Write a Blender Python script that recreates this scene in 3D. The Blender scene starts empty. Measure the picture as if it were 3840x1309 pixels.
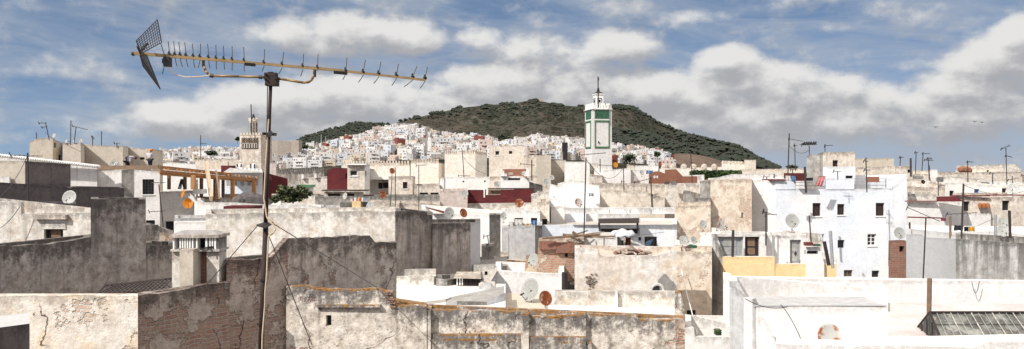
import bpy, bmesh, math, random
from mathutils import Vector, Matrix, noise
random.seed(7)
SC = bpy.context.scene
COL = SC.collection
# ------------------------------------------------------------------ camera
F = 3200.0; HY = 640.0; CX = 1920.0; CZ = 15.0
cam = bpy.data.cameras.new('camera'); camo = bpy.data.objects.new('camera', cam); COL.objects.link(camo)
camo.location = (0, 0, CZ); camo.rotation_euler = (math.pi/2, 0, 0)
cam.sensor_width = 36; cam.lens = 36*F/3840; cam.shift_y = -(654.5-HY)/3840
cam.clip_start = 0.1; cam.clip_end = 30000
SC.camera = camo
# ------------------------------------------------------------------ light
SUN_D = Vector((.52, .55, -.66)).normalized()          # direction the light travels
sl = bpy.data.lights.new('sun', 'SUN'); sl.energy = 3.9; sl.angle = math.radians(.5); sl.color = (1, .97, .925)
so = bpy.data.objects.new('sun', sl); COL.objects.link(so)
so.rotation_euler = (-SUN_D).to_track_quat('Z', 'Y').to_euler(); so.location = (-40, -40, 90)
elev = math.asin(-SUN_D.z); azi = math.atan2(-SUN_D.x, -SUN_D.y)
SC.view_settings.view_transform = 'Standard'; SC.view_settings.look = 'None'
SC.view_settings.exposure = 0.34; SC.view_settings.gamma = 1.0
SC.render.engine = 'CYCLES'
try: SC.cycles.use_denoising = True
except Exception: pass
SC.cycles.max_bounces = 6; SC.cycles.diffuse_bounces = 3

class NT:
    """tiny node helper"""
    def __init__(s, t): s.t = t; t.nodes.clear()
    def n(s, typ, **k):
        o = s.t.nodes.new(typ)
        for a, b in k.items(): setattr(o, a, b)
        return o
    def l(s, a, b): s.t.links.new(a, b)
    def put(s, sock, v):
        if isinstance(v, bpy.types.NodeSocket): s.l(v, sock)
        elif v is not None:
            if isinstance(v, tuple) and len(v) == 3 and sock.type == 'RGBA': v = (*v, 1)
            sock.default_value = v
    def m(s, op, a, b=None, c=None, clamp=False):
        o = s.n('ShaderNodeMath', operation=op, use_clamp=clamp)
        for i, v in enumerate((a, b, c)):
            if v is not None: s.put(o.inputs[i], v)
        return o.outputs[0]
    def vm(s, op, a, b=None):
        o = s.n('ShaderNodeVectorMath', operation=op); s.put(o.inputs[0], a)
        if b is not None: s.put(o.inputs[1], b)
        return o.outputs[0]
    def mix(s, f, a, b, blend='MIX'):
        o = s.n('ShaderNodeMix', data_type='RGBA', blend_type=blend)
        s.put(o.inputs[0], f); s.put(o.inputs[6], a); s.put(o.inputs[7], b); return o.outputs[2]
    def ss(s, v, lo, hi, a=0.0, b=1.0):
        o = s.n('ShaderNodeMapRange', interpolation_type='SMOOTHSTEP')
        s.put(o.inputs[0], v); s.put(o.inputs[1], lo); s.put(o.inputs[2], hi); s.put(o.inputs[3], a); s.put(o.inputs[4], b)
        return o.outputs[0]
    def noise(s, vec, scale, detail=4, rough=.55, dist=0):
        o = s.n('ShaderNodeTexNoise'); s.put(o.inputs['Vector'], vec)
        o.inputs['Scale'].default_value = scale; o.inputs['Detail'].default_value = detail
        o.inputs['Roughness'].default_value = rough; o.inputs['Distortion'].default_value = dist
        return o.outputs[0]
    def mul(s, vec, v3):
        o = s.n('ShaderNodeVectorMath', operation='MULTIPLY'); s.put(o.inputs[0], vec); o.inputs[1].default_value = v3
        return o.outputs[0]

# ------------------------------------------------------------------ sky: Nishita with clouds placed by direction
W = bpy.data.worlds.new('World'); SC.world = W; W.use_nodes = True
w = NT(W.node_tree)
tc = w.n('ShaderNodeTexCoord').outputs['Generated']
sky = w.n('ShaderNodeTexSky', sky_type='NISHITA'); sky.sun_disc = False
sky.sun_elevation = elev; sky.sun_rotation = azi; sky.air_density = 1.0; sky.dust_density = .4; sky.ozone_density = 2.5
sep = w.n('ShaderNodeSeparateXYZ'); w.l(tc, sep.inputs[0])
lift = w.m('ADD', w.m('MULTIPLY', w.m('ABSOLUTE', sep.outputs[2]), 1.6), .16)
cmb = w.n('ShaderNodeCombineXYZ'); w.l(sep.outputs[0], cmb.inputs[0]); w.l(sep.outputs[1], cmb.inputs[1]); w.l(lift, cmb.inputs[2])
w.l(w.vm('NORMALIZE', cmb.outputs[0]), sky.inputs[0])
az = w.m('ARCTAN2', sep.outputs[0], sep.outputs[1]); el = w.m('ARCSINE', sep.outputs[2])
CL = [(470,300,120,42,1),(600,272,120,52,1),(760,268,130,58,1),(900,255,130,60,1),(1060,262,150,62,1),(560,330,230,30,.8),(800,325,260,40,.9),
      (730,95,95,38,.8),(880,82,115,46,.95),(1010,95,100,46,.9),(900,118,180,34,.7),
      (1210,98,60,28,.7),(1330,132,170,44,.75),(1560,118,110,42,.85),(1420,165,170,40,.6),
      (1240,215,150,60,1),(1330,185,110,40,.95),(1480,225,170,65,1),(1620,235,130,55,1),
      (1830,160,75,38,1.1),(1860,200,110,48,1),(1950,225,130,50,1),(2060,250,120,45,.9),(1800,250,140,45,.9),
      (1900,325,200,60,.75),(2080,330,130,35,.7),(2230,262,80,40,.9),(2300,275,130,36,.9),(2420,245,170,38,.85),(2520,190,120,50,.95),(2590,140,70,45,1),(2480,320,180,45,.6),(2250,340,150,40,.5),
      (1900,290,220,60,.9),(2150,300,200,50,.85),(2400,290,220,50,.8),(1150,330,300,40,.8),(820,120,110,26,.7),(2090,92,45,18,.5),(1750,48,80,18,.5),(1300,300,260,70,.9),(1700,300,200,60,.8)]
K = 2576/3840.
def cloud_group():
    g = bpy.data.node_groups.new('cloud_field', 'ShaderNodeTree')
    g.interface.new_socket('az', in_out='INPUT', socket_type='NodeSocketFloat')
    g.interface.new_socket('el', in_out='INPUT', socket_type='NodeSocketFloat')
    g.interface.new_socket('field', in_out='OUTPUT', socket_type='NodeSocketFloat')
    c = NT(g); gi = c.n('NodeGroupInput'); go = c.n('NodeGroupOutput')
    co = c.n('ShaderNodeCombineXYZ'); c.l(gi.outputs[0], co.inputs[0]); c.l(gi.outputs[1], co.inputs[1])
    wob = c.noise(co.outputs[0], 9, 3, .5)
    acc = None
    for (x, y, rx, ry, wt) in CL:
        a0 = math.atan((x/K-CX)/F); e0 = math.atan((HY-y/K)/F); ra = rx/K/F; re = ry/K/F
        dx = c.m('DIVIDE', c.m('SUBTRACT', gi.outputs[0], a0), ra); dy = c.m('DIVIDE', c.m('SUBTRACT', gi.outputs[1], e0), re)
        r2 = c.m('ADD', c.m('MULTIPLY', dx, dx), c.m('MULTIPLY', dy, dy))
        v = c.m('MULTIPLY', c.m('SUBTRACT', 1.0, c.m('MULTIPLY', r2, .55), clamp=True), wt)
        acc = v if acc is None else c.n_smax(acc, v) if hasattr(c, 'n_smax') else c.m('SMOOTH_MAX', acc, v, .18)
    st = c.mul(co.outputs[0], (1, 1.5, 1))
    f1 = c.noise(st, 11, 3, .56); f2 = c.noise(st, 38, 6, .66)
    fz = c.m('ADD', c.m('MULTIPLY', c.m('SUBTRACT', f1, .5), 1.55), c.m('MULTIPLY', c.m('SUBTRACT', f2, .5), .85))
    # everywhere out of the photographed sector: scattered clouds from noise alone
    c.l(c.m('ADD', acc, fz), go.inputs[0])
    return g
CG = cloud_group()
def field(azs, els):
    o = w.n('ShaderNodeGroup'); o.node_tree = CG; w.put(o.inputs[0], azs); w.put(o.inputs[1], els); return o.outputs[0]
f0 = field(az, el)
f1 = field(w.m('SUBTRACT', az, .008), w.m('ADD', el, .020))

dens = w.m('MAXIMUM', w.ss(f0, -.02, .74), w.ss(el, .30, .62, 0.0, .82))  # high sky out of view filled with cloud to add fill light
lit = w.m('MULTIPLY', w.m('SUBTRACT', f0, f1), 2.3)
lit = w.ss(lit, -.75, 1.35)
lit = w.m('MULTIPLY', lit, 1.0, clamp=True)
ccol = w.mix(lit, (.325, .33, .35), (.62, .615, .605))
hi = w.ss(el, .26, .6, 1.0, 2.8)                       # unseen overhead cloud brightened to add fill light
ccol = w.mix(1.0, ccol, hi, 'MULTIPLY'); ccol = w.mix(w.ss(el, .26, .6), ccol, w.mix(1.0, ccol, (1.12, 1.0, .88), 'MULTIPLY'))  # overhead cloud also warmed, so the added fill is less blue
cir = w.n('ShaderNodeCombineXYZ'); w.l(w.m('MULTIPLY', az, 3.2), cir.inputs[0]); w.l(w.m('MULTIPLY', w.m('ADD', el, w.m('MULTIPLY', az, .10)), 17), cir.inputs[1])
cirm = w.ss(w.noise(cir.outputs[0], 1.7, 8, .62, .6), .28, .74, .08, .85)
veil = w.m('MULTIPLY', w.ss(az, -.40, .1, .25, .92), w.ss(el, .0, .17, 1, .08))
cirm = w.m('MAXIMUM', cirm, veil)
b1 = w.n('ShaderNodeBackground'); b1.inputs[1].default_value = .088
skc = w.mix(1.0, sky.outputs[0], (.90, .97, 1.0), 'MULTIPLY')
w.l(skc, b1.inputs[0])
bc = w.n('ShaderNodeBackground'); bc.inputs[1].default_value = 1; w.put(bc.inputs[0], (.315, .36, .43))
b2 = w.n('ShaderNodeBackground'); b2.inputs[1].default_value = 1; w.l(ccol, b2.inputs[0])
m1 = w.n('ShaderNodeMixShader'); w.l(cirm, m1.inputs[0]); w.l(b1.outputs[0], m1.inputs[1]); w.l(bc.outputs[0], m1.inputs[2])
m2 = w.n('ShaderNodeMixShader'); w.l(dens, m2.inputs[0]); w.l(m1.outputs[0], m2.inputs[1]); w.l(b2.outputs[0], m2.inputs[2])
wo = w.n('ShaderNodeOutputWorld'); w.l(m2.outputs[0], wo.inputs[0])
W.cycles.sampling_method = 'MANUAL'; W.cycles.sample_map_resolution = 512

# ------------------------------------------------------------------ materials
def plaster(name, base, base2=None, grime=(.10, .095, .09), g=.25, rim=.3, streak=.25, brick=0, brickcol=((.30, .13, .09), (.23, .095, .065)), lichen=0, bump=.35, sc=1.0, rough=.92, patch=None, pa=0, blotch=.5, seed=0, crack=0):
    m = bpy.data.materials.new(name); m.use_nodes = True; t = NT(m.node_tree)
    pos = t.vm('ADD', t.n('ShaderNodeNewGeometry').outputs['Position'], (seed*17.3, seed*5.1, seed*3.7))
    uv = t.n('ShaderNodeUVMap', uv_map='UVMap').outputs[0]; top = t.n('ShaderNodeUVMap', uv_map='Top').outputs[0]
    st = t.n('ShaderNodeSeparateXYZ'); t.l(top, st.inputs[0]); dv = st.outputs[1]
    if base2 is None: base2 = tuple(c*.82 for c in base)
    big = t.noise(pos, .55*sc, 4, .6); med = t.noise(pos, 3.4*sc, 5, .74); fin = t.noise(pos, 15*sc, 2, .75)
    col = t.mix(t.ss(big, .5-blotch*.3, .5+blotch*.3), base2, base)
    if pa: col = t.mix(t.m('MULTIPLY', t.ss(t.noise(t.vm('ADD', pos, (9, 3, 1)), 1.5*sc, 6, .72), .58-.20*pa, .72-.20*pa), .75), col, patch)
    col = t.mix(t.ss(fin, .3, .75, .0, .22), col, tuple(c*.45 for c in base2))
    hb = t.m('MULTIPLY', med, .6)
    if g: col = t.mix(1.0, col, t.mix(t.ss(med, .32, .66), (1.06, 1.06, 1.06), (1-.8*g, 1-.86*g, 1-.93*g)), 'MULTIPLY')
    if brick:
        bt = t.n('ShaderNodeTexBrick'); wn = t.n('ShaderNodeTexNoise'); t.put(wn.inputs['Vector'], pos); wn.inputs['Scale'].default_value = 2.5; wn.inputs['Detail'].default_value = 2
        wv = t.vm('ADD', uv, t.mul(wn.outputs['Color'], (.16, .13, 0)))
        t.put(bt.inputs['Vector'], wv); bt.inputs['Color1'].default_value = (*brickcol[0], 1); bt.inputs['Color2'].default_value = (*brickcol[1], 1)
        bt.inputs['Mortar'].default_value = (*[c*.8 for c in base2], 1); bt.inputs['Scale'].default_value = 1
        bt.inputs['Brick Width'].default_value = .30; bt.inputs['Row Height'].default_value = .095; bt.inputs['Mortar Size'].default_value = .017
        bt.inputs['Mortar Smooth'].default_value = .3; bt.inputs['Bias'].default_value = 0
        bm_ = t.ss(t.noise(t.vm('ADD', pos, (4, 8, 2)), .8*sc, 6, .70), .66-.36*brick, .70-.36*brick)
        bcol = t.mix(t.ss(med, .4, .7, 0, .55), bt.outputs[0], tuple(c*.75 for c in base))
        col = t.mix(bm_, col, bcol)
        hb = t.m('SUBTRACT', hb, t.m('MULTIPLY', bm_, t.m('ADD', t.m('MULTIPLY', bt.outputs[1], .8), .5)))
    if g: col = t.mix(t.m('MULTIPLY', t.ss(med, .66-.22*g, .86-.22*g), .7), col, grime)
    if streak:
        sv = t.mul(pos, (3.6, 3.6, .28)); s1 = t.noise(sv, 1.0, 4, .65)
        msk = t.m('MULTIPLY', t.ss(s1, .66-.3*streak, .85-.2*streak), t.ss(dv, 0, 3.2, 1, .22))
        col = t.mix(t.m('MULTIPLY', msk, .8), col, grime)
    fl = t.noise(t.vm('ADD', pos, (3, 7, 5)), 9*sc, 3, .78)
    if g: col = t.mix(t.m('MULTIPLY', t.ss(fl, .66-.12*g, .76-.12*g), min(.8, .3+g)), col, grime)
    if rim:
        sr = t.noise(t.mul(pos, (5, 5, .5)), 1.0, 3, .7)
        rr = t.m('ADD', t.m('ADD', t.m('MULTIPLY', med, .9), t.m('ADD', t.m('MULTIPLY', sr, .55), t.m('MULTIPLY', fin, .35))), t.ss(dv, 0, .25+.9*rim, .38, -.35))
        col = t.mix(t.m('MULTIPLY', t.ss(rr, 1.02-.06*rim, 1.42-.06*rim), min(.9, .45+rim*.5)), col, grime)
    if lichen:
        lr = t.m('ADD', t.m('ADD', t.m('MULTIPLY', t.noise(pos, 2.2, 5, .75), 1.1), t.m('MULTIPLY', fin, .4)), t.ss(dv, 0, .22, .34*lichen, -.5))
        col = t.mix(t.m('MULTIPLY', t.ss(lr, .98, 1.10), .9), col, t.mix(t.ss(fin, .35, .65), (.10, .055, .02), (.36, .175, .04)))
    if crack:
        vo = t.n('ShaderNodeTexVoronoi', feature='DISTANCE_TO_EDGE'); wob = t.n('ShaderNodeTexNoise'); t.put(wob.inputs['Vector'], pos); wob.inputs['Scale'].default_value = 2.2; wob.inputs['Detail'].default_value = 6
        t.put(vo.inputs['Vector'], t.vm('ADD', pos, t.mul(wob.outputs['Color'], (.9, .9, .5)))); vo.inputs['Scale'].default_value = .26
        ck = t.m('MULTIPLY', t.ss(vo.outputs['Distance'], .0015, .0065, 1, 0), t.ss(big, .46, .56)); col = t.mix(t.m('MULTIPLY', ck, crack), col, (.05, .04, .035)); hb = t.m('SUBTRACT', hb, ck)
    bs = t.n('ShaderNodeBsdfPrincipled'); t.put(bs.inputs['Base Color'], col); bs.inputs['Roughness'].default_value = rough
    bs.inputs['Specular IOR Level'].default_value = .2
    if bump:
        bu = t.n('ShaderNodeBump'); bu.inputs['Strength'].default_value = bump; bu.inputs['Distance'].default_value = .05
        t.put(bu.inputs['Height'], t.m('ADD', hb, t.m('MULTIPLY', fin, .3)) if brick or crack else med); t.l(bu.outputs[0], bs.inputs['Normal'])
    o = t.n('ShaderNodeOutputMaterial'); t.l(bs.outputs[0], o.inputs[0])
    return m
def simple(name, col, rough=.7, metal=0, var=.15, sc=8, col2=None, thr=.5):
    m = bpy.data.materials.new(name); m.use_nodes = True; t = NT(m.node_tree)
    pos = t.n('ShaderNodeTexCoord').outputs['Object']
    n1 = t.noise(pos, sc, 6, .65)
    c = t.mix(t.ss(n1, thr-.07 if col2 else .3, thr+.07 if col2 else .7), col, col2 if col2 else tuple(max(0, x*(1-var*2)) for x in col))
    bs = t.n('ShaderNodeBsdfPrincipled'); t.put(bs.inputs['Base Color'], c); bs.inputs['Roughness'].default_value = rough; bs.inputs['Metallic'].default_value = metal
    o = t.n('ShaderNodeOutputMaterial'); t.l(bs.outputs[0], o.inputs[0]); return m
GR = (.10, .092, .085)
M = {}
def defm():
    P = plaster
    M['WH'] = P('whitewash', (.81, .79, .765), (.72, .70, .67), (.34, .32, .29), g=.12, rim=.35, streak=.3, bump=.25)
    M['WB'] = P('bright_whitewash', (.82, .805, .785), (.76, .745, .725), (.5, .47, .44), g=.03, rim=.25, streak=.22, bump=.5, blotch=.5)
    M['WD'] = P('dirty_whitewash', (.80, .765, .71), (.70, .66, .60), (.24, .22, .20), g=.36, rim=.55, streak=.35, bump=.4, patch=(.55, .43, .31), pa=.35)
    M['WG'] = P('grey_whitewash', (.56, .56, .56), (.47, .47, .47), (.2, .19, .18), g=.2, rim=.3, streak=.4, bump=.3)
    M['BW'] = P('bluish_whitewash', (.69, .73, .79), (.78, .78, .775), (.45, .43, .42), g=.06, rim=.3, streak=.3, bump=.2, blotch=.35, sc=.45)
    M['CR'] = P('cream_plaster', (.80, .73, .63), (.70, .62, .52), (.22, .18, .15), g=.28, rim=.4, streak=.3, bump=.4, patch=(.74, .68, .6), pa=.4, seed=1)
    M['PE'] = P('peach_plaster', (.80, .68, .55), (.76, .68, .58), (.25, .2, .16), g=.25, rim=.45, streak=.2, bump=.5, patch=(.60, .47, .35), pa=.4, brick=.3, brickcol=((.52, .34, .22), (.46, .30, .2)), seed=2)
    M['OC'] = P('ochre_old_plaster', (.76, .69, .60), (.62, .55, .475), (.2, .17, .145), g=.35, rim=.6, streak=.35, bump=.5, patch=(.74, .68, .6), pa=.45, seed=3)
    M['TN'] = P('tan_render', (.56, .50, .42), (.48, .43, .36), (.20, .17, .15), g=.15, rim=.25, streak=.25, bump=.2, seed=4, patch=(.52, .45, .36), pa=.3)
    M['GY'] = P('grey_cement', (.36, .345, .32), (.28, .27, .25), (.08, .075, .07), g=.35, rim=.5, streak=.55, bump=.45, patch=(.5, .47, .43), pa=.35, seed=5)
    M['DK'] = P('dark_weathered_cement', (.50, .46, .43), (.36, .33, .315), (.085, .078, .072), g=.50, rim=1.3, streak=.6, bump=.5, patch=(.50, .45, .41), pa=.4, seed=6)
    M['DS'] = P('blackened_streaked_cement', (.52, .465, .42), (.36, .325, .30), (.075, .068, .064), g=.42, rim=1.0, streak=.85, bump=.4, patch=(.42, .37, .33), pa=.2, seed=7)
    M['PU'] = P('charcoal_and_shade_render', (.16, .14, .14), (.12, .105, .107), (.05, .045, .045), g=.3, rim=.3, streak=.4, bump=.3, seed=8)  # dark colour also stands in for shade on the far-left walls
    M['RD'] = P('oxblood_paint', (.145, .03, .032), (.105, .022, .025), (.06, .02, .02), g=.15, rim=.2, streak=.25, bump=.15, seed=9)
    M['BR'] = P('red_brick', (.42, .30, .24), (.36, .25, .20), (.10, .06, .05), g=.25, rim=.2, streak=.15, brick=1.4, bump=.8, seed=10)
    M['RU'] = P('rubble_and_brick', (.66, .56, .46), (.52, .43, .34), (.16, .12, .10), g=.35, rim=.3, streak=.2, brick=.46, brickcol=((.40, .19, .12), (.32, .15, .10)), bump=.9, seed=11)
    M['YL'] = P('yellow_limewash', (.82, .60, .31), (.80, .62, .36), (.5, .36, .2), g=.12, rim=.1, streak=.05, bump=.15, seed=12)
    M['LI'] = P('lichened_old_plaster', (.80, .73, .64), (.68, .62, .54), (.11, .10, .095), g=.50, rim=1.1, streak=.35, brick=.20, brickcol=((.45, .17, .09), (.4, .14, .08)), lichen=.9, bump=.9, patch=(.80, .76, .70), pa=.5, seed=13, crack=.85)
    M['NL'] = P('sunlit_old_limewash', (.78, .70, .60), (.80, .76, .70), (.30, .25, .20), g=.26, rim=.35, streak=.15, brick=.12, brickcol=((.6, .45, .33), (.55, .4, .3)), bump=.8, patch=(.80, .64, .44), pa=.5, seed=14, crack=.85)
    M['SB'] = P('eroded_brick_wall', (.56, .48, .42), (.44, .38, .33), (.10, .08, .07), g=.35, rim=.9, streak=.3, brick=.56, brickcol=((.34, .21, .155), (.25, .14, .105)), bump=1.0, patch=(.50, .43, .37), pa=.3, seed=15, crack=.85)
    M['OL'] = P('soot_stained_plaster', (.62, .56, .50), (.46, .41, .37), (.10, .09, .083), g=.42, rim=1.2, streak=.5, brick=.26, brickcol=((.34, .2, .14), (.26, .15, .1)), bump=.8, patch=(.58, .51, .44), pa=.45, seed=16, crack=.85)
    M['BG'] = P('beige_house_plaster', (.70, .61, .52), (.80, .77, .73), (.34, .28, .24), g=.3, rim=.35, streak=.3, bump=.5, patch=(.68, .56, .44), pa=.4, seed=17)
    M['ST'] = P('black_streaked_plaster', (.66, .65, .63), (.58, .57, .55), (.10, .095, .085), g=.3, rim=.5, streak=1.15, bump=.5, patch=(.36, .34, .31), pa=.35, seed=18)
    M['GL'] = P('smooth_grey_paint', (.50, .50, .50), (.47, .47, .47), (.3, .3, .3), g=.05, rim=.12, streak=.1, bump=.15, seed=19)
    M['PK'] = P('pinkish_plaster', (.60, .52, .48), (.54, .46, .42), (.26, .2, .18), g=.2, rim=.3, streak=.25, bump=.3, seed=20)
    M['RF'] = P('roof_screed', (.62, .58, .53), (.50, .46, .42), (.2, .18, .16), g=.35, rim=0, streak=0, bump=.4, seed=21)
    M['RW'] = P('white_roof_screed', (.80, .78, .74), (.72, .69, .65), (.4, .36, .3), g=.18, rim=0, streak=0, bump=.3, seed=22)
    M['RG'] = P('grey_roof_screed', (.38, .37, .35), (.30, .29, .28), (.12, .11, .1), g=.3, rim=0, streak=0, bump=.4, seed=23)
    M['RP'] = P('pink_roof_screed', (.55, .46, .445), (.62, .56, .54), (.5, .42, .4), g=.12, rim=0, streak=0, bump=.2, seed=24)
    M['CL'] = P('citadel_plaster', (.82, .75, .645), (.80, .76, .70), (.34, .26, .19), g=.2, rim=.3, streak=.3, bump=.3, patch=(.62, .50, .37), pa=.25, sc=.5, seed=25)
    M['OR'] = P('raw_terracotta_block', (.36, .18, .11), (.30, .15, .095), (.2, .1, .06), g=.2, rim=.1, streak=.1, brick=.9, bump=.4, seed=26)
    S = simple
    M['dark'] = S('painted_dark_interior', (.012, .011, .012), .6, sc=2)  # near-black colour stands in for the unlit space behind openings
    M['glass'] = S('window_glass', (.03, .035, .04), .12)
    M['brownwood'] = S('dark_brown_wood', (.035, .018, .015), .6)
    M['wood'] = S('weathered_wood', (.20, .13, .085), .8, sc=6)
    M['pine'] = S('new_pine', (.42, .20, .07), .6, sc=5)
    M['white'] = S('white_paint', (.8, .79, .76), .5, var=.06)
    M['dish'] = S('white_dish_enamel', (.66, .66, .63), .45, var=.05)
    M['dishg'] = S('grey_dish_enamel', (.56, .57, .54), .5, var=.06)
    M['rust'] = S('rusted_dish_enamel', (.33, .09, .025), .7, sc=5, col2=(.62, .5, .38), thr=.56)
    M['rusty'] = S('rust_spotted_enamel', (.70, .69, .65), .5, sc=4.2, col2=(.50, .16, .04), thr=.535)
    M['orange'] = S('orange_dish_enamel', (.80, .33, .02), .4, var=.04)
    M['steel'] = S('dark_steel', (.05, .045, .045), .6, .3)
    M['rustst'] = S('rusty_steel', (.035, .022, .019), .8, .1, sc=14)
    M['alu'] = S('dull_aluminium', (.30, .30, .30), .5, .5)
    M['brass'] = S('brass_anodised_boom', (.30, .20, .09), .5, .35, sc=10)
    M['black'] = S('black_plastic', (.012, .011, .011), .5)
    M['cable'] = S('pale_coax_cable', (.62, .48, .33), .6)
    M['grey'] = S('grey_painted_metal', (.34, .35, .36), .6)
    M['zinc'] = S('corrugated_zinc', (.42, .41, .39), .6, .2, sc=4)
    M['green'] = S('green_glazed_tile', (.045, .14, .075), .45, sc=3, var=.3)
    M['greenv'] = S('green_tile_border', (.07, .18, .085), .4, sc=3)
    M['redcl'] = S('red_cloth', (.55, .07, .06), .8)
    M['rdp'] = S('oxblood_trim', (.15, .03, .032), .6)
    M['pink'] = S('pink_blanket', (.85, .38, .38), .9)
    M['yellow'] = S('yellow_cloth', (.85, .50, .02), .9)
    M['dcloth'] = S('charcoal_cloth', (.05, .05, .055), .9)
    M['blue'] = S('blue_paint', (.05, .17, .50), .6)
    M['blcl'] = S('light_blue_cloth', (.20, .36, .62), .8)
    M['skin'] = S('skin', (.33, .18, .11), .6)
    M['shirt'] = S('pale_shirt', (.55, .53, .58), .9)
    M['navy'] = S('navy_trousers', (.015, .016, .03), .9)
    M['hat'] = S('orange_cap', (.75, .16, .03), .7)
    M['tarp'] = S('brown_orange_tarp', (.36, .12, .03), .8)
    M['sheet'] = S('translucent_sheet', (.55, .58, .60), .6)
    M['bark'] = S('bark', (.10, .07, .05), .9)
    M['leaf'] = S('feathery_leaves', (.045, .06, .02), .7, sc=1.3, col2=(.10, .11, .035), thr=.55)
    M['leafd'] = S('dark_leaves', (.022, .035, .014), .8, sc=.4, col2=(.04, .055, .02), thr=.5)
    M['pinewood'] = S('pine_foliage', (.015, .021, .012), .9, sc=.02, col2=(.023, .030, .017), thr=.5)
    M['ivy'] = S('ivy', (.05, .09, .02), .8, sc=2, col2=(.02, .035, .012), thr=.5)
    M['stone'] = S('minaret_stone', (.60, .54, .45), .9, sc=.7, col2=(.44, .38, .30), thr=.62)
    M['bird'] = S('dark_feathers', (.02, .02, .02), .8)
defm()

# ------------------------------------------------------------------ geometry helpers
A=(0,400,1.756); Bc=(700,400,1.756); C=(1400,400,1.756); D=(2100,400,1.756); E=(2800,500,2.195); Fc=(3300,500,2.195)
G=(0,809,1.756); H=(700,809,1.756); I=(1400,809,1.756); J=(2000,809,1.756); Kc=(2600,809,1.756); L=(3200,809,1.756)
Mc=(460,50,1.4633); N=(1300,350,2.576); O=(2100,250,1.951); Sx=(0,0,2576/3840.)
def px(cv, x, y): return (cv[0]+x/cv[2], cv[1]+y/cv[2])
def pt(cv, x, y, Y):
    a, b = px(cv, x, y); return Vector(((a-CX)/F*Y, Y, CZ+(HY-b)/F*Y))
def link(name, me, mat=None, parent=None):
    o = bpy.data.objects.new(name, me); COL.objects.link(o)
    if mat is not None:
        for mm in (mat if isinstance(mat, (list, tuple)) else [mat]): me.materials.append(M[mm] if isinstance(mm, str) else mm)
    if parent is not None:
        off = parent.get('_w'); 
        base = Vector(off) if off else Vector((0, 0, 0))
        me.transform(Matrix.Translation(-base)); o.parent = parent
        o['_w'] = list(base)
    return o
def tag(o, label, cat=None, group=None, kind=None):
    if label: o['label'] = label
    if cat: o['category'] = cat
    if group: o['group'] = group
    if kind: o['kind'] = kind
    return o
def empty(name, loc, label, cat, group=None):
    o = bpy.data.objects.new(name, None); COL.objects.link(o); o.location = loc; o.empty_display_size = .3
    o['_w'] = list(loc); return tag(o, label, cat, group)
def mk(name, bm, mat, parent=None, smooth=False):
    me = bpy.data.meshes.new(name); bm.normal_update()
    if smooth:
        for f in bm.faces: f.smooth = True
    bm.to_mesh(me); bm.free(); return link(name, me, mat, parent)
def solo(name, bm, mat, label, cat, group=None, smooth=False, kind=None):
    """a thing that is one mesh, origin moved to its base centre"""
    vs = [v.co for v in bm.verts]
    c = Vector(((min(v.x for v in vs)+max(v.x for v in vs))/2, (min(v.y for v in vs)+max(v.y for v in vs))/2, min(v.z for v in vs)))
    for v in bm.verts: v.co -= c
    o = mk(name, bm, mat, None, smooth); o.location = c; return tag(o, label, cat, group, kind)
def nb(): return bmesh.new()
def hexa(bm, p, mi=0):
    """p: 8 points, bottom four ccw then top four ccw"""
    v = [bm.verts.new(q) for q in p]
    for f in ((3,2,1,0),(4,5,6,7),(0,1,5,4),(1,2,6,5),(2,3,7,6),(3,0,4,7)):
        bm.faces.new([v[i] for i in f]).material_index = mi
def box(bm, lo, hi, rz=0, mi=0):
    c = Vector(((lo[0]+hi[0])/2, (lo[1]+hi[1])/2, 0)); r = Matrix.Rotation(rz, 3, 'Z')
    ps = []
    for z in (lo[2], hi[2]):
        for x, y in ((lo[0], lo[1]), (hi[0], lo[1]), (hi[0], hi[1]), (lo[0], hi[1])):
            ps.append(c+r@(Vector((x, y, 0))-c)+Vector((0, 0, z)))
    hexa(bm, ps, mi)
def ibox(bm, cv, x0, y0, x1, y1, Y, dep=.3, mi=0, Yb=None):
    """box whose front face covers the given rectangle at distance Y"""
    a = pt(cv, x0, y1, Y); b = pt(cv, x1, y0, Y if Yb is None else Yb)
    dv = Vector((b.x-a.x, b.y-a.y, 0)); n = Vector((-dv.y, dv.x, 0)).normalized()*dep
    p = [Vector((a.x, a.y, a.z)), Vector((b.x, b.y, a.z)), Vector((b.x, b.y, a.z))+n, Vector((a.x, a.y, a.z))+n]
    hexa(bm, p+[q+Vector((0, 0, b.z-a.z)) for q in p], mi)
def tube(bm, p, q, r, n=6, r2=None, mi=0, caps=True):
    p = Vector(p); q = Vector(q); d = q-p
    if d.length < 1e-6: return
    z = d.normalized(); x = z.orthogonal().normalized(); y = z.cross(x); r2 = r if r2 is None else r2
    a = [bm.verts.new(p+(x*math.cos(t)+y*math.sin(t))*r) for t in [2*math.pi*i/n for i in range(n)]]
    b = [bm.verts.new(q+(x*math.cos(t)+y*math.sin(t))*r2) for t in [2*math.pi*i/n for i in range(n)]]
    for i in range(n): bm.faces.new((a[i], a[(i+1)%n], b[(i+1)%n], b[i])).material_index = mi
    if caps: bm.faces.new(a[::-1]).material_index = mi; bm.faces.new(b).material_index = mi
def path(bm, pts, r, n=6, mi=0):
    for a, b in zip(pts[:-1], pts[1:]): tube(bm, a, b, r, n, mi=mi)
def ball(bm, c, r, sub=1, mi=0, sz=(1, 1, 1)):
    g = bmesh.ops.create_icosphere(bm, subdivisions=sub, radius=r, matrix=Matrix.Translation(c)@Matrix.Diagonal((*sz, 1)))
    for v in g['verts']:
        for f in v.link_faces: f.material_index = mi

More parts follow.
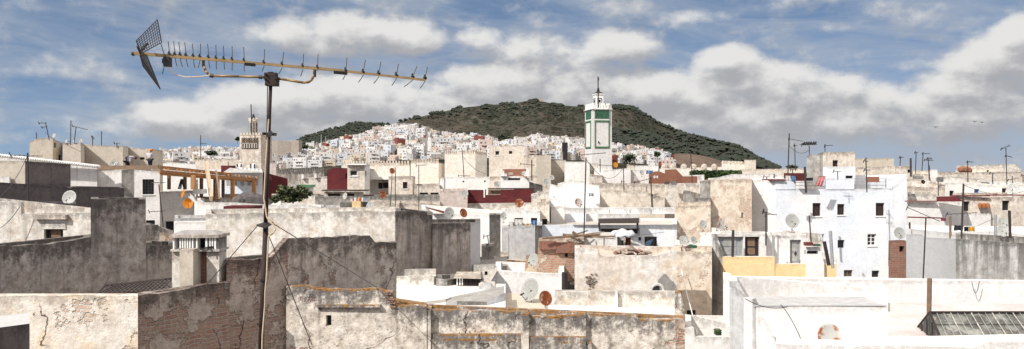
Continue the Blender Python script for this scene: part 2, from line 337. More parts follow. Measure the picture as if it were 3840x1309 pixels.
# ------------------------------------------------------------------ openings
def window(root, a, b, z0, z1, kind, lab=None):
    """a, b: wall-plane points left/right of the opening (2-D), z0..z1; sits in a 0.22 m reveal"""
    a = Vector((a[0], a[1], 0)); b = Vector((b[0], b[1], 0)); d = (b-a); Wd = d.length; u = d/Wd; n = Vector((-u.y, u.x, 0)); dep = .2
    def P(s, z, q): r = a+u*s+n*q; return Vector((r.x, r.y, z))
    def bar(bm, s0, s1, za, zb, q0, q1, mi=0):
        hexa(bm, [P(s0, za, q0), P(s1, za, q0), P(s1, za, q1), P(s0, za, q1), P(s0, zb, q0), P(s1, zb, q0), P(s1, zb, q1), P(s0, zb, q1)], mi)
    isdoor = kind in ('door', 'gdoor', 'bdoor', 'pdoor')
    pane = {'dark':'dark','shutter':'brownwood','white':'glass','grille':'glass','door':'brownwood','gdoor':'grey','bdoor':'blue','pdoor':'brownwood','wframe':'dark','gframe':'glass'}[kind]
    bm = nb(); e = .02
    bar(bm, -e, Wd+e, z0-e, z1+e, dep, dep+.05)
    t = min(.07, Wd*.09)
    if kind in ('white', 'grille', 'wframe', 'gframe', 'gdoor', 'door', 'pdoor', 'shutter', 'bdoor'):
        w_ = mk('door' if isdoor else 'window', bm, pane, root)
        fr = nb(); q0 = dep-.05; q1 = dep-.003
        bar(fr, 0, t, z0, z1, q0, q1); bar(fr, Wd-t, Wd, z0, z1, q0, q1)
        bar(fr, t, Wd-t, z1-t, z1, q0, q1)
        if not isdoor: bar(fr, t, Wd-t, z0, z0+t, q0, q1)
        if kind in ('white', 'gframe'):
            bar(fr, Wd/2-t/2, Wd/2+t/2, z0+t, z1-t, q0, q1)
            for k in (1, 2):
                zz = z0+(z1-z0)*k/3; bar(fr, t, Wd/2-t/2, zz-t/3, zz+t/3, q0, q1-.004); bar(fr, Wd/2+t/2, Wd-t, zz-t/3, zz+t/3, q0, q1-.004)
        fm = {'white':'white','wframe':'white','gframe':'wood','grille':'steel','gdoor':'grey','door':'brownwood','pdoor':'brownwood','shutter':'brownwood','bdoor':'blue'}[kind]
        mk('frame', fr, fm, w_)
        if isdoor:
            pn = nb(); hh = z1-z0
            for (f0, f1) in ((.08, .42), (.5, .9)):
                bar(pn, Wd*.25, Wd*.75, z0+hh*f0, z0+hh*f1, dep-.03, dep-.002)
            mk('panel', pn, {'gdoor':'zinc','bdoor':'blue'}.get(kind, 'wood'), w_)
        if kind == 'grille':
            gr = nb(); nx = max(3, int(Wd/.16)); nz = max(3, int((z1-z0)/.2))
            for i in range(1, nx): s = Wd*i/nx; tube(gr, P(s, z0, .03), P(s, z1, .03), .012, 4)
            for i in range(1, nz): z = z0+(z1-z0)*i/nz; tube(gr, P(0, z, .03), P(Wd, z, .03), .012, 4)
            mk('grille', gr, 'steel', w_)
    else: w_ = mk('window', bm, pane, root)
    if kind in ('shutter', 'white', 'grille', 'gframe', 'wframe') and Wd > .3:
        sb = nb(); bar(sb, -.06, Wd+.06, z0-.07, z0-.004, -.06, .03); mk('sill', sb, 'white', w_)
    if lab: w_['label'] = lab
    return w_

# ------------------------------------------------------------------ building block: footprint chain seen from the front, left to right
def B(label, cat, mat, cv, chain, back=6, base=0., ph=.35, rag=.0, ops=(), roof='RF', mats={}, name='flat_roofed_house', th=.22, group=None, parts=None, backs=None):
    pts = []
    for c in chain:
        a, b = px(cv, c[0], c[1]); m_ = (a-CX)/F
        if isinstance(c[2], str):
            th_ = math.radians(float(c[2][1:])); X0, Y0 = pts[-1][0], pts[-1][1]; dx, dy = math.cos(th_), math.sin(th_)
            t = (m_*Y0-X0)/(dx-m_*dy); Y = Y0+t*dy
        else: Y = c[2]
        pts.append((m_*Y, Y, CZ+(HY-b)/F*Y))
    n = len(pts); zmin = min(p[2] for p in pts)
    l, r = pts[0], pts[-1]
    if backs: br = (r[0]*(1+backs[1]/r[1]), r[1]+backs[1]); bl = (l[0]*(1+backs[0]/l[1]), l[1]+backs[0])
    else: br = (r[0]*(1+back/r[1]), r[1]+back); bl = (l[0]*(1+back/l[1]), l[1]+back)
    poly = [Vector(p) for p in pts]+[Vector((br[0], br[1], r[2])), Vector((bl[0], bl[1], l[2]))]
    nn = len(poly)
    cx = sum(p.x for p in poly)/nn; cy = sum(p.y for p in poly)/nn
    root = empty(name, (cx, cy, base), label, cat, group)
    # inset ring
    inner = []
    for i in range(nn):
        p0, p1, p2 = poly[i-1], poly[i], poly[(i+1)%nn]
        d1 = Vector((p1.x-p0.x, p1.y-p0.y)); d2 = Vector((p2.x-p1.x, p2.y-p1.y))
        if d1.length < 1e-4: d1 = d2
        if d2.length < 1e-4: d2 = d1
        d1.normalize(); d2.normalize(); n1 = Vector((-d1.y, d1.x)); n2 = Vector((-d2.y, d2.x)); s = n1+n2
        if s.length < .3: s = n1
        s.normalize(); k = th/max(.35, s.dot(n1)); inner.append(Vector((p1.x+s.x*k, p1.y+s.y*k)))
    bm = nb(); uvl = bm.loops.layers.uv.new('UVMap'); tpl = bm.loops.layers.uv.new('Top')
    ml = [mat]
    def mi_of(k):
        if k not in ml: ml.append(k)
        return ml.index(k)
    def quad(ps, uvs, tops, mi=0):
        try: f = bm.faces.new([bm.verts.new(p) for p in ps])
        except Exception: return
        f.material_index = mi
        for lp, a, b in zip(f.loops, uvs, tops): lp[uvl].uv = a; lp[tpl].uv = b
    ucum = 0; wins = []
    roofz = zmin-ph
    sd = random.random()*100
    for i in range(nn):
        p0, p1 = poly[i], poly[(i+1)%nn]; q0, q1 = inner[i], inner[(i+1)%nn]
        d = Vector((p1.x-p0.x, p1.y-p0.y)); Lg = d.length
        if Lg < 1e-3: continue
        u = d/Lg; nin = Vector((-u.y, u.x)); front = i < n-1
        mi = mi_of(mats[i]) if (front and i in mats) else 0
        myops = []
        if front:
            for o_ in ops:
                xm = (o_[1]+o_[3])/2; sg = [k for k in range(n-1) if chain[k][0] <= xm <= chain[k+1][0]]
                if (sg[0] if sg else o_[0]) != i: continue
                a0, b0 = px(cv, o_[1], o_[2]); a1, b1 = px(cv, o_[3], o_[4])
                def hit(a):
                    m_ = (a-CX)/F; t = (m_*p0.y-p0.x)/(u.x-m_*u.y); return t
                t0, t1 = hit(a0), hit(a1); Ym = p0.y+u.y*(t0+t1)/2
                z1 = CZ+(HY-b0)/F*Ym; z0 = CZ+(HY-b1)/F*Ym
                t0 = max(.03, t0); t1 = min(Lg-.03, t1)
                zt = min(p0.z+(p1.z-p0.z)*t0/Lg, p0.z+(p1.z-p0.z)*t1/Lg)-.12-(rag or 0)*1.2
                z1 = min(z1, zt)
                if t1-t0 > .05 and z1-z0 > .05: myops.append((t0, t1, z0, z1, o_[5], o_[6] if len(o_) > 6 else None))
        us = {0, Lg}; vs = {base}
        for o_ in myops: us |= {o_[0], o_[1]}; vs |= {o_[2], o_[3]}
        if rag and front:
            k = max(1, int(Lg/.22)); k = min(k, 90)
            for j in range(1, k): us.add(Lg*j/k)
        us = sorted(us); us = [x for j, x in enumerate(us) if j == 0 or x-us[j-1] > .004 or x == Lg]; vs = sorted(vs)
        def topz(s):
            z = p0.z+(p1.z-p0.z)*s/Lg
            if rag and front:
                x = p0.x+u.x*s; y = p0.y+u.y*s
                w_ = noise.noise(Vector((x*1.3, y*1.3, sd)))+.6*noise.noise(Vector((x*4.5, y*4.5, sd)))+.4*noise.noise(Vector((x*11, y*11, sd)))
                z += rag*w_*(1 if 0 < s < Lg else .0)
            return z
        for ja, (ua, ub) in enumerate(zip(us[:-1], us[1:])):
            A0 = Vector((p0.x+u.x*ua, p0.y+u.y*ua)); A1 = Vector((p0.x+u.x*ub, p0.y+u.y*ub)); ta, tb = topz(ua), topz(ub)
            for k in range(len(vs)):
                za = vs[k]; last = k == len(vs)-1; zb0 = ta if last else vs[k+1]; zb1 = tb if last else vs[k+1]
                um = (ua+ub)/2
                if not last and any(o_[0] < um < o_[1] and o_[2] < (za+vs[k+1])/2 < o_[3] for o_ in myops): continue
                quad([(A0.x, A0.y, za), (A1.x, A1.y, za), (A1.x, A1.y, zb1), (A0.x, A0.y, zb0)],
                     [(ucum+ua, za), (ucum+ub, za), (ucum+ub, zb1), (ucum+ua, zb0)],
                     [(ucum+ua, ta-za), (ucum+ub, tb-za), (ucum+ub, tb-zb1), (ucum+ua, ta-zb0)], mi)
            if ph > 0:
                B0 = q0+(q1-q0)*ua/Lg; B1 = q0+(q1-q0)*ub/Lg
                quad([(A0.x, A0.y, ta), (A1.x, A1.y, tb), (B1.x, B1.y, tb), (B0.x, B0.y, ta)],
                     [(ucum+ua, 0), (ucum+ub, 0), (ucum+ub, .2), (ucum+ua, .2)], [(0, 0)]*4, mi)
                quad([(B0.x, B0.y, ta), (B1.x, B1.y, tb), (B1.x, B1.y, roofz), (B0.x, B0.y, roofz)],
                     [(ucum+ua, ta), (ucum+ub, tb), (ucum+ub, roofz), (ucum+ua, roofz)], [(0, 0), (0, 0), (0, ta-roofz), (0, ta-roofz)], mi)
        for (t0, t1, z0, z1, kd, lab) in myops:
            a_ = Vector((p0.x+u.x*t0, p0.y+u.y*t0)); b_ = Vector((p0.x+u.x*t1, p0.y+u.y*t1)); a2 = a_+nin*.25; b2 = b_+nin*.25
            T = [(0, 1)]*4
            for ps in ([(a_.x, a_.y, z0), (b_.x, b_.y, z0), (b2.x, b2.y, z0), (a2.x, a2.y, z0)], [(a_.x, a_.y, z1), (a2.x, a2.y, z1), (b2.x, b2.y, z1), (b_.x, b_.y, z1)],
                       [(a_.x, a_.y, z0), (a2.x, a2.y, z0), (a2.x, a2.y, z1), (a_.x, a_.y, z1)], [(b_.x, b_.y, z0), (b_.x, b_.y, z1), (b2.x, b2.y, z1), (b2.x, b2.y, z0)]):
                quad(ps, [(p[0]+p[1], p[2]) for p in ps], T, mi)
            wins.append((a_, b_, z0, z1, kd, lab))
        ucum += Lg
    mk('walls', bm, ml, root)
    rb = nb(); uvl = rb.loops.layers.uv.new('UVMap'); tpl = rb.loops.layers.uv.new('Top')
    rp = inner if ph > 0 else [Vector((p.x, p.y)) for p in poly]
    try:
        if ph > 0: f = rb.faces.new([rb.verts.new((p.x, p.y, roofz)) for p in rp])
        else: f = rb.faces.new([rb.verts.new((p.x, p.y, p.z)) for p in poly])
        for lp in f.loops: lp[uvl].uv = lp.vert.co.xy; lp[tpl].uv = (0, 9)
        bmesh.ops.triangulate(rb, faces=rb.faces[:])
    except Exception: pass
    mk('roof', rb, roof, root)
    for a_, b_, z0, z1, kd, lab in wins: window(root, a_, b_, z0, z1, kd, lab)
    root['_p'] = [list(p) for p in poly]
    return root
def part(root, name, mat, cv, rects, dep=.3, label=None):
    """extra boxes on a house, each an object: list of (x0,y0,x1,y1,Y[,Yb])"""
    o = None
    for r_ in rects:
        bm = nb(); uvl = bm.loops.layers.uv.new('UVMap'); tpl = bm.loops.layers.uv.new('Top')
        ibox(bm, cv, r_[0], r_[1], r_[2], r_[3], r_[4], dep, Yb=r_[5] if len(r_) > 5 else None)
        zt = max(v.co.z for v in bm.verts)
        for f in bm.faces:
            for lp in f.loops: c = lp.vert.co; lp[uvl].uv = (c.x+c.y, c.z); lp[tpl].uv = (c.x, zt-c.z)
        o = mk(name, bm, mat, root)
        if label: o['label'] = label
    return o

# ================================================================== terrain
def interp(pts, x):
    if x <= pts[0][0]: return pts[0][1]
    for (a, b), (c, d) in zip(pts[:-1], pts[1:]):
        if x <= c: return b+(d-b)*(x-a)/(c-a)
    return pts[-1][1]
SIL = [(0,440),(600,440),(940,400),(985,313),(1000,308),(1040,298),(1100,284),(1160,271),(1220,265),(1290,260),(1325,254),(1345,251),(1370,256),(1400,263),(1450,268),(1480,266),(1540,264),(1580,269),(1592,270),(1610,283),(1650,306),(1700,330),(1750,347),(1800,359),(1850,371),(1870,379),(1900,398),(1930,412),(1957,424),(2000,440),(2576,445)]
TOWN = [(0,440),(380,425),(410,392),(470,382),(600,380),(690,378),(750,380),(800,372),(850,358),(900,344),(960,328),(1000,318),(1040,318),(1070,333),(1110,340),(1150,346),(1200,352),(1260,362),(1300,357),(1350,350),(1460,360),(1550,372),(1640,385),(1680,394),(1730,415),(1900,425),(2000,440),(2576,445)]
def sy(t, x): return interp(t, x*K)/K          # native photo pixels
def terr(x, y):
    """height of the land at (x, y)"""
    if y < 5: return 0.
    Y = y; p = CX+x/y*F
    if p < -400 or p > 4240: return 0.
    et = (HY-sy(TOWN, p))/F; em = (HY-sy(SIL, p))/F; e1 = (HY-interp([(600,634),(1000,640),(1380,616),(1450,604),(1900,592),(2180,602),(2500,632),(2600,645)], p))/F
    e1 = min(e1, et)
    if Y <= 160: return 0.
    def s(t): t = max(0, min(1, t)); return t*t*(3-2*t)
    zA = CZ+e1*480; zB = CZ+et*1250; zC = CZ+em*2600
    nz = noise.fractal(Vector((x/260, y/260, 0)), 1.0, 2.0, 5)
    nr = noise.fractal(Vector((x/90, y/340+3, 0)), 1.0, 2.0, 6)
    if Y <= 480: z = zA*s((Y-200)/280)
    elif Y <= 1250: z = zA+(zB-zA)*((Y-480)/770)+2*nz*s((Y-480)/200)*s((1250-Y)/200)
    elif Y <= 2600:
        t = (Y-1250)/1350.; z = zB+(zC-zB)*t
        amp = min(1, max(0, (em-et)/.02)); z += amp*(26*nz+16*nr)*math.sin(math.pi*min(1, max(0, t)))**.7
        z = min(z, CZ+em*Y)
    else: z = zC-(Y-2600)*.35
    return max(0, z)
bm = nb(); cols = []
PX = [-420+4680*i/520 for i in range(521)]
YS = [160+8*i for i in range(20)]+[320+18*i for i in range(52)]+[1256+16*i for i in range(85)]+[2640, 2760, 2950, 3200]
grid = []
for Y in YS:
    row = []
    for p in PX:
        x = (p-CX)/F*Y; row.append(bm.verts.new((x, Y, terr(x, Y))))
    grid.append(row)
for a, b in zip(grid[:-1], grid[1:]):
    for i in range(len(PX)-1): bm.faces.new((a[i], a[i+1], b[i+1], b[i]))
m = bpy.data.materials.new('hillside_scrub'); m.use_nodes = True; t = NT(m.node_tree)
pos = t.n('ShaderNodeNewGeometry').outputs['Position']; sp = t.n('ShaderNodeSeparateXYZ'); t.l(pos, sp.inputs[0])
ps = t.mul(pos, (1, .45, 1))
n1 = t.noise(ps, .006, 8, .65, 1.0); n2 = t.noise(ps, .035, 8, .72, .6); n3 = t.noise(ps, .16, 5, .7)
c = t.mix(t.ss(n1, .40, .60), (.075, .067, .055), (.050, .052, .039))
c = t.mix(t.ss(n2, .50, .60), c, (.024, .026, .018))
c = t.mix(t.m('MULTIPLY', t.ss(n3, .49, .60), .85), c, (.012, .014, .009))
rk = t.m('MULTIPLY', t.ss(t.noise(t.vm('ADD', ps, (50, 9, 3)), .045, 8, .78, .8), .54, .64), t.ss(sp.outputs[2], 60, 240, .35, .95))
c = t.mix(rk, c, (.13, .12, .105))
c = t.mix(t.ss(t.noise(t.mul(pos, (.4, .3, 3.2)), .05, 6, .6), .60, .66, 0, .4), c, (.095, .065, .045))
bs = t.n('ShaderNodeBsdfPrincipled'); t.put(bs.inputs['Base Color'], c); bs.inputs['Roughness'].default_value = 1; bs.inputs['Specular IOR Level'].default_value = 0
bu = t.n('ShaderNodeBump'); bu.inputs['Distance'].default_value = 5; bu.inputs['Strength'].default_value = .9; t.l(t.m('ADD', n2, t.m('MULTIPLY', n3, .5)), bu.inputs['Height']); t.l(bu.outputs[0], bs.inputs['Normal'])
o = t.n('ShaderNodeOutputMaterial'); t.l(bs.outputs[0], o.inputs[0]); M['scrub'] = m
tag(mk('mountain', bm, 'scrub', None, True), None, kind='structure')
# ground to the horizon
m = simple('ground_earth', (.16, .13, .10), .95, sc=.05); M['earth'] = m
bm = nb(); q = 12000
vs = [bm.verts.new(v) for v in ((-q, -400, -.02), (q, -400, -.02), (q, q, -.02), (-q, q, -.02))]; bm.faces.new(vs)
tag(mk('ground', bm, 'earth'), None, kind='structure')
# far left ridge, wooded
RID = [(600,420),(735,372),(750,352),(775,343),(800,336),(830,326),(870,317),(885,312),(900,311),(940,312),(975,314),(1010,322),(1060,345),(1120,400),(1300,450)]
bm = nb(); g0 = []
for j, Y in enumerate([3300+70*i for i in range(12)]+[4300]):
    r_ = []
    for i in range(121):
        p = 900+1000*i/120.; e = (HY-sy(RID, p))/F; z = CZ+e*4070
        tt = min(1, j/11.); zz = (z-(-5))*(tt**.8)-5+8*noise.noise(Vector((p/60, j*.8, 2)))*math.sin(math.pi*tt)
        if j == 12: zz = -5
        r_.append(bm.verts.new(((p-CX)/F*Y, Y, zz)))
    g0.append(r_)
for a, b in zip(g0[:-1], g0[1:]):
    for i in range(120): bm.faces.new((a[i], a[i+1], b[i+1], b[i]))
tag(mk('distant_hill', bm, 'scrub', None, True), None, kind='structure')
# bare brown knoll in front of the mountain's right foot
KN = [(1560,440),(1600,428),(1625,410),(1650,398),(1690,388),(1720,386),(1760,390),(1800,400),(1840,415),(1880,440)]
bm = nb(); g0 = []
for j in range(16):
    Y = 620+22*j; r_ = []
    for i in range(81):
        p = 2280+580*i/80.; e = (HY-sy(KN, p))/F; z = CZ+e*950; tt = j/15.
        zz = -3+(z+3)*tt**.7+3*noise.fractal(Vector((p/25, j*.5, 2)), 1, 2, 4)*math.sin(math.pi*tt)
        r_.append(bm.verts.new(((p-CX)/F*Y, Y, zz)))
    g0.append(r_)
g0.append([bm.verts.new((v.co.x*1.1, v.co.y*1.1, -3)) for v in g0[-1]])
for a, b in zip(g0[:-1], g0[1:]):
    for i in range(80): bm.faces.new((a[i], a[i+1], b[i+1], b[i]))
m = bpy.data.materials.new('bare_brown_earth'); m.use_nodes = True; t = NT(m.node_tree); pos = t.n('ShaderNodeNewGeometry').outputs['Position']
n1 = t.noise(pos, .05, 8, .65); n2 = t.noise(t.mul(pos, (1, 1, 2.5)), .16, 8, .75)
c = t.mix(t.ss(n1, .4, .6), (.085, .050, .032), (.13, .085, .055)); c = t.mix(t.ss(n2, .52, .60), c, (.028, .026, .014))
bs = t.n('ShaderNodeBsdfPrincipled'); t.put(bs.inputs['Base Color'], c); bs.inputs['Roughness'].default_value = 1
o = t.n('ShaderNodeOutputMaterial'); t.l(bs.outputs[0], o.inputs[0]); M['brownearth'] = m
tag(mk('brown_knoll', bm, 'brownearth', None, True), None, kind='structure')

# woods on the mountain: thousands of small crowns nobody could count
def crowns(name, label, n_, samp, hmin, hmax, seed):
    rnd = random.Random(seed); bm = nb(); done = 0; tries = 0
    base = [Vector(v) for v in ((0,0,1),(.85,0,.3),(.26,.8,.3),(-.7,.5,.35),(-.7,-.5,.25),(.26,-.8,.3),(0,0,-.25))]
    fc = [(0,1,2),(0,2,3),(0,3,4),(0,4,5),(0,5,1),(6,2,1),(6,3,2),(6,4,3),(6,5,4),(6,1,5)]
    while done < n_ and tries < n_*60:
        tries += 1; r_ = samp(rnd)
        if r_ is None: continue
        x, y, z = r_; s = rnd.uniform(hmin, hmax); a = rnd.uniform(0, 6.28); sx = rnd.uniform(.45, .75)
        for cl in range(2):
            ox, oy, oz = rnd.uniform(-.4, .4)*s, rnd.uniform(-.4, .4)*s, rnd.uniform(0, .35)*s
            vs = []
            for b_ in base:
                v = b_*rnd.uniform(.75, 1.25); vs.append(bm.verts.new((x+ox+(v.x*math.cos(a)-v.y*math.sin(a))*s*sx, y+oy+(v.x*math.sin(a)+v.y*math.cos(a))*s*sx, z+oz+v.z*s*.62+s*.15)))
            for f in fc: bm.faces.new([vs[i] for i in f])
        done += 1
    tag(mk(name, bm, 'pinewood'), label, 'wood', kind='stuff')
FOR = [(1440,372),(1500,345),(1545,340),(1600,345),(1650,342),(1700,348),(1750,352),(1800,362),(1870,380),(1960,425)]
def s1(r):
    p = r.uniform(2150, 2920); Y = r.uniform(1260, 2590); x = (p-CX)/F*Y; z = terr(x, Y)
    py = HY-(z-CZ)/Y*F; lim = sy(FOR, p)
    if p*K > 1500 and py > lim-14+22*noise.noise(Vector((p/40, py/16, 1))) and py < 640: return x, Y, z
    if py-sy(SIL, p) < 9 and p*K > 1600 and r.random() < .7: return x, Y, z
    return None
crowns('woodland', 'dark pine woods covering the right-hand foot of the mountain', 3600, s1, 6, 10, 3)
def s2(r):
    p = r.uniform(1500, 2420); Y = r.uniform(1900, 2598); x = (p-CX)/F*Y; z = terr(x, Y); py = HY-(z-CZ)/Y*F; d_ = py-sy(SIL, p)
    k = noise.noise(Vector((p/45, py/18, 5)))+.5*noise.noise(Vector((p/14, py/8, 5)))
    if d_ < 10: return (x, Y, z) if k > .05 and r.random() < .8 else None
    return (x, Y, z) if k > .30 or r.random() < .07 else None
crowns('hilltop_woodland', 'scattered dark trees and thickets on the upper slope and crest of the mountain', 3000, s2, 3.2, 7, 4)
def s3(r):
    p = r.uniform(1100, 1470); j = r.uniform(.25, 1); Y = 3300+770*j; e = (HY-sy(RID, p))/F; z = CZ+e*4070; return (p-CX)/F*Y, Y, (z+5)*(j**.8)-7
crowns('ridge_woodland', 'dark wooded cover of the low ridge left of the mountain', 2200, s3, 9, 16, 5)

# ================================================================== the far town
rnd = random.Random(11)
HCOL = [('fw', (.70, .68, .66), 'white'), ('fb', (.62, .65, .69), 'bluish white'), ('fc', (.70, .60, .47), 'cream'), ('fg', (.36, .33, .30), 'grey'), ('fr', (.24, .07, .05), 'dark red'), ('fp', (.62, .50, .44), 'pinkish')]
for k_, c_, n_ in HCOL:
    M[k_] = plaster('far_'+n_.replace(' ', '_')+'_wall', c_, tuple(x*.88 for x in c_), tuple(x*.4 for x in c_), g=.12, rim=0, streak=.3, bump=0, sc=.5)
M['fwin'] = simple('far_window_dark', (.13, .125, .125), .5)
M['froof'] = simple('far_roof_terrace', (.42, .38, .34), .95, sc=.5, col2=(.30, .24, .20), thr=.5)
def far_house_bm(v, rnd, bm=None, o=Vector((0, 0, 0)), rz=0, s=(1, 1, 1), mi0=0, mw=1, mr=2):
    """unit: metres; v = variant"""
    bm = bm or nb(); R_ = Matrix.Rotation(rz, 3, 'Z')
    def T(p): return o+R_@Vector((p[0]*s[0], p[1]*s[1], p[2]*s[2]))
    def bx(x0, y0, z0, x1, y1, z1, mi=mi0, top=None):
        ps = [T(p) for p in ((x0,y0,z0),(x1,y0,z0),(x1,y1,z0),(x0,y1,z0),(x0,y0,z1),(x1,y0,z1),(x1,y1,z1),(x0,y1,z1))]
        hexa(bm, ps, mi)
        if top is not None:
            bm.faces.ensure_lookup_table(); 
            ps2 = [T(p) for p in ((x0+.3,y0+.3,z1+.02),(x1-.3,y0+.3,z1+.02),(x1-.3,y1-.3,z1+.02),(x0+.3,y1-.3,z1+.02))]
            bm.faces.new([bm.verts.new(q) for q in ps2]).material_index = top
    def wn(x, z, ww=.9, hh=1.2, side=0, X=0, y0=0):
        if side == 0: ps = ((x, y0-.03, z), (x+ww, y0-.03, z), (x+ww, y0-.03, z+hh), (x, y0-.03, z+hh))
        else: ps = ((X+.03, x, z), (X+.03, x+ww, z), (X+.03, x+ww, z+hh), (X+.03, x, z+hh))
        bm.faces.new([bm.verts.new(T(p)) for p in ps]).material_index = mw
    Wd, Dp, fl = [(9, 8, 2), (7, 8, 3), (12, 9, 2), (8, 7, 3), (6, 7, 2), (10, 8, 4), (14, 9, 3), (8, 8, 2)][v]
    Hh = fl*2.9
    bx(-Wd/2, 0, -6, Wd/2, Dp, Hh, top=mr)
    for f_ in range(fl):
        k = max(2, int(Wd/2.6))
        for i in range(k):
            if rnd.random() < .72: wn(-Wd/2+Wd*(i+.5)/k-.45, f_*2.9+1.1, .9 if rnd.random() < .8 else 1.6)
        for i in range(3):
            if rnd.random() < .5: wn(Dp*(i+.5)/3-.4, f_*2.9+1.1, .8, 1.1, 1, Wd/2)
            if rnd.random() < .5: wn(Dp*(i+.5)/3-.4, f_*2.9+1.1, .8, 1.1, 1, -Wd/2-.06)
    # parapet upstands and stair tower
    sx = rnd.choice((-1, 1)); tw = rnd.uniform(2.2, 3.6)
    if v != 4:
        a = -Wd/2 if sx < 0 else Wd/2-tw; bx(a+.1, Dp*.35, Hh, a+tw-.1, Dp-.1, Hh+2.4, top=mr); wn(a+tw*.35, Hh+.4, .8, 1.6, 0, 0, Dp*.35)
    bx(-Wd/2+.003, .003, Hh+.001, Wd/2-.003, .22, Hh+.8); bx(-Wd/2+.003, .25, Hh+.001, -Wd/2+.22, Dp-.25, Hh+.8); bx(Wd/2-.22, .25, Hh+.001, Wd/2-.003, Dp-.25, Hh+.8)
    if v in (2, 5, 6):
        for f_ in range(1, fl): bx(-Wd*.3, -1.0, f_*2.9-.1, Wd*.2, -.01, f_*2.9+.1); bx(-Wd*.3, -1.0, f_*2.9+.1, Wd*.2, -.9, f_*2.9+1.0)
    return bm
VAR = {}
def var_mesh(v, c):
    if (v, c) not in VAR:
        me = bpy.data.meshes.new('hillside_house'); b_ = far_house_bm(v, random.Random(v*31+5)); b_.normal_update(); b_.to_mesh(me); b_.free()
        me.uv_layers.new(name='UVMap'); me.uv_layers.new(name='Top')
        for k_ in (c, 'fwin', 'froof'): me.materials.append(M[k_])
        VAR[(v, c)] = me
    return VAR[(v, c)]
cand = []
Y = 480.
while Y < 1235:
    p = 610.+rnd.uniform(0, 20)
    while p < 2520:
        x = (p-CX)/F*Y; z = terr(x, Y); py = HY-(z-CZ)/Y*F; top = sy(TOWN, p)
        wpx = 10*F/Y
        ok = py > top-2 and py < 640
        pk = p*K
        dn = .93
        if pk < 1000 and Y > 950: dn = .75
        if 1240 < pk < 1290 and Y > 1000: dn = .1                      # wooded gully
        if 985 < pk < 1055 and Y > 1100: dn = .25
        if pk > 1540: dn *= .7 if Y > 800 else .3
        if noise.noise(Vector((x/70, Y/70, 8))) > .42: dn *= .25
        cover = interp([(600,628),(700,640),(1000,640),(1100,612),(1390,600),(1420,575),(1900,572),(1990,592),(2180,600),(2320,625),(2520,625)], p)
        if py-9*F/Y > cover: ok = False
        if ok and rnd.random() < dn: cand.append((p+rnd.uniform(-6, 6), Y+rnd.uniform(-7, 7), py))
        p += wpx*rnd.uniform(.62, 1.05)
    Y += (9 if Y < 700 else 12.5)*rnd.uniform(.85, 1.15)
# visible share: what is not hidden by the next rows; nearest show largest
cand.sort(key=lambda c: c[1])
def place_label(p, py, Y, cn):
    pk = p*K
    where = ('left of the old stone minaret' if pk < 600 else 'behind the old minaret and mast' if pk < 690 else 'right of the skyline fortress' if pk < 850 else
             'below the wooded ridge' if pk < 960 else 'beneath the long white ramp' if pk < 1075 else 'near the arcaded school' if pk < 1200 else
             'below the mountain gully' if pk < 1330 else 'left of the green-panelled minaret' if pk < 1470 else 'right of the green-panelled minaret')
    hgt = 'upper' if Y > 950 else 'middle' if Y > 700 else 'lower'
    return f'{cn} house, {hgt} rows of the hill town, {where}'
inst = cand[:290]; rest = cand[290:]
def colpick(): return rnd.choices(['fw', 'fb', 'fc', 'fg', 'fr', 'fp'], [55, 8, 13, 12, 3, 10])[0]
cname = {k_: n_ for k_, c_, n_ in HCOL}
KNOWN = {}
for i, (p, Y, py) in enumerate(inst):
    v = rnd.randrange(8); c = colpick(); x = (p-CX)/F*Y
    if (v, c) in KNOWN: o = KNOWN[(v, c)].copy(); COL.objects.link(o)
    else: o = bpy.data.objects.new('hillside_house', var_mesh(v, c)); COL.objects.link(o); KNOWN[(v, c)] = o
    o.name = 'hillside_house'
    o.location = (x, Y, terr(x, Y)-rnd.uniform(0, 2)); o.rotation_euler = (0, 0, rnd.uniform(-.5, .5)+(x/Y)*-.5); s = rnd.choice((rnd.uniform(.38, .62), rnd.uniform(.48, .75), rnd.uniform(.65, .92))); o.scale = (s*rnd.uniform(.8, 1.15), s, s*rnd.uniform(.75, 1.1))
    tag(o, place_label(p, py, Y, cname[c]), 'house', place_label(p, py, Y, cname[c]).replace('house,', 'houses,'))
bm = nb(); bm.loops.layers.uv.new('UVMap'); bm.loops.layers.uv.new('Top')
for (p, Y, py) in rest:
    v = rnd.randrange(8); c = ['fw', 'fb', 'fc', 'fg', 'fr', 'fp'].index(colpick()); x = (p-CX)/F*Y; s = rnd.choice((rnd.uniform(.38, .62), rnd.uniform(.48, .75), rnd.uniform(.65, .92)))
    far_house_bm(v, rnd, bm, Vector((x, Y, terr(x, Y)-rnd.uniform(0, 2))), rnd.uniform(-.5, .5), (s*rnd.uniform(.8, 1.15), s, s*rnd.uniform(.75, 1.1)), c, 6, 7)
tag(mk('far_town', bm, ['fw', 'fb', 'fc', 'fg', 'fr', 'fp', 'fwin', 'froof']), 'farthest rows of white and cream houses climbing to the foot of the mountain', 'houses', kind='stuff')
print('FAR', len(inst), len(rest))

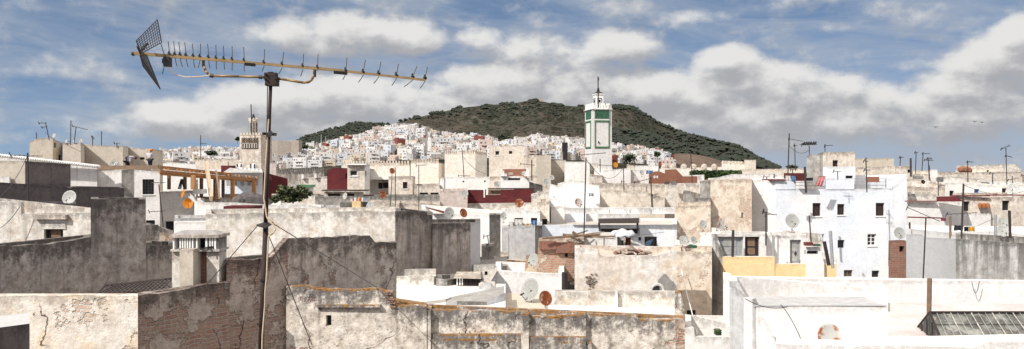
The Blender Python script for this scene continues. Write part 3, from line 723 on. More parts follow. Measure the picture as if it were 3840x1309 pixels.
# ================================================================== far landmarks
# arcaded school
def school():
    Y = 900.
    a = pt(N, 885, 560, Y); r = empty('school_building', (a.x, a.y, a.z), 'long white three-storey building with rows of dark arched windows on the slope', 'building')
    bm = nb(); ibox(bm, N, 890, 478, 1085, 640, Y, 20, Yb=Y+14); ibox(bm, N, 812, 510, 890, 640, Y-1, 18, Yb=Y-1); ibox(bm, N, 748, 545, 812, 640, Y-2, 14); ibox(bm, N, 1085, 520, 1115, 640, Y+14, 14)
    for v in bm.verts: pass
    mk('walls', bm, 'fw', r)
    for row, (yy) in enumerate((500, 526, 552)):
        for i in range(6 if row else 6):
            for k0, xs in enumerate((908, 985, 1048)):
                pass
    wn = [(905+ (i%3)*13+(i//3)*78, yy) for yy in (492, 520, 548) for i in range(6)]+[(1055+9*i, yy) for yy in (497, 524, 550) for i in range(3)]
    for (x_, y_) in wn:
        b = nb(); f_ = (x_-890)/195.; ibox(b, N, x_, y_, x_+7, y_+13, Y-.3+14*f_, .25); mk('window', b, 'fwin', r)
    for (x_, y_) in [(828+12*i, yy) for yy in (528, 552) for i in range(4)]+[(760+12*i, 560) for i in range(4)]:
        b = nb(); ibox(b, N, x_, y_, x_+6, y_+10, Y-2.6, .25); mk('window', b, 'fwin', r)
school()
# long white retaining wall / ramp up to the left shoulder
def strip(name, mat, cv, pts, h, dep, label, cat):
    bm = nb()
    for (x0, y0, Y0), (x1, y1, Y1) in zip(pts[:-1], pts[1:]):
        a = pt(cv, x0, y0, Y0); b = pt(cv, x1, y1, Y1); d = Vector((b.x-a.x, b.y-a.y, 0)); n = Vector((-d.y, d.x, 0)).normalized()*dep
        z = Vector((0, 0, -h)); hexa(bm, [a+z, b+z, b+z+n, a+z+n, a, b, b+n, a+n])
    return solo(name, bm, mat, label, cat)
strip('retaining_wall', 'fw', N, [(240,374,1245),(300,352,1300),(390,320,1400),(470,296,1480),(545,288,1520),(600,287,1530)], 9, 2, 'long white retaining wall climbing the left shoulder of the mountain', 'wall')
strip('fortified_terrace', 'TN', Bc, [(555,225,620),(600,223,620),(690,226,622),(712,222,624),(738,222,625)], 16, 18, 'sandy stone fortress walls on the skyline right of the old minaret', 'fortress')
strip('fortress_gate', 'OC', Bc, [(690,221,618),(738,221,618)], 12, 10, 'square stone bastion at the right end of the skyline fortress', 'fortress')
strip('white_road_wall', 'fw', N, [(0,604,575),(300,606,575),(560,596,577),(760,580,579),(950,570,581)], 5, .5, 'low white wall along the road beneath the hill town', 'wall')
# scrubby terraced bank below the road
bm = nb(); g0 = []
for j in range(10):
    r_ = []
    for i in range(61):
        Y = 440+13*j; p = 1390+290*i/60.; y1 = 600; y0 = interp([(1390, 588), (1500, 583), (1600, 575), (1680, 570)], p)
        py = 622+(y0-622)*(j/9.)**.7; z = CZ+(HY-py)/F*Y+1.2*noise.fractal(Vector((p/8, j*.9, 0)), 1, 2, 4); r_.append(bm.verts.new(((p-CX)/F*Y, Y, z)))
    g0.append(r_)
for a, b in zip(g0[:-1], g0[1:]):
    for i in range(60): bm.faces.new((a[i], a[i+1], b[i+1], b[i]))
m = bpy.data.materials.new('terraced_scrub'); m.use_nodes = True; t = NT(m.node_tree); pos = t.n('ShaderNodeNewGeometry').outputs['Position']
n1 = t.noise(t.mul(pos, (1, 1, 3)), .35, 7, .7); n2 = t.noise(t.mul(pos, (.5, .5, 5)), .30, 6, .6)
c = t.mix(t.ss(n1, .46, .54), (.26, .17, .10), (.022, .028, .011)); c = t.mix(t.ss(n2, .62, .65), c, (.55, .46, .34))
bs = t.n('ShaderNodeBsdfPrincipled'); t.put(bs.inputs['Base Color'], c); bs.inputs['Roughness'].default_value = 1
o = t.n('ShaderNodeOutputMaterial'); t.l(bs.outputs[0], o.inputs[0]); M['terr'] = m
tag(mk('terraced_bank', bm, 'terr', None, True), None, kind='structure')
# green lawn bank left
strip('green_bank', 'ivy', Bc, [(760,258,760),(870,282,740),(960,303,720),(1050,325,700)], 6, 6, 'green planted bank running down between the white houses', 'hedge')
# summit fort & masts
bm = nb(); ibox(bm, N, 1852, 50, 1898, 95, 2560, 20); ibox(bm, N, 1835, 58, 1856, 95, 2560, 20); ibox(bm, N, 1818, 64, 1836, 95, 2560, 20); ibox(bm, N, 1860, 44, 1868, 50.2, 2560, 8)
solo('hilltop_fort', bm, 'OC', 'small ruined stone fort on the very summit of the mountain', 'fort')
def lattice(cv, x, y0, y1, Y, wpx, label):
    bm = nb(); a = pt(cv, x-wpx, y1, Y); b = pt(cv, x+wpx, y1, Y); tp = pt(cv, x, y0, Y); r = .22
    tube(bm, a, tp, r, 4); tube(bm, b, tp, r, 4)
    for k in range(7):
        f0, f1 = k/7., (k+1)/7.; tube(bm, a.lerp(tp, f0), b.lerp(tp, f1), r*.7, 4); tube(bm, b.lerp(tp, f0), a.lerp(tp, f1), r*.7, 4)
    solo('lattice_mast', bm, 'grey', label, 'mast')
lattice(N, 1938, 10, 95, 2550, 9, 'tall lattice radio mast just right of the summit fort')
lattice(N, 2134, 85, 128, 2560, 3, 'small radio mast in the dip right of the summit')
lattice(Bc, 886, 180, 235, 1000, 3, 'left of two thin masts in front of the wooded ridge')
lattice(Bc, 915, 196, 235, 1000, 3, 'right of two thin masts in front of the wooded ridge')
lattice(N, 420, 245, 300, 1500, 2, 'thin mast behind the top of the long white ramp')
# ------------------------------------------------------------------ trees
def tree(cv, x, y0, y1, wpx, Y, label, leafm='leafd', n_=900, ls=.35, seed=0, name='tree', group=None, ncl=14, cr=.36):
    rr = random.Random(seed); b0 = pt(cv, x, y1, Y); tp = pt(cv, x, y0, Y); hh = tp.z-b0.z; rad = wpx/cv[2]/F*Y/2
    r = empty(name, (b0.x, b0.y, b0.z-1), label, 'tree', group)
    bm = nb(); tube(bm, b0-Vector((0, 0, 1.5)), b0+Vector((0, 0, hh*.5)), hh*.05, 7, hh*.03)
    cen = []
    for i in range(9):
        a = i*2.4; q = b0+Vector((math.cos(a)*rad*rr.uniform(.4, .8), math.sin(a)*rad*.6, hh*rr.uniform(.5, .9))); tube(bm, b0+Vector((0, 0, hh*rr.uniform(.2, .48))), q, hh*.02, 5, hh*.006); cen.append(q)
    mk('trunk', bm, 'bark', r); bm = nb()
    for i in range(ncl): cen.append(b0+Vector((rr.uniform(-.85, .85)*rad, rr.uniform(-.7, .7)*rad, hh*rr.uniform(.35, .92))))
    for i in range(n_):
        c = rr.choice(cen); rs = rad*cr
        while True:
            v = Vector((rr.uniform(-1, 1), rr.uniform(-1, 1), rr.uniform(-1, 1)))
            if v.length < 1: break
        p = c+Vector((v.x*rs, v.y*rs, v.z*min(rs, hh*.16))); s = ls*rr.uniform(.6, 1.3)
        ax = Vector((rr.uniform(-1, 1), rr.uniform(-1, 1), rr.uniform(-.6, .6))).normalized(); bx_ = ax.orthogonal().normalized()
        bm.faces.new([bm.verts.new(p+q_) for q_ in (ax*s, bx_*s*.5, -ax*s, -bx_*s*.5)])
    mk('crown', bm, leafm, r); return r
tree(Bc, 700, 520, 665, 255, 57, 'green feathery tree spreading over the roofs right of the aerial mast', 'leaf', 2600, .13, 1, ncl=46, cr=.15)
for i, (cv, x, y0, y1, w_, Y, lb) in enumerate([(D,458,305,400,85,330,'dark bushy tree beside the white and green minaret'),(D,640,292,350,36,420,'small dark tree among white houses left of the brown knoll'),
    (N,680,540,585,85,520,'round dark tree left of the arcaded school'),(N,510,530,560,48,560,'leftmost of three dark trees below the hill town houses'),(N,575,530,562,48,555,'middle of three dark trees below the hill town houses'),
    (Bc,165,293,330,75,330,'low dark tree among houses left of the old minaret'),(N,1520,400,460,110,1150,'dark trees in the gully at mid slope'),(N,1640,460,500,90,900,'dark shrubs at the foot of the gully'),
    (E,375,262,300,85,230,'dark tree top peeping over the roof beside the grey hut'),(Bc,770,255,285,50,640,'dark tree just right of the skyline fortress'),(Bc,335,200,232,22,640,'small tree on the skyline left of the old minaret')]):
    tree(cv, x, y0, y1, w_, Y, lb, 'leafd', 500, max(.3, Y/700.), 20+i)

# ------------------------------------------------------------------ white and green minaret
def minaret():
    Y = 160.
    def corner(x, y=0): a = px(O, x, 0)[0]; return a
    # plan: near edge at O x=232, left face to 162, right face to 385 (tower tapers slightly upward)
    def X(xpx, YY): return (xpx-CX)/F*YY
    e0 = corner(236); l0 = corner(163); r0 = corner(378)
    c = Vector((X(e0, Y), Y)); dr = Vector((math.cos(math.radians(11)), math.sin(math.radians(11)))); m_ = (r0-CX)/F; t = (m_*c.y-c.x)/(dr.x-m_*dr.y); R_ = c+dr*t
    Ls = t*1.3; dl = Vector((-dr.y, dr.x)); Lc = c+dl*Ls; Bk = R_+dl*Ls
    zt = pt(O, 236, 306, Y).z; root = empty('minaret', (c.x, c.y, 0), 'tall square white minaret with green tiled panels and small lantern turret', 'minaret')
    cen = (c+Bk)/2
    def prism(bm, k0, k1, z0, z1, mi=0):
        P0 = [cen+(q-cen)*k0 for q in (c, R_, Bk, Lc)]; P1 = [cen+(q-cen)*k1 for q in (c, R_, Bk, Lc)]
        hexa(bm, [Vector((q.x, q.y, z0)) for q in P0]+[Vector((q.x, q.y, z1)) for q in P1], mi)
    bm = nb(); bm.loops.layers.uv.new('UVMap'); bm.loops.layers.uv.new('Top'); prism(bm, 1.06, 1.0, 0, zt); mk('shaft', bm, 'WB', root)
    def facebox(bm, P0, P1, f0, f1, z0, z1, proud, mi=0):
        d = (P1-P0); n = Vector((d.y, -d.x)).normalized(); a = P0+d*f0; b = P0+d*f1
        q = [a+n*proud, b+n*proud, b-n*.4, a-n*.4]
        hexa(bm, [Vector((s.x, s.y, z0)) for s in q]+[Vector((s.x, s.y, z1)) for s in q], mi)
    z = lambda y: pt(O, 236, y, Y).z
    for P0, P1, in ((c, R_), (Lc, c)):
        b = nb(); facebox(b, P0, P1, .13, .87, z(380), z(318), .05); mk('tile_panel', b, 'green', root)
        b = nb(); pr = .16
        facebox(b, P0, P1, .12, .88, z(402), z(392), pr); facebox(b, P0, P1, .12, .88, z(596), z(584), pr); facebox(b, P0, P1, .12, .165, z(584), z(402), pr); facebox(b, P0, P1, .835, .88, z(584), z(402), pr)
        mk('tile_frame', b, 'greenv', root)
        b = nb(); facebox(b, P0, P1, -.02, 1.02, z(312), z(308), .28); mk('cornice', b, 'white', root)
    b = nb()
    for P0, P1 in ((c, R_), (Lc, c), (Bk, Lc), (R_, Bk)):
        for i in range(7):
            f = (i+.5)/7; facebox(b, P0, P1, f-.05, f+.05, zt, zt+.75, .02); facebox(b, P0, P1, f-.025, f+.025, zt+.75, zt+1.05, .0)
    mk('battlement', b, 'white', root)
    b = nb(); facebox(b, c, R_, .3, .34, z(560), z(545), .26); mk('slit_window', b, 'dark', root)
    # lantern
    zl = z(198); b = nb(); prism(b, .40, .38, zt-.5, zl); mk('lantern', b, 'white', root)
    b = nb(); prism(b, .44, .44, zl, zl+.22); mk('lantern_cornice', b, 'white', root)
    b = nb(); P_ = [cen+(q-cen)*.45 for q in (c, R_, Bk, Lc)]; ap = Vector((cen.x, cen.y, z(166))); vs = [b.verts.new((q.x, q.y, zl+.22)) for q in P_]; v = b.verts.new(ap)
    for i in range(4): b.faces.new((vs[i], vs[(i+1)%4], v))
    b.faces.new(vs[::-1]); mk('lantern_roof', b, 'rustst', root)
    cl, cr, cL = cen+(c-cen)*.39, cen+(R_-cen)*.39, cen+(Lc-cen)*.39
    for P0, P1 in ((cl, cr), (cL, cl)):
        b = nb()
        for (f0, f1, y0, y1) in ((.2, .8, 228, 224), (.2, .8, 268, 264), (.2, .28, 264, 228), (.72, .8, 264, 228)): facebox(b, P0, P1, f0, f1, z(max(y0, y1)), z(min(y0, y1)), .05)
        w_ = mk('lantern_window', b, 'steel', root); b = nb(); facebox(b, P0, P1, .4, .6, z(256), z(236), .04); mk('opening', b, 'dark', w_)
    b = nb(); q = Vector((cen.x, cen.y, 0)); 
    tube(b, (cen.x, cen.y, z(175)), (cen.x, cen.y, z(130)), .05, 5)
    for k, y_ in enumerate((165, 157, 150, 144)): ball(b, Vector((cen.x, cen.y, z(y_))), .32-.06*k)
    mk('finial', b, 'steel', root)
    b = nb(); s = pt(O, 281, 300, Y-2); e = pt(O, 278, 72, Y-2); tube(b, s, e, .11, 5); e2 = pt(O, 286, 90, Y-2); tube(b, e, e2, .07, 4); tube(b, e2, pt(O, 282, 104, Y-2), .07, 4)
    mk('flagpole', b, 'steel', root)
minaret()
def old_minaret():
    Y = 140.
    root = empty('old_minaret', (pt(Bc, 420, 0, Y).x, Y, 0), 'weathered stone minaret with patterned arcade panel and octagonal turret', 'minaret')
    X = lambda x, YY=Y: pt(Bc, x, 0, YY).x
    z = lambda y: pt(Bc, 0, y, Y).z
    bm = nb(); bm.loops.layers.uv.new('UVMap'); bm.loops.layers.uv.new('Top')
    x0, x1 = X(349), X(487); dp = 6.5
    hexa(bm, [Vector(v) for v in ((x0-.15, Y, 0), (x1+.4, Y, 0), (x1+.4, Y+dp, 0), (x0-.15, Y+dp, 0), (x0, Y, z(188)), (x1, Y, z(188)), (x1, Y+dp, z(188)), (x0, Y+dp, z(188)))])
    mk('shaft', bm, 'CL', root)
    b = nb()
    n = 7
    for i in range(n):
        a = x0+(x1-x0)*i/n; w_ = (x1-x0)/n
        box(b, (a+w_*.15, Y-.05, z(188)), (a+w_*.85, Y+.35, z(178))); box(b, (a+w_*.3, Y-.05, z(178)+.001), (a+w_*.7, Y+.35, z(170)))
        ys = Y+dp*i/n; hh = dp/n; box(b, (x1-.35, ys+hh*.15, z(188)), (x1+.05, ys+hh*.85, z(178))); box(b, (x1-.35, ys+hh*.3, z(178)+.001), (x1+.05, ys+hh*.7, z(170)))
    mk('battlement', b, 'stone', root)
    b = nb(); box(b, (X(362), Y-.10, z(276)), (X(470), Y+.2, z(205))); pn = mk('arcade_panel', b, 'DK', root)
    bs_, bt = nb(), nb()
    for i in range(6):
        a = X(366)+(X(466)-X(366))*(i+.5)/6; w_ = (X(466)-X(366))/6
        for (za, zb) in ((z(272), z(250)),): tube(bs_, (a-w_*.42, Y-.16, za), (a-w_*.42, Y-.16, zb), .055, 5); tube(bs_, (a+w_*.42, Y-.16, za), (a+w_*.42, Y-.16, zb), .055, 5)
        for k in range(6):
            t0, t1 = math.pi*k/6, math.pi*(k+1)/6; R = w_*.42
            tube(bs_, (a+R*math.cos(t0), Y-.16, z(250)+R*1.3*math.sin(t0)), (a+R*math.cos(t1), Y-.16, z(250)+R*1.3*math.sin(t1)), .05, 5)
        for r2 in range(2):
            zc = z(236)+r2*.36+.12
            for sgn in (-1, 1): tube(bt, (a-sgn*w_*.4, Y-.15, zc-.17), (a+sgn*w_*.4, Y-.15, zc+.17), .045, 4)
    mk('column_arches', bs_, 'stone', pn); mk('tile_lattice', bt, 'LI', pn)
    # turret
    cx_, cy_ = pt(Bc, 439, 0, Y+dp/2).x, Y+dp/2; ru = (X(468)-X(410))/2*.95
    b = nb(); tube(b, (cx_, cy_, z(188)), (cx_, cy_, z(88)), ru, 8); mk('turret', b, 'stone', root)
    b = nb(); tube(b, (cx_, cy_, z(88)), (cx_, cy_, z(76)), ru*1.14, 8); 
    for i in range(8): a = i*math.pi/4+.39; ball(b, Vector((cx_+math.cos(a)*ru*.95, cy_+math.sin(a)*ru*.95, z(73))), .16)
    mk('turret_cornice', b, 'stone', root)
    for i in range(8):
        a = i*math.pi/4+math.pi/8*0; 
        if math.sin(a) < .3:
            d = Vector((math.cos(a+.39), math.sin(a+.39), 0)); b = nb(); c_ = Vector((cx_, cy_, 0))+d*ru*.925; sd = Vector((-d.y, d.x, 0))*ru*.22
            q = [c_-sd+d*.05, c_+sd+d*.05, c_+sd-d*.1, c_-sd-d*.1]; hexa(b, [v+Vector((0, 0, z(172))) for v in q]+[v+Vector((0, 0, z(98))) for v in q]); mk('niche', b, 'DK', root)
    b = nb(); ball(b, Vector((cx_, cy_, z(78))), ru*.8, 2, sz=(1, 1, .45)); tube(b, (cx_, cy_, z(72)), (cx_, cy_, z(36)), .05, 5)
    for y_, r_ in ((62, .3), (54, .24), (46, .17)): ball(b, Vector((cx_, cy_, z(y_))), r_)
    mk('finial', b, 'steel', root)
    b = nb(); tube(b, pt(Bc, 430, 185, Y-.4), pt(Bc, 424, -15, Y-.4), .09, 5); mk('flagpole', b, 'steel', root)
    for i in range(2): pass
old_minaret()
bm = nb()
for i, x_ in enumerate((346, 434)):
    X0, X1 = pt(Bc, x_-17, 0, 118).x, pt(Bc, x_+17, 0, 118).x; z0, z1 = pt(Bc, 0, 425, 118).z, pt(Bc, 0, 386, 118).z
    r = empty('chimney_lantern', ((X0+X1)/2, 118, z0), f'small white domed roof turret at the foot of the old minaret, {"left" if i == 0 else "right"} one', 'turret', 'white roof turrets')
    b = nb(); box(b, (X0, 118, z0-3), (X1, 119.2, z1)); mk('turret_body', b, 'white', r); b = nb(); ball(b, Vector(((X0+X1)/2, 118.6, z1)), (X1-X0)*.45, 2, sz=(1, 1, .8)); ball(b, Vector(((X0+X1)/2, 118.6, z1+.6)), .15); mk('dome', b, 'white', r)
    for k in (-.25, .25): b = nb(); box(b, ((X0+X1)/2+k-.08, 117.96, z0+.4), ((X0+X1)/2+k+.08, 118.1, z0+1.0)); mk('opening', b, 'dark', r)
bm.free()

def battlement(root, cv, x0, y0, x1, y1, Y0, Y1, n, h=.9, mat='CL', dep=.5, name='battlement'):
    a = pt(cv, x0, y0, Y0); b = pt(cv, x1, y1, Y1); d = b-a; u2 = Vector((d.x, d.y, 0)); nn_ = Vector((-u2.y, u2.x, 0)).normalized()*dep
    bm = nb(); bm.loops.layers.uv.new('UVMap'); bm.loops.layers.uv.new('Top')
    n = int(n*1.3); h *= .72
    for i in range(n):
        p = a+d*((i+.04)/n); q = a+d*((i+.96)/n); p2 = a+d*((i+.32)/n); q2 = a+d*((i+.68)/n); zz = Vector((0, 0, h)); dn = Vector((0, 0, -.03))
        hexa(bm, [p+dn, q+dn, q+nn_+dn, p+nn_+dn, p2+zz, q2+zz, q2+nn_+zz, p2+nn_+zz])
    return mk(name, bm, mat, root)

# ================================================================== buildings, far to near
# ---- skyline left
r = B('tan rendered roof house with rounded top, leftmost on the skyline', 'house', 'TN', A, [(195,235,94),(225,217,'a4'),(262,207,'a4'),(347,208,'a4'),(412,250,'a86')], 5, ops=[(3,356,237,371,270,'dark'),(3,386,318,408,356,'dark')])
B('tan rendered block with three dishes on its roof, second on the left skyline', 'house', 'TN', A, [(413,240,91),(532,240,'a4'),(556,246,'a88')], 6)
B('long tan rendered block behind the air conditioner on the left skyline', 'house', 'TN', A, [(540,246,94.5),(640,256,'a3'),(810,258,'a3'),(845,264,'a86')], 6)
B('tan rendered block directly behind the two roof workers', 'house', 'TN', A, [(830,266,97),(905,275,'a3'),(1002,277,'a3'),(1073,290,'a84')], 7, ops=[(1,920,333,952,349,'dark')])
# ---- citadel walls, centre
r = B('long pale citadel wall with a row of pointed merlons, left of the old gate bastion', 'city wall', 'CL', C, [(-210,385,138),(0,386,'a2'),(240,386,'a2')], 3, name='city_wall', ph=.2)
battlement(r, C, -200, 385, 240, 386, 138, 140.5, 17, 1.0)
r = B('square white citadel bastion with saw-tooth merlons and shaded flank', 'city wall', 'CL', C, [(245,372,133),(430,368,'a2'),(482,376,'a70')], 6, name='city_wall', ph=.3)
battlement(r, C, 245, 372, 430, 368, 133, 133.3, 14, .9); 
r = B('tall peach citadel tower with dropped plaster patch and merlons', 'city wall', 'CL', C, [(470,312,126),(672,308,'a2'),(748,316,'a35')], 8, name='city_wall', ph=.4)
battlement(r, C, 470, 312, 672, 308, 126, 126.3, 13, .85); battlement(r, C, 672, 308, 748, 316, 126.3, 130, 5, .85)
r = B('dark stained battlemented wall behind the green tree', 'city wall', 'DS', Bc, [(590,432,122),(700,430,'a2'),(905,424,'a2')], 3, name='city_wall', ph=.2)
battlement(r, Bc, 590, 432, 905, 424, 122, 123.5, 17, .8, 'GY')
r = B('long pale city wall with round-topped merlons right of the white minaret', 'city wall', 'CL', D, [(655,408,150),(690,405,'a2'),(860,405,'a2'),(1070,395,'a2')], 3, name='city_wall', ph=.2)
for i, x in enumerate((688, 745, 815, 880, 950, 1015)):
    p_ = pt(D, x, 404, 150.5); b = nb(); ball(b, p_, .62, 2, sz=(1.0, .6, 1.25)); mk('merlon', b, 'CR', r)
r = B('raised stretch of pale city wall stepping up to a square tower', 'city wall', 'CL', D, [(1065,372,146),(1140,370,'a2'),(1212,378,'a2')], 3, name='city_wall', ph=.2)
battlement(r, D, 1070, 372, 1212, 378, 146, 146.8, 6, .6)
B('square cream tower with brown eaves at the right end of the city wall', 'tower', 'CR', D, [(1212,350,145),(1290,350,'a2')], 4, name='wall_tower', ph=.0, roof='RF')
B('low white roofs left of the arcaded school seen under the citadel', 'house', 'WH', Bc, [(1195,372,150),(1400,372,150)], 6)
# ---- row Y 85-120
B('tall tan apartment block with two small windows high on its wall', 'house', 'CR', C, [(762,258,112),(995,253,'a3')], 9, base=0, ops=[(0,803,292,831,320,'wframe','half-open white window'),(0,893,292,915,311,'dark')], rag=.05)
B('grey-beige annex right of the tall tan block, topmost', 'house', 'OC', C, [(990,322,110),(1078,318,'a2')], 8)
B('plain tan block stepping down right of the tall tan apartment block', 'house', 'TN', C, [(1073,320,104),(1170,316,'a3')], 8)
B('lower tan block with diagonal shade beside the white house', 'house', 'TN', C, [(1168,352,108),(1268,352,'a3')], 8)
B('white house between the tan blocks and the white and green minaret', 'house', 'WG', C, [(1265,366,100),(1400,362,'a2')], 8)
B('bright white block below the foot of the white and green minaret, left', 'house', 'WH', D, [(30,362,96),(196,364,'a2')], 8)
B('pale wall with a worn corner in front of the minaret foot', 'house', 'WD', D, [(192,372,98),(232,374,'a2'),(262,376,'a2')], 6)
B('low white cube just in front of the minaret foot', 'house', 'WH', D, [(225,402,94),(345,404,'a2')], 6)
B('grey shadowed lean-to below the minaret', 'shed', 'OC', D, [(195,445,90),(280,455,'a2')], 5)
B('white block with a shaded left half right of the minaret foot', 'house', 'WH', D, [(282,420,92),(356,414,'a2'),(466,405,'a2')], 8)
B('white house with flat slab roof beside the brick ruins', 'house', 'WH', D, [(466,418,96),(592,415,'a2')], 7)
B('white rooftop strip above the brick ruins', 'house', 'WH', D, [(495,388,108),(648,388,'a2')], 7)
B('dark brown rooftop room behind the white strip', 'house', 'OC', D, [(440,380,118),(500,390,118)], 6)
B('raw orange-brick upper floor standing open above the washing', 'house', 'OR', D, [(585,432,90),(650,425,'a2'),(690,440,'a2')], 5)
B('raw orange-brick gable wall left of the ivy terrace', 'house', 'OR', D, [(690,415,86),(765,412,'a2'),(812,462,'a10')], 6)
B('low raw orange-brick wall beneath the white dish', 'wall', 'OR', D, [(805,462,82),(905,460,'a2')], 5, name='brick_wall')
r = B('roof terrace thickly overgrown with green ivy in front of the city wall', 'terrace', 'OC', D, [(865,440,112),(1190,438,'a2')], 10, name='roof_terrace')
b = nb(); rr = random.Random(5)
for i in range(3800):
    p_ = pt(D, rr.uniform(862, 1190), rr.uniform(427, 478), 111.6+rr.uniform(-.5, .3)); ax = Vector((rr.uniform(-1, 1), rr.uniform(-1, 1), rr.uniform(-1, 1))).normalized()*.32; bx_ = ax.orthogonal().normalized()*.2
    b.faces.new([b.verts.new(p_+q_) for q_ in (ax, bx_, -ax, -bx_)])
mk('ivy', b, 'ivy', r)
B('white low roof with sloping left edge behind the peach house', 'house', 'WH', D, [(975,480,88),(1140,444,'a8'),(1460,440,'a2')], 14, roof='RW')
B('narrow white parapet above the green terrace', 'house', 'WH', D, [(790,455,96),(950,450,'a2')], 6)
# ---- right skyline
B('long cream roof wall behind the red awning roofs', 'house', 'CR', E, [(-60,300,120),(180,292,'a2'),(470,290,'a2')], 8)
B('tan block directly right of the grey rooftop room on the skyline', 'house', 'TN', E, [(893,208,84),(1212,205,'a2')], 8)
r = B('longer lower tan block with broken end window right of the rooftop room', 'house', 'OC', E, [(895,280,78),(1365,268,'a2')], 8, ops=[(0,1325,298,1350,325,'dark')], rag=.05)
r = B('square grey and tan rooftop room with a dark window on the blue-white house', 'house', 'OC', E, [(495,185,62),(628,155,'a-46'),(892,152,'a2')], 6, ops=[(1,708,222,753,285,'shutter')], mats={0:'GY'}, name='rooftop_room', rag=.05)
B('whitewashed base storey of the tan rooftop room', 'house', 'BW', E, [(627,274,57.8),(895,272,'a2')], 3, name='rooftop_room', ops=[(0,815,348,876,372,'dark')])
B('long whitish upper storey alone on the right skyline', 'house', 'WD', Fc, [(620,292,126),(645,266,'a10'),(1120,252,'a2'),(1158,290,'a2')], 10)
B('low cream storey with a small arched hole below the long skyline storey', 'house', 'CR', Fc, [(760,290,112),(980,286,'a2')], 6, ops=[(0,878,304,898,318,'dark')], rag=.06)
B('long beige roof wall on the right skyline under the thin aerials', 'house', 'OC', Fc, [(470,324,104),(900,318,'a2'),(1250,318,'a2')], 10, rag=.08)
B('small cream cube on the skyline left of the aerial cluster', 'house', 'CR', Fc, [(272,305,98),(400,308,'a2')], 8)
B('white square roof tank room beside the cream cube', 'house', 'WH', Fc, [(412,298,94),(473,298,'a2')], 5)
B('cream crumbling roof wall with piled stones', 'house', 'WD', Fc, [(460,365,88),(630,356,'a2'),(860,380,'a2')], 10, rag=.12)
B('pale roofs with small window behind the blue-white house', 'house', 'CR', Fc, [(205,332,90),(400,335,'a2')], 8, ops=[(0,225,300,262,338,'dark')])
B('white low house carrying the black ventilator ring', 'house', 'WD', Fc, [(218,376,76),(405,375,'a2'),(408,398,'a2'),(480,418,'a2')], 10)
B('beige roof house with long sloping screed roof', 'house', 'OC', Fc, [(225,436,70),(440,446,'a2'),(532,450,'a2')], 8, roof='RF')
B('bright white roof mass at the far right under the beige roof wall', 'house', 'WH', Fc, [(800,395,80),(930,385,'a2'),(1010,425,'a2'),(1250,420,'a2')], 10)
B('white house with a blue door on its terrace', 'house', 'WH', Fc, [(535,405,66),(690,412,'a2'),(1052,440,'a2')], 9, ops=[(0,572,472,610,520,'dark'),(1,776,459,816,520,'bdoor','bright blue door'),(1,1004,446,1044,488,'dark')], roof='RW')
B('white block at the right edge beside the blue-door house', 'house', 'WH', Fc, [(1050,425,64),(1250,420,'a2')], 8)
B('patchy cream house under the red parapet left of the red awning', 'house', 'WD', Fc, [(228,498,62),(465,502,'a2')], 6)
r = B('old beige house with two dark windows and three spouts at the right', 'house', 'OC', Fc, [(610,520,57),(905,528,'a2'),(1250,515,'a2')], 9, ops=[(0,690,560,740,640,'dark'),(1,1006,554,1068,634,'dark')], rag=.04)
part(r, 'parapet_trim', 'rdp', Fc, [(610,510,905,520,56.8), (905,505,1250,514,57.3)], .5)
part(r, 'lower_whitewash', 'WH', Fc, [(690,655,912,800,56.75)], .3)
for i, x in enumerate((822, 855, 885)):
    b = nb(); tube(b, pt(Fc, x, 590, 57.1), pt(Fc, x, 604, 56.4), .14, 8, .09); mk('spout', b, 'tarp', r)
r = B('plain white house with a long red pipe left of the old beige house', 'house', 'WH', Fc, [(225,566,55),(690,566,'a2')], 1.5)
part(r, 'parapet_trim', 'rdp', Fc, [(228,556,470,564,54.7)], .4)
r = B('dark red corrugated roof shelter above the white wall', 'awning', 'RD', Fc, [(465,520,53.5),(620,518,'a2'),(675,552,'a2')], 1.2, base=pt(Fc,0,562,53.5).z, name='red_awning', ph=0)
B('low white parapet wall behind the laundry at the right', 'wall', 'WB', Fc, [(215,825,46),(345,822,'a2'),(700,808,'a2'),(960,806,'a2'),(1250,838,'a2')], 7, name='parapet_wall', roof='RW')
# ---- big bluish house
r = B('big bluish-white four-storey house with roof railings and dark shutters', 'house', 'BW', E, [(42,380,58),(120,384,'a-30'),(235,392,'a-30'),(402,455,'a1.5'),(655,460,'a1.5'),(885,460,'a1.5'),(1155,455,'a1.5'),(1195,452,'a1.5'),(1318,340,'a1.5')], 9, ph=.1,
      ops=[(4,543,574,610,682,'shutter'),(5,746,582,806,672,'shutter'),(6,1063,573,1134,680,'shutter'),(4,570,828,636,900,'dark'),(5,749,878,806,944,'dark'),(6,995,828,1068,925,'white','white casement window'),(5,800,1125,872,1180,'gframe','small brown four-pane window'),(6,1030,1130,1092,1186,'dark')],
      mats={0:'WH',1:'WH'}, roof='RW')
Q_ = [q_[1]-.04 for q_ in r['_p']]
part(r, 'parapet', 'BW', E, [(236,372,402,462,Q_[2],Q_[3]),(655,372,886,462,Q_[4],Q_[5]),(1155,372,1199,456,Q_[6],Q_[7])], .28)
part(r, 'pilaster', 'WH', E, [(118,386,134,512,Q_[1]-.02)], .2)
def railing(root, cv, x0, y0, x1, y1, Y0, Y1, n):
    b = nb(); a0 = pt(cv, x0, y1, Y0); a1 = pt(cv, x1, y1, Y1); t0 = pt(cv, x0, y0, Y0); t1 = pt(cv, x1, y0, Y1)
    for k in (0, .33, .66, 1): tube(b, a0.lerp(t0, k), a1.lerp(t1, k), .022, 4)
    for i in range(n+1): tube(b, a0.lerp(a1, i/n), t0.lerp(t1, i/n), .016, 4)
    return mk('railing', b, 'grey', root)
railing(r, E, 403, 374, 655, 460, Q_[3]+.1, Q_[4]+.1, 26); railing(r, E, 886, 372, 1155, 455, Q_[5]+.1, Q_[6]+.1, 28)
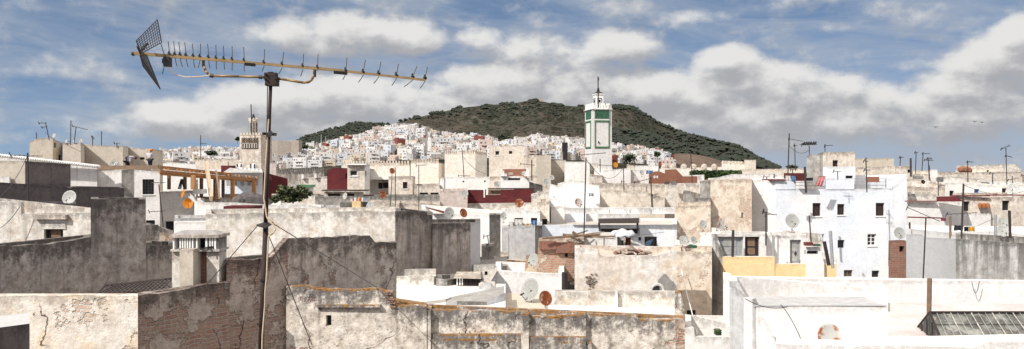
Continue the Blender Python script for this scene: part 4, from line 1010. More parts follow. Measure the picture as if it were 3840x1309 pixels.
# ---- centre, mid rows
B('white wall with two small holes below the peach citadel tower', 'wall', 'WH', C, [(470,466,88),(765,463,'a2')], 3, name='white_wall', ops=[(0,588,488,598,499,'dark'),(0,729,486,740,498,'dark')])
r = B('white rooftop house with stepped parapets around an orange brick wall', 'house', 'WH', C, [(840,458,80),(970,456,'a2'),(1026,470,'a2')], 4, ops=[(0,888,470,968,484,'dark')], roof='RW')
part(r, 'stepped_parapet', 'WH', C, [(1008,398,1026,458,79.6),(992,425,1008,458,79.6),(839,402,850,458,79.6),(850,420,862,458,79.6),(862,440,880,458,79.6)], .4)
B('bare orange brick wall behind the stepped white parapets', 'wall', 'OR', C, [(850,412,83),(1012,411,'a2')], 2, name='brick_wall')
B('white wedge-shaped stair wall below the orange brick wall', 'stair', 'WB', C, [(838,486,76),(962,484,'a2'),(980,530,'a2')], 3, name='stair_wall')
B('cream wall left of the wedge-shaped white stair', 'wall', 'OC', C, [(766,462,84),(838,462,'a2')], 4, name='plaster_wall')
B('dim passage wall under the stepped white house', 'wall', 'GY', C, [(975,492,81),(1030,495,'a2'),(1115,520,'a2')], 4, name='plaster_wall')
B('tan side wall left below the tall grey-beige annex', 'house', 'OC', C, [(1025,458,92),(1080,455,'a2')], 5)
r = B('roof terrace house with long oxblood-red parapet and torn red screens', 'house', 'RD', C, [(614,600,64),(1050,596,'a2')], 7, roof='RG', ph=.9)
b = part(r, 'red_screen', 'RD', C, [(622,548,728,602,66.5),(838,545,925,600,67),(925,540,1052,598,68.5)], .15)
part(r, 'wooden_screen', 'wood', C, [(756,545,838,580,65.5)], .1); part(r, 'screen_frame', 'rustst', C, [(755,536,1060,543,65.2),(735,545,742,600,65.2),(1048,543,1054,600,65.2)], .12)
part(r, 'white_strip', 'white', C, [(726,545,738,600,65.8)], .1)
r = B('white house wall directly beneath the oxblood-red parapet', 'house', 'WD', C, [(620,640,63.2),(760,640,'a2'),(1060,634,'a2')], .8, ph=.1)
part(r, 'red_band', 'rdp', C, [(612,640,622,708,63.1)], .2)
B('pale pink plastered house with a white dish at its corner', 'house', 'PK', C, [(440,556,62),(620,550,'a2')], 7)
r = B('narrow round white turret beside the pale pink house', 'turret', 'WH', C, [(440,480,72),(448,468,'a-30'),(466,468,'a5'),(474,482,'a50')], 1.2, name='turret', ph=0)
B('cream house with small window and terrace below the citadel bastion', 'house', 'OC', C, [(270,520,70),(440,515,'a2')], 8, ops=[(0,305,566,360,585,'dark'),(0,376,566,430,585,'dark')])
B('beige roof room with a dark shuttered window, centre left', 'house', 'OC', C, [(100,462,72),(258,456,'a2'),(276,462,'a60')], 7, ops=[(0,194,496,224,540,'shutter')])
r = B('white house with flat slab roof and wide dark window openings', 'house', 'WH', Bc, [(1182,478,78),(1345,478,'a2')], 7, ops=[(0,1240,500,1290,540,'dark'),(0,1292,498,1330,536,'shutter'),(0,1186,514,1230,536,'dark')])
part(r, 'roof_slab', 'white', Bc, [(1210,462,1348,480,77)], 1.2)
r = B('pale tower-like house with a barred window beside the oxblood wall', 'house', 'OC', Bc, [(1058,384,74),(1172,384,'a2'),(1206,380,'a55')], 6, ops=[(0,1075,420,1123,456,'wframe','grey sliding window'),(1,1175,425,1184,460,'dark')], mats={1:'WH'})
part(r, 'roof_slab', 'white', Bc, [(1052,376,1180,384,73.6)], 1.5)
B('white side wing descending right of the tower-like house', 'house', 'WH', Bc, [(1200,408,78),(1235,412,'a2'),(1262,455,'a2')], 5)
B('oxblood-red gabled rooftop block left of the tower-like house', 'house', 'RD', Bc, [(925,422,82),(968,402,'a2'),(1058,405,'a2')], 6, ph=0, ops=[(1,1046,440,1058,475,'dark')])
r = B('whitewashed house with two short corner posts left of the oxblood block', 'house', 'WD', Bc, [(752,472,86),(840,468,'a2'),(944,462,'a2')], 6)
part(r, 'corner_post', 'WH', Bc, [(755,445,770,474,85.6),(840,440,855,470,85.7)], .5)
r = B('small white hut with a green tiled roof edge beside the tree', 'hut', 'WH', Bc, [(726,530,74),(836,530,'a2')], 4, name='white_hut')
part(r, 'green_eave', 'greenv', Bc, [(722,514,838,530,73.7)], .6)
r = B('low house with thin dark slab roof and narrow openings, centre left', 'house', 'OC', Bc, [(905,560,66),(1165,562,'a2')], 4, ops=[(0,930,572,1010,588,'dark'),(0,1055,570,1105,588,'dark')])
part(r, 'roof_slab', 'rustst', Bc, [(888,549,1182,556,65.2)], 1.5)
B('long grey parapet wall behind the rust-spotted dish', 'wall', 'GY', Bc, [(845,592,62),(1120,592,'a2'),(1405,588,'a2'),(1665,590,'a2')], 5, name='parapet_wall')
B('darker stretch of old roof wall under the thin cable line', 'wall', 'OC', C, [(155,635,57),(440,640,'a2')], 5, name='parapet_wall', rag=.06)
B('beige parapet with zinc roof pieces near the small dishes', 'wall', 'OC', Bc, [(1080,625,52),(1240,628,'a2'),(1400,640,'a2')], 5, name='parapet_wall', roof='RG')
B('dark brown-red building in shade directly right of the aerial mast', 'house', 'RD', Bc, [(480,428,100),(560,462,'a10'),(665,476,'a55')], 6, roof='RG')
B('terracotta-roofed white house behind the aerial mast', 'house', 'PK', Bc, [(548,372,112),(590,372,'a2')], 5)
B('white stepped garden walls beyond the green tree', 'house', 'WD', Bc, [(560,585,70),(720,560,'a2'),(900,585,'a2')], 5)
B('low white roof slabs in front of the green tree', 'house', 'WH', Bc, [(590,648,42),(780,642,'a2'),(885,662,'a2')], 3, roof='RW')
B('grey metal roof piece right of the low white slabs', 'house', 'WG', Bc, [(875,660,44),(960,662,'a2'),(1010,668,'a2')], 3, roof='RG')
# ---- white houses behind the pergola
r = B('light blue-white house with arched blind windows and battlements behind the wooden frame', 'house', 'BW', Bc, [(75,412,92),(240,408,'a2'),(300,400,'a2'),(500,430,'a2')], 8, roof='RW')
battlement(r, Bc, 240, 412, 500, 432, 91.7, 92.5, 8, .5, 'white')
for i in range(5):
    b = nb(); ibox(b, Bc, 262+46*i, 462, 284+46*i, 520, 91.9+.2, .2); mk('blind_window', b, 'WG', r)
b = nb(); x0 = pt(Bc, 230, 410, 91); 
hexa(b, [pt(Bc,235,436,88), pt(Bc,495,434,88), pt(Bc,495,434,93), pt(Bc,235,436,93), pt(Bc,285,402,88.5), pt(Bc,480,426,88.5), pt(Bc,480,426,92.5), pt(Bc,285,402,92.5)])
solo('pitched_roof', b, 'zinc', 'grey sheet roof with a small dark red gable over the blue-white house', 'roof')
b = nb(); ibox(b, Bc, 226, 388, 282, 434, 90, 2); solo('roof_room', b, 'RD', 'small dark red roof room left of the old minaret foot', 'roof room')
B('old rubble city wall running left of the old minaret', 'city wall', 'OC', Bc, [(52,348,128),(200,342,'a2'),(350,344,'a2')], 3, name='city_wall', rag=.15)
B('white houses low behind the pine posts', 'house', 'WH', Bc, [(-130,365,112),(-20,372,'a2'),(60,378,'a2')], 8)
B('second white terrace row behind the roof workers', 'house', 'WH', A, [(1070,372,118),(1290,380,'a2')], 8, roof='RW')
# ---- white house with the pine frame
r = B('white building under a new pine roof frame with barred window', 'house', 'WH', A, [(475,428,60),(800,418,'a3'),(884,414,'a20'),(1052,430,'a14')], 2.0, ops=[(2,938,478,1014,578,'grille','barred dark window'),(2,960,748,1020,790,'dark')], mats={1:'GY'}, ph=.1, roof='RW')
r2 = B('white terrace wall below the pine roof frame with a shaded corner', 'wall', 'WH', A, [(1040,560,63.5),(1270,556,'a3'),(1283,556,'a3')], 2.2, name='terrace_wall', ops=[(0,1087,755,1146,830,'dark')], ph=.1)
part(r2, 'cap_block', 'white', A, [(1270,545,1325,574,62.5)], 1.2)
B('white lower wall stepping right below the pine posts', 'wall', 'WH', A, [(1280,600,62),(1335,603,'a2'),(1345,632,'a2'),(1420,632,'a2')], 2, name='terrace_wall')
B('white parapet behind the red box under the pine posts', 'wall', 'WH', Bc, [(70,612,58),(110,632,'a2'),(320,632,'a2'),(620,650,'a2')], 8, name='parapet_wall', roof='RW')
B('shaded white yard wall left of the white parapet', 'wall', 'WG', A, [(1150,735,54),(1250,733,'a2'),(1360,735,'a2')], 4, name='yard_wall')
B('low bright white wall under the shaded yard wall', 'wall', 'WB', A, [(1145,762,52),(1180,760,'a2'),(1360,758,'a2')], 1.0, name='yard_wall')
b = nb(); b.loops.layers.uv.new('UVMap'); b.loops.layers.uv.new('Top'); ibox(b, Bc, 242, 656, 441, 699, 45, 1.6); solo('water_tank_box', b, 'RD', 'oxblood-red rectangular box behind the big lit wall', 'box')
B('weathered brown wall corner between the dark block and the white house', 'wall', 'DK', A, [(958,782,40),(1042,778,'a35'),(1050,830,'a10'),(1140,835,'a5')], 2, name='yard_wall', mats={2:'RU'})
# brick patch wall beside white house
B('red brick pier patch under the grey plaster corner of the white house', 'wall', 'BR', A, [(815,612,57),(888,614,'a10')], 1, name='brick_pier')
# ---- left walls, shade put into their dark material
r = B('white roof with scalloped tile edge along the far left', 'house', 'WH', A, [(-30,322,58),(0,326,'a3'),(640,398,'a12')], .8, roof='RW', ph=0)
b = nb()
for i in range(44):
    f = i/43.; a = pt(A, 0, 322, 57.4); q = pt(A, 645, 394, bpy.data.objects[r.name]['_p'][2][1]-.4); c_ = a.lerp(q, f); ball(b, c_, .16, 1, sz=(1, 2.2, .8))
mk('tile_edge', b, 'white', r)
r = B('tan rendered roof block, one face darkened for shade, with flaking white patch, far left', 'house', 'TN', A, [(-60,357,44),(165,357,'a3'),(465,379,'a60')], 4, mats={1:'PU'})  # turned face gets a darker material to carry its shade
part(r, 'white_patch', 'WH', A, [(-60,462,62,502,43.85)], .12)
B('long parapet coloured dark for its shade behind the big white dish', 'wall', 'PU', A, [(-60,502,40),(0,504,'a50'),(205,512,'a50'),(475,535,'a60')], 3, name='parapet_wall')
B('block, coloured dark for its shade, right of the big white dish', 'wall', 'PU', A, [(470,530,43.5),(600,532,'a58'),(818,536,'a52')], 3, name='parapet_wall')
b = nb(); 
B('blackened sagging roof of poles behind the whitewashed door house', 'roof', 'PU', A, [(140,640,36),(380,632,'a20'),(500,640,'a30')], 3, name='dark_roof', rag=.06, roof='RG')
# ---- door house
r = B('sunlit old whitewashed roof room with a dark wooden door, far left', 'house', 'WD', A, [(-60,622,31.5),(0,626,'a2'),(136,630,'a2'),(141,705,'a2'),(500,700,'a2'),(597,696,'a2')], 4, rag=.05, name='roof_room',
      ops=[(3,290,803,416,925,'door','old dark wooden door')], mats={4:'WD'})
part(r, 'door_lintel', 'OC', A, [(222,712,430,742,31.4)], .35); part(r, 'door_hood', 'WD', A, [(268,765,430,806,31.55)], .2)
b = nb(); ibox(b, A, 178, 798, 206, 836, 31.6, .08); mk('meter_box', b, 'cable', r)
# ---- shaded grey walls
B('large shaded grey stained wall at the left, its top black with grime', 'wall', 'DK', G, [(-60,210,23.6),(0,200,'a66'),(300,190,'a66'),(600,140,'a66')], 1.2, name='boundary_wall', rag=.05)
B('tall shaded grey rendered wall block beside the sunlit door house', 'wall', 'DK', G, [(598,-110,26.6),(780,-109,'a60'),(960,-108,'a60')], 2, name='boundary_wall')
B('lower shaded wall with dark vertical streaks behind the roof lattice', 'wall', 'DS', G, [(955,198,29),(1050,196,'a52'),(1150,195,'a52')], 2, name='boundary_wall')
# ---- big lit mid wall and its dark flank
B('broad sunlit cream wall behind the aerial mast with cracked plaster', 'wall', 'WD', Bc, [(125,706,33),(500,700,'a1'),(1090,688,'a1'),(1375,688,'a1')], 4, name='plaster_wall', rag=.05, roof='RF')
B('tall blackened streaky flank wall right of the sunlit cream wall', 'wall', 'DS', C, [(144,690,33),(280,688,'a50'),(286,700,'a50'),(390,715,'a50')], 3, name='flank_wall', rag=.03)
B('second blackened streaky wall lower to the right of the flank wall', 'wall', 'DS', C, [(390,770,34),(640,764,'a49'),(705,764,'a49')], 3, name='flank_wall', mats={1:'GL'})
# ---- eroded wall W2, W1, near lit wall
B('soot-stained eroded wall rising in a step, left of centre foreground', 'wall', 'OL', H, [(262,292,21.3),(490,283,'a50'),(562,272,'a50'),(668,148,'a50'),(1110,125,'a50'),(1205,130,'a50'),(1245,178,'a50'),(1382,176,'a50')], .6, name='old_wall', rag=.06, mats={0:'SB',1:'SB',2:'SB'}, roof='RG', ph=.02)
W1 = B('shaded brick wall with bare eroded courses between the lit wall and the aerial mast', 'wall', 'SB', G, [(905,527,19.3),(1100,505,'a52'),(1405,448,'a52'),(1512,440,'a52')], .5, name='old_wall', rag=.05, ph=.02, roof='RG')
B('sunlit flaking cream wall in the left foreground corner', 'wall', 'NL', G, [(-80,528,19),(0,529,'a2'),(908,526,'a2')], .35, name='old_wall', rag=.03, ph=.02, roof='RF')
B('low charcoal rendered wall corner at the bottom left edge', 'wall', 'PU', G, [(-60,738,15.6),(0,736,'a62'),(195,710,'a62')], 1.2, name='low_wall', ph=0, roof='GL')
# ---- chimney
def chimney():
    r = B('stout masonry chimney with slatted vents and cracked slab cap, left foreground', 'chimney', 'WD', G, [(1133,238,21.3),(1185,236,'a2')], .5, name='chimney', ph=0)
    part(r, 'render_stub', 'TN', G, [(1183, 222, 1272, 540, 20.85)], .55)
    part(r, 'brick_flank', 'BR', G, [(1250, 236, 1368, 560, 21.42)], .2)
    part(r, 'stack', 'WD', H, [(132, 228, 214, 520, 21.3)], .55)
    part(r, 'vent_shelf', 'WD', G, [(1122, 222, 1442, 236, 21.2)], .75)
    part(r, 'cap_slab', 'OC', G, [(1114, 126, 1440, 146, 21.15)], .85)
    bm = nb(); bm.loops.layers.uv.new('UVMap'); bm.loops.layers.uv.new('Top')
    z = lambda y: pt(G, 0, y, 21.2).z
    x0, x1 = pt(G, 1118, 0, 21.2).x, pt(G, 1438, 0, 21.2).x
    hexa(bm, [Vector(v) for v in ((x0, 21.2, z(126)), (x1, 21.2, z(126)), (x1, 21.95, z(126)), (x0, 21.95, z(126)), (x0+.22, 21.42, z(104)), (x1-.22, 21.42, z(104)), (x1-.22, 21.75, z(104)), (x0+.22, 21.75, z(104)))]); mk('cap_crown', bm, 'RG', r)
    for x, w_ in ((1138, 10), (1182, 8), (1198, 8), (1214, 8), (1230, 8), (1246, 8), (1264, 8), (1290, 10), (1352, 12), (1378, 8), (1394, 8), (1410, 12)):
        part(r, 'slat', 'white', G, [(x, 146, x+w_, 222, 21.22)], .2)
    part(r, 'side_panel', 'GY', G, [(1425, 146, 1438, 222, 21.25)], .62)
    part(r, 'vent_core', 'dark', G, [(1150, 146, 1420, 222, 21.6)], .3)
    rr = random.Random(3)
    for i in range(7):
        b = nb(); p_ = pt(G, 1180+rr.uniform(0, 190), 216+rr.uniform(-4, 8), 21.1+rr.uniform(-.1, .3)); q = p_+Vector((rr.uniform(.1, .35), rr.uniform(-.1, .2), rr.uniform(-.05, .08))); tube(b, p_, q, .025, 4); mk('broken_stick', b, 'rustst', r)
chimney()
# ---- lichened wall in the centre foreground
LW = B('long lichened boundary wall with orange lichen ledges across the centre foreground', 'wall', 'LI', H, [(655,462,22.50),(790,460,'a1'),(848,482,'a1'),(1250,478,'a1'),(1330,500,'a1'),(1378,588,'a1'),(1580,602,'a1')], .8, name='lichened_wall', rag=.07, ph=.02, roof='LI',
       ops=[(2,918,655,953,726,'dark','small deep window with broken surround')])
LW2 = B('right half of the lichened foreground wall with pilasters and a cracked joint', 'wall', 'LI', I, [(335,604,22.80),(372,622,'a1'),(700,626,'a1'),(1020,633,'a1'),(1048,662,'a1'),(1180,668,'a1'),(1400,650,'a1')], .6, name='lichened_wall', rag=.04, ph=.02, roof='LI')
LW3 = B('last bay of the lichened foreground wall ending in bare bricks', 'wall', 'LI', J, [(340,650,23.05),(685,656,'a1'),(702,686,'a1'),(935,682,'a1'),(998,680,'a1')], .6, name='lichened_wall', rag=.05, ph=.02, roof='LI', mats={3:'RU'})
B('crumbling lichened pier at the right end of the low white parapet', 'pier', 'LI', J, [(932,505,27.0),(968,496,'a1'),(995,600,'a1'),(1001,690,'a1')], .6, name='old_pier', rag=.05, ph=.02, roof='LI')
for (cv, r_) in ((I, LW2),):
    part(r_, 'pilaster', 'LI', cv, [(325,625,378,1300,22.60),(972,645,1024,1300,22.65)], .5)
    part(r_, 'lichen_ledge', 'LI', cv, [(378,782,972,812,22.66),(1026,800,1400,830,22.70)], .4)
    part(r_, 'lower_course', 'LI', cv, [(378,812,972,1300,22.64),(1026,830,1400,1300,22.68)], .4)
part(LW, 'lichen_ledge', 'LI', I, [(55,765,325,792,22.60)], .4); part(LW, 'lower_course', 'LI', I, [(55,792,325,1300,22.57)], .4); part(LW, 'pilaster', 'LI', I, [(-60,600,40,1300,22.55)], .4)
part(LW, 'lichen_band', 'LI', H, [(850,588,1275,604,22.40)], .35)
part(LW3, 'lower_course', 'LI', J, [(-60,835,385,1300,22.75)], .4)
b = nb(); rr = random.Random(8)
for i in range(9): 
    y = 500+i*12; ibox(b, I, 78+i*4+rr.uniform(-3, 3), y, 118+i*3.2+rr.uniform(-6, 8), y+9, 22.50+rr.uniform(-.05, .05), .35)
mk('broken_bricks', b, 'RU', LW)
# ---- terrace behind
r = B('low flat white roof with rounded screed behind the lichened wall', 'house', 'WH', I, [(100,600,26),(870,606,'a1')], 5.5, ph=0, roof='RW')
B('short dirty white wall left of the vented roof hut', 'wall', 'WD', I, [(75,404,31),(398,398,'a1'),(412,400,'a60')], 2.5, name='yard_wall', rag=.03, roof='RG')
B('small roof hut with grimy slab top and smooth grey flank, centre foreground', 'hut', 'GY', I, [(460,596,26.4),(550,562,'a8'),(748,566,'a2'),(862,506,'a62')], 1.6, name='roof_hut', mats={2:'BW',0:'GL'}, ph=0, roof='RG')
r = B('low vented roof hut with a row of dark slatted openings', 'hut', 'OC', I, [(528,460,31),(560,458,'a2'),(700,458,'a2'),(728,450,'a60')], 3, name='vented_hut', ph=0, rag=.02, roof='RG')
b = nb(); hexa(b, [pt(I,528,412,30.7), pt(I,708,416,30.7), pt(I,722,412,33), pt(I,545,408,33), pt(I,548,368,31.8), pt(I,705,368,31.8), pt(I,718,370,32.6), pt(I,560,370,32.6)]); mk('sloping_roof', b, 'OC', r)
for x in [548, 566, 582, 598, 612, 628, 642, 656, 672, 688]:
    b = nb(); ibox(b, I, x, 414, x+8, 458, 30.85, .12); mk('slat', b, 'rustst' if x > 590 else 'white', r)
b = nb(); ibox(b, I, 540, 412, 702, 460, 31.2, .5); mk('vent_core', b, 'dark', r)
B('small grey block with a thin cap left of the vented hut', 'block', 'GY', I, [(414,420,30.8),(486,422,'a2'),(545,415,'a58')], 1.5, name='roof_block', roof='RG')
B('light grey wall stub with steps right of the vented hut', 'wall', 'GL', I, [(694,468,30),(735,440,'a2'),(772,436,'a2'),(800,470,'a30')], 1.5, name='wall_stub', ph=0)
r = B('small white cabin with flat dark roof and a tiny window', 'hut', 'WD', I, [(660,326,35.5),(800,330,'a2'),(880,330,'a50')], 3.5, name='roof_cabin', ops=[(0,733,367,752,392,'dark')], roof='RG', ph=0, mats={1:'GY'})
B('dark flat roof left of the small white cabin', 'roof', 'DS', I, [(560,318,36.5),(662,322,'a30')], 4, name='dark_roof', ph=0, roof='RG')
B('broad white wall behind the large pale dish', 'wall', 'WB', I, [(806,362,33.5),(1100,378,'a1'),(1256,384,'a1')], 3.5, name='white_wall', rag=.02, roof='RW')
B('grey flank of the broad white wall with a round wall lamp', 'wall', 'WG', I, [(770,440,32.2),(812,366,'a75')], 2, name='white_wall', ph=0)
B('brown wooden deck roof behind the dish pair', 'deck', 'OC', I, [(868,626,27.2),(1132,628,'a1')], 4.0, name='roof_deck', ph=0, roof='TN')
r = B('low white parapet wall in two bays under the beige house', 'wall', 'WD', J, [(140,498,29.6),(520,500,'a1'),(940,503,'a1')], .4, name='parapet_wall', rag=.02, ph=.02)
part(r, 'pier', 'WH', J, [(540,500,556,612,29.45)], .3); part(r, 'foot_course', 'WB', J, [(560,616,935,690,29.3),(100,606,545,690,29.3)], .5)
B('white roof strip between the parapet and the lichened wall', 'roof', 'WH', J, [(-70,640,27.4),(930,686,'a1')], 2, name='white_roof', ph=0, roof='RW')
# ---- beige plaster house, brick ruin
r = B('beige flaking plaster house with broken top and a half-round hole', 'house', 'BG', J, [(272,222,34),(300,212,'a1'),(425,222,'a1'),(445,262,'a1'),(525,272,'a1'),(535,262,'a1'),(750,262,'a1'),(830,258,'a1'),(905,228,'a1'),(944,236,'a1')], 2.2, rag=.05, ph=.05)
b = nb(); rr = random.Random(12)
for i in range(80):
    x = rr.uniform(532, 756); y = 262-rr.uniform(0, 52)*(1-abs(x-640)/160); ibox(b, J, x, y-9, x+rr.uniform(14, 38), y, 34.2+rr.uniform(0, .8), .35)
b.loops.layers.uv.new('UVMap'); b.loops.layers.uv.new('Top'); mk('rubble_coping', b, 'RU', r)
b = nb()
for i in range(40):
    x = rr.gauss(372, 16); y = rr.gauss(432, 22); ibox(b, J, x, y, x+rr.uniform(8, 20), y+6, 33.94, .2)
b.loops.layers.uv.new('UVMap'); b.loops.layers.uv.new('Top'); mk('exposed_bricks', b, 'RU', r)
b = nb(); c_ = pt(J, 816, 492, 33.93); R0 = .24
for i in range(8):
    a0, a1 = math.pi*i/8, math.pi*(i+1)/8
    b.faces.new([b.verts.new(c_+Vector((math.cos(q)*R0*s_, -.0, math.sin(q)*R0*s_))) for q, s_ in ((a0, 0), (a0, .75), (a1, .75))])
mk('round_hole', b, 'dark', r)
b = nb()
for i in range(10):
    a0, a1 = math.pi*i/10, math.pi*(i+1)/10; tube(b, c_+Vector((math.cos(a0)*R0, 0, math.sin(a0)*R0)), c_+Vector((math.cos(a1)*R0, 0, math.sin(a1)*R0)), .06, 6)
mk('hole_surround', b, 'WH', r)
b = nb(); pc = pt(J, 868, 458, 33.97)
pv = [b.verts.new(pc+Vector((math.cos(a)*.30*(1+.25*math.sin(3*a+1)), -.05, math.sin(a)*.40*(1+.2*math.cos(4*a))))) for a in [i*math.pi/9 for i in range(18)]]
f_ = b.faces.new(pv); e_ = bmesh.ops.extrude_face_region(b, geom=[f_]); bmesh.ops.translate(b, vec=(0, .1, 0), verts=[v for v in e_['geom'] if isinstance(v, bmesh.types.BMVert)]); mk('cement_patch', b, 'RG', r)
r = B('ruined brick and rubble wall with roof poles left of the beige house', 'house', 'RU', J, [(-60,385,36.5),(-45,260,'a1'),(30,255,'a1'),(37,148,'a1'),(190,142,'a1'),(335,142,'a1')], 3, rag=.06, ops=[(3,176,185,198,222,'dark'),(3,208,235,228,272,'dark')], name='ruined_house')
b = nb(); b.loops.layers.uv.new('UVMap'); b.loops.layers.uv.new('Top'); ibox(b, J, 40, 168, 150, 222, 36.3, .3); ibox(b, J, 150, 176, 270, 245, 36.32, .3); mk('brick_band', b, 'BR', r)
b = nb(); rr = random.Random(4)
for i in range(8):
    x = rr.uniform(130, 420); q = pt(J, x, rr.uniform(120, 142), 36+rr.uniform(0, 1.6)); w_ = rr.uniform(.5, 1.6); tube(b, q, q+Vector((w_, rr.uniform(-.6, .9), rr.uniform(-.12, .15))), rr.uniform(.018, .035), 5)
tube(b, pt(J,60,148,36), pt(J,440,122,36.4), .05, 6); tube(b, pt(J,258,108,36.2), pt(J,290,128,36.2), .07, 6); tube(b, pt(J,195,122,36.2), pt(J,225,135,36.2), .06, 6)
solo('roof_poles', b, 'wood', 'bundle of rough poles and canes lying on the brick ruin', 'poles')
B('lower rubble stretch of the ruin behind the pale round dish', 'wall', 'LI', I, [(880,322,37),(1020,318,'a1'),(1082,335,'a1')], 2, name='rubble_wall', rag=.05, ph=.02)
B('flat brown terrace edge left of the pale round dish', 'wall', 'OC', I, [(780,288,40),(955,298,'a1'),(1020,300,'a1')], 4, name='terrace_edge', roof='TN', ph=.1)
b = nb(); tube(b, pt(J, 206, 486, 32.5), pt(J, 206, 372, 32.5), .11, 8); solo('wooden_post', b, 'rustst', 'dark timber post propping the brick ruin corner', 'post')
B('shadowy hollow wall behind the dark timber post', 'wall', 'DK', J, [(150,470,35),(215,452,'a1'),(275,455,'a1')], 1.4, name='rubble_wall', rag=.08)
# ---- white-blue house with awning
r = B('white house with a brown tiled awning over a recessed balcony door', 'house', 'BW', J, [(-60,60,45.5),(130,62,'a1'),(330,60,'a1'),(930,60,'a1'),(945,58,'a1')], 6, ph=.1, ops=[(2,440,40+38,700,128,'wframe','balcony bay with its shade as a black pane'),(2,732,138,814,254,'grille','blue patterned grille window')])  # black pane stands in for the shade under the awning
part(r, 'parapet', 'WH', D, [(28,665,755,706,44.9)], .35)
b = nb(); hexa(b, [pt(D,252,770,42.8), pt(D,520,768,42.8), pt(D,522,768,44.9), pt(D,252,770,44.9), pt(D,255,742,43.2), pt(D,520,738,43.2), pt(D,522,730,44.9), pt(D,252,734,44.9)]); mk('tiled_awning', b, 'rustst', r)
for x in (262, 512):
    b = nb(); tube(b, pt(D, x, 815, 44.8), pt(D, x-6 if x < 300 else x-2, 772, 43.3), .06, 5); mk('awning_bracket', b, 'steel', r)
part(r, 'balcony_shade_wall', 'WH', D, [(256,705,518,740,44.4)], .6)
for x in (322, 458, 597): part(r, 'parapet_joint', 'WG', D, [(x,676,x+4,706,44.86)], .05)
B('low white lean-to under the plastic sheet', 'hut', 'WH', J, [(333,145,38),(420,136,'a1'),(552,140,'a1')], 3, name='lean_to', ph=.05)
B('white low wall with a small doorway beside the orange towel', 'wall', 'WG', J, [(548,142,40),(600,146,'a1'),(735,210,'a1')], 1.2, name='white_wall', ops=[(0,568,150,604,215,'gdoor')], ph=.05)
B('big bright white house with stepped left end behind the standing aerial', 'house', 'WB', D, [(-30,575,52),(0,560,'a1'),(20,505,'a1'),(90,492,'a1'),(256,520,'a1'),(262,590,'a1')], 7, roof='RW')
B('white roof step down toward the brown awning house', 'house', 'WH', D, [(-60,660,49),(0,655,'a1'),(30,660,'a1')], 4)
B('white stepped house with jagged parapet left of the bright white house', 'house', 'WH', C, [(1158,560,56),(1165,508,'a1'),(1215,520,'a1'),(1235,500,'a1'),(1300,486,'a1'),(1400,490,'a1')], 6, roof='RW')
B('lower white terrace house with small hooded window and two black pipes', 'house', 'BW', C, [(1158,600,50),(1220,612,'a1'),(1262,655,'a1'),(1400,690,'a1')], 5, roof='RW', ops=[(0,1166,740,1172,800,'dark'),(0,1180,745,1187,820,'dark')])
B('cream house with one small dark window beside the two pipes', 'house', 'CR', C, [(1078,628,47),(1160,625,'a1')], 5, ops=[(0,1112,740,1145,788,'shutter')])
B('dirty cream parapet left above the cream house', 'house', 'WD', C, [(1040,590,58),(1105,565,'a1'),(1160,560,'a1')], 6, rag=.06)
B('white house with two open dark windows and washing, centre', 'house', 'WH', C, [(845,690,46),(900,680,'a1'),(1098,686,'a1')], 4, ops=[(1,930,733,985,784,'dark'),(1,1038,733,1080,780,'dark')])
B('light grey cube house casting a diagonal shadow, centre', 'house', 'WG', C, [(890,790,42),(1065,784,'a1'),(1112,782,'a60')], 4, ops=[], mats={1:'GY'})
B('narrow grey wall strip set back left of the light grey cube', 'house', 'WG', C, [(846,800,44),(895,798,'a1')], 4)
B('narrow dark grey chimney-like wall right of the dish pair', 'wall', 'GY', C, [(764,712,41),(838,712,'a49')], 1.5, name='dark_wall')
B('plain bright white wall beneath the pair of leaning dishes', 'wall', 'WB', C, [(318,668,50),(395,706,'a2'),(765,712,'a2'),(850,712,'a2')], 5, name='white_wall', ph=.1)
B('low grey stub wall at the foot of the dark narrow wall', 'wall', 'GY', I, [(712,212,38),(792,200,'a45')], 2, name='wall_stub')
B('small white roof tank house above the white wall', 'house', 'WH', C, [(845,780,48),(880,755,'a1'),(900,740,'a1')], 3)
# ---- beige & peach row right of centre
B('long beige roof wall with grey stains behind the bright white house', 'wall', 'OC', D, [(192,508,62),(400,512,'a1'),(690,516,'a1')], 6, name='plaster_wall', rag=.06)
B('beige house front with one blind plaster panel, centre right', 'house', 'CR', D, [(250,555,58),(342,552,'a1'),(515,550,'a1'),(690,600,'a1')], 3, rag=.05)
B('white house with an L-shaped stained wall under the white dish', 'house', 'WD', D, [(690,514,60),(918,510,'a1')], 6)
B('grey stained wall piece in front of the white L-shaped house', 'wall', 'GY', D, [(812,558,55),(858,555,'a1'),(880,600,'a1'),(990,600,'a1')], 3, name='plaster_wall', rag=.05)
B('tall peach house with eroded brick front and a slit window', 'house', 'PE', D, [(922,490,56),(990,484,'a-20'),(1155,480,'a1'),(1262,478,'a1')], 6, rag=.04, mats={0:'GY'}, ops=[(2,1194,698,1206,732,'dark')])
B('lower peach house with weathered top and two leaning dishes', 'house', 'PE', D, [(755,655,50),(850,650,'a1'),(992,648,'a1')], 5, rag=.05)
B('white low roof wall carrying three small dishes', 'wall', 'WH', J, [(935,190,42),(1000,195,'a1'),(1180,200,'a1')], 3, name='parapet_wall', ops=[(1,1085,128,1100,205,'dark')])
B('white hut wall between the three dishes and the zinc doors', 'hut', 'WH', J, [(1100,130,43),(1178,128,'a1')], 2, name='roof_hut')
B('low beige brick house with a dark doorway and a long diagonal shadow', 'house', 'PE', J, [(940,238,38),(1085,245,'a1'),(1112,250,'a1'),(1130,236,'a1'),(1176,236,'a1')], 3, rag=.03, ops=[(0,1010,622,1070,690,'dark')])
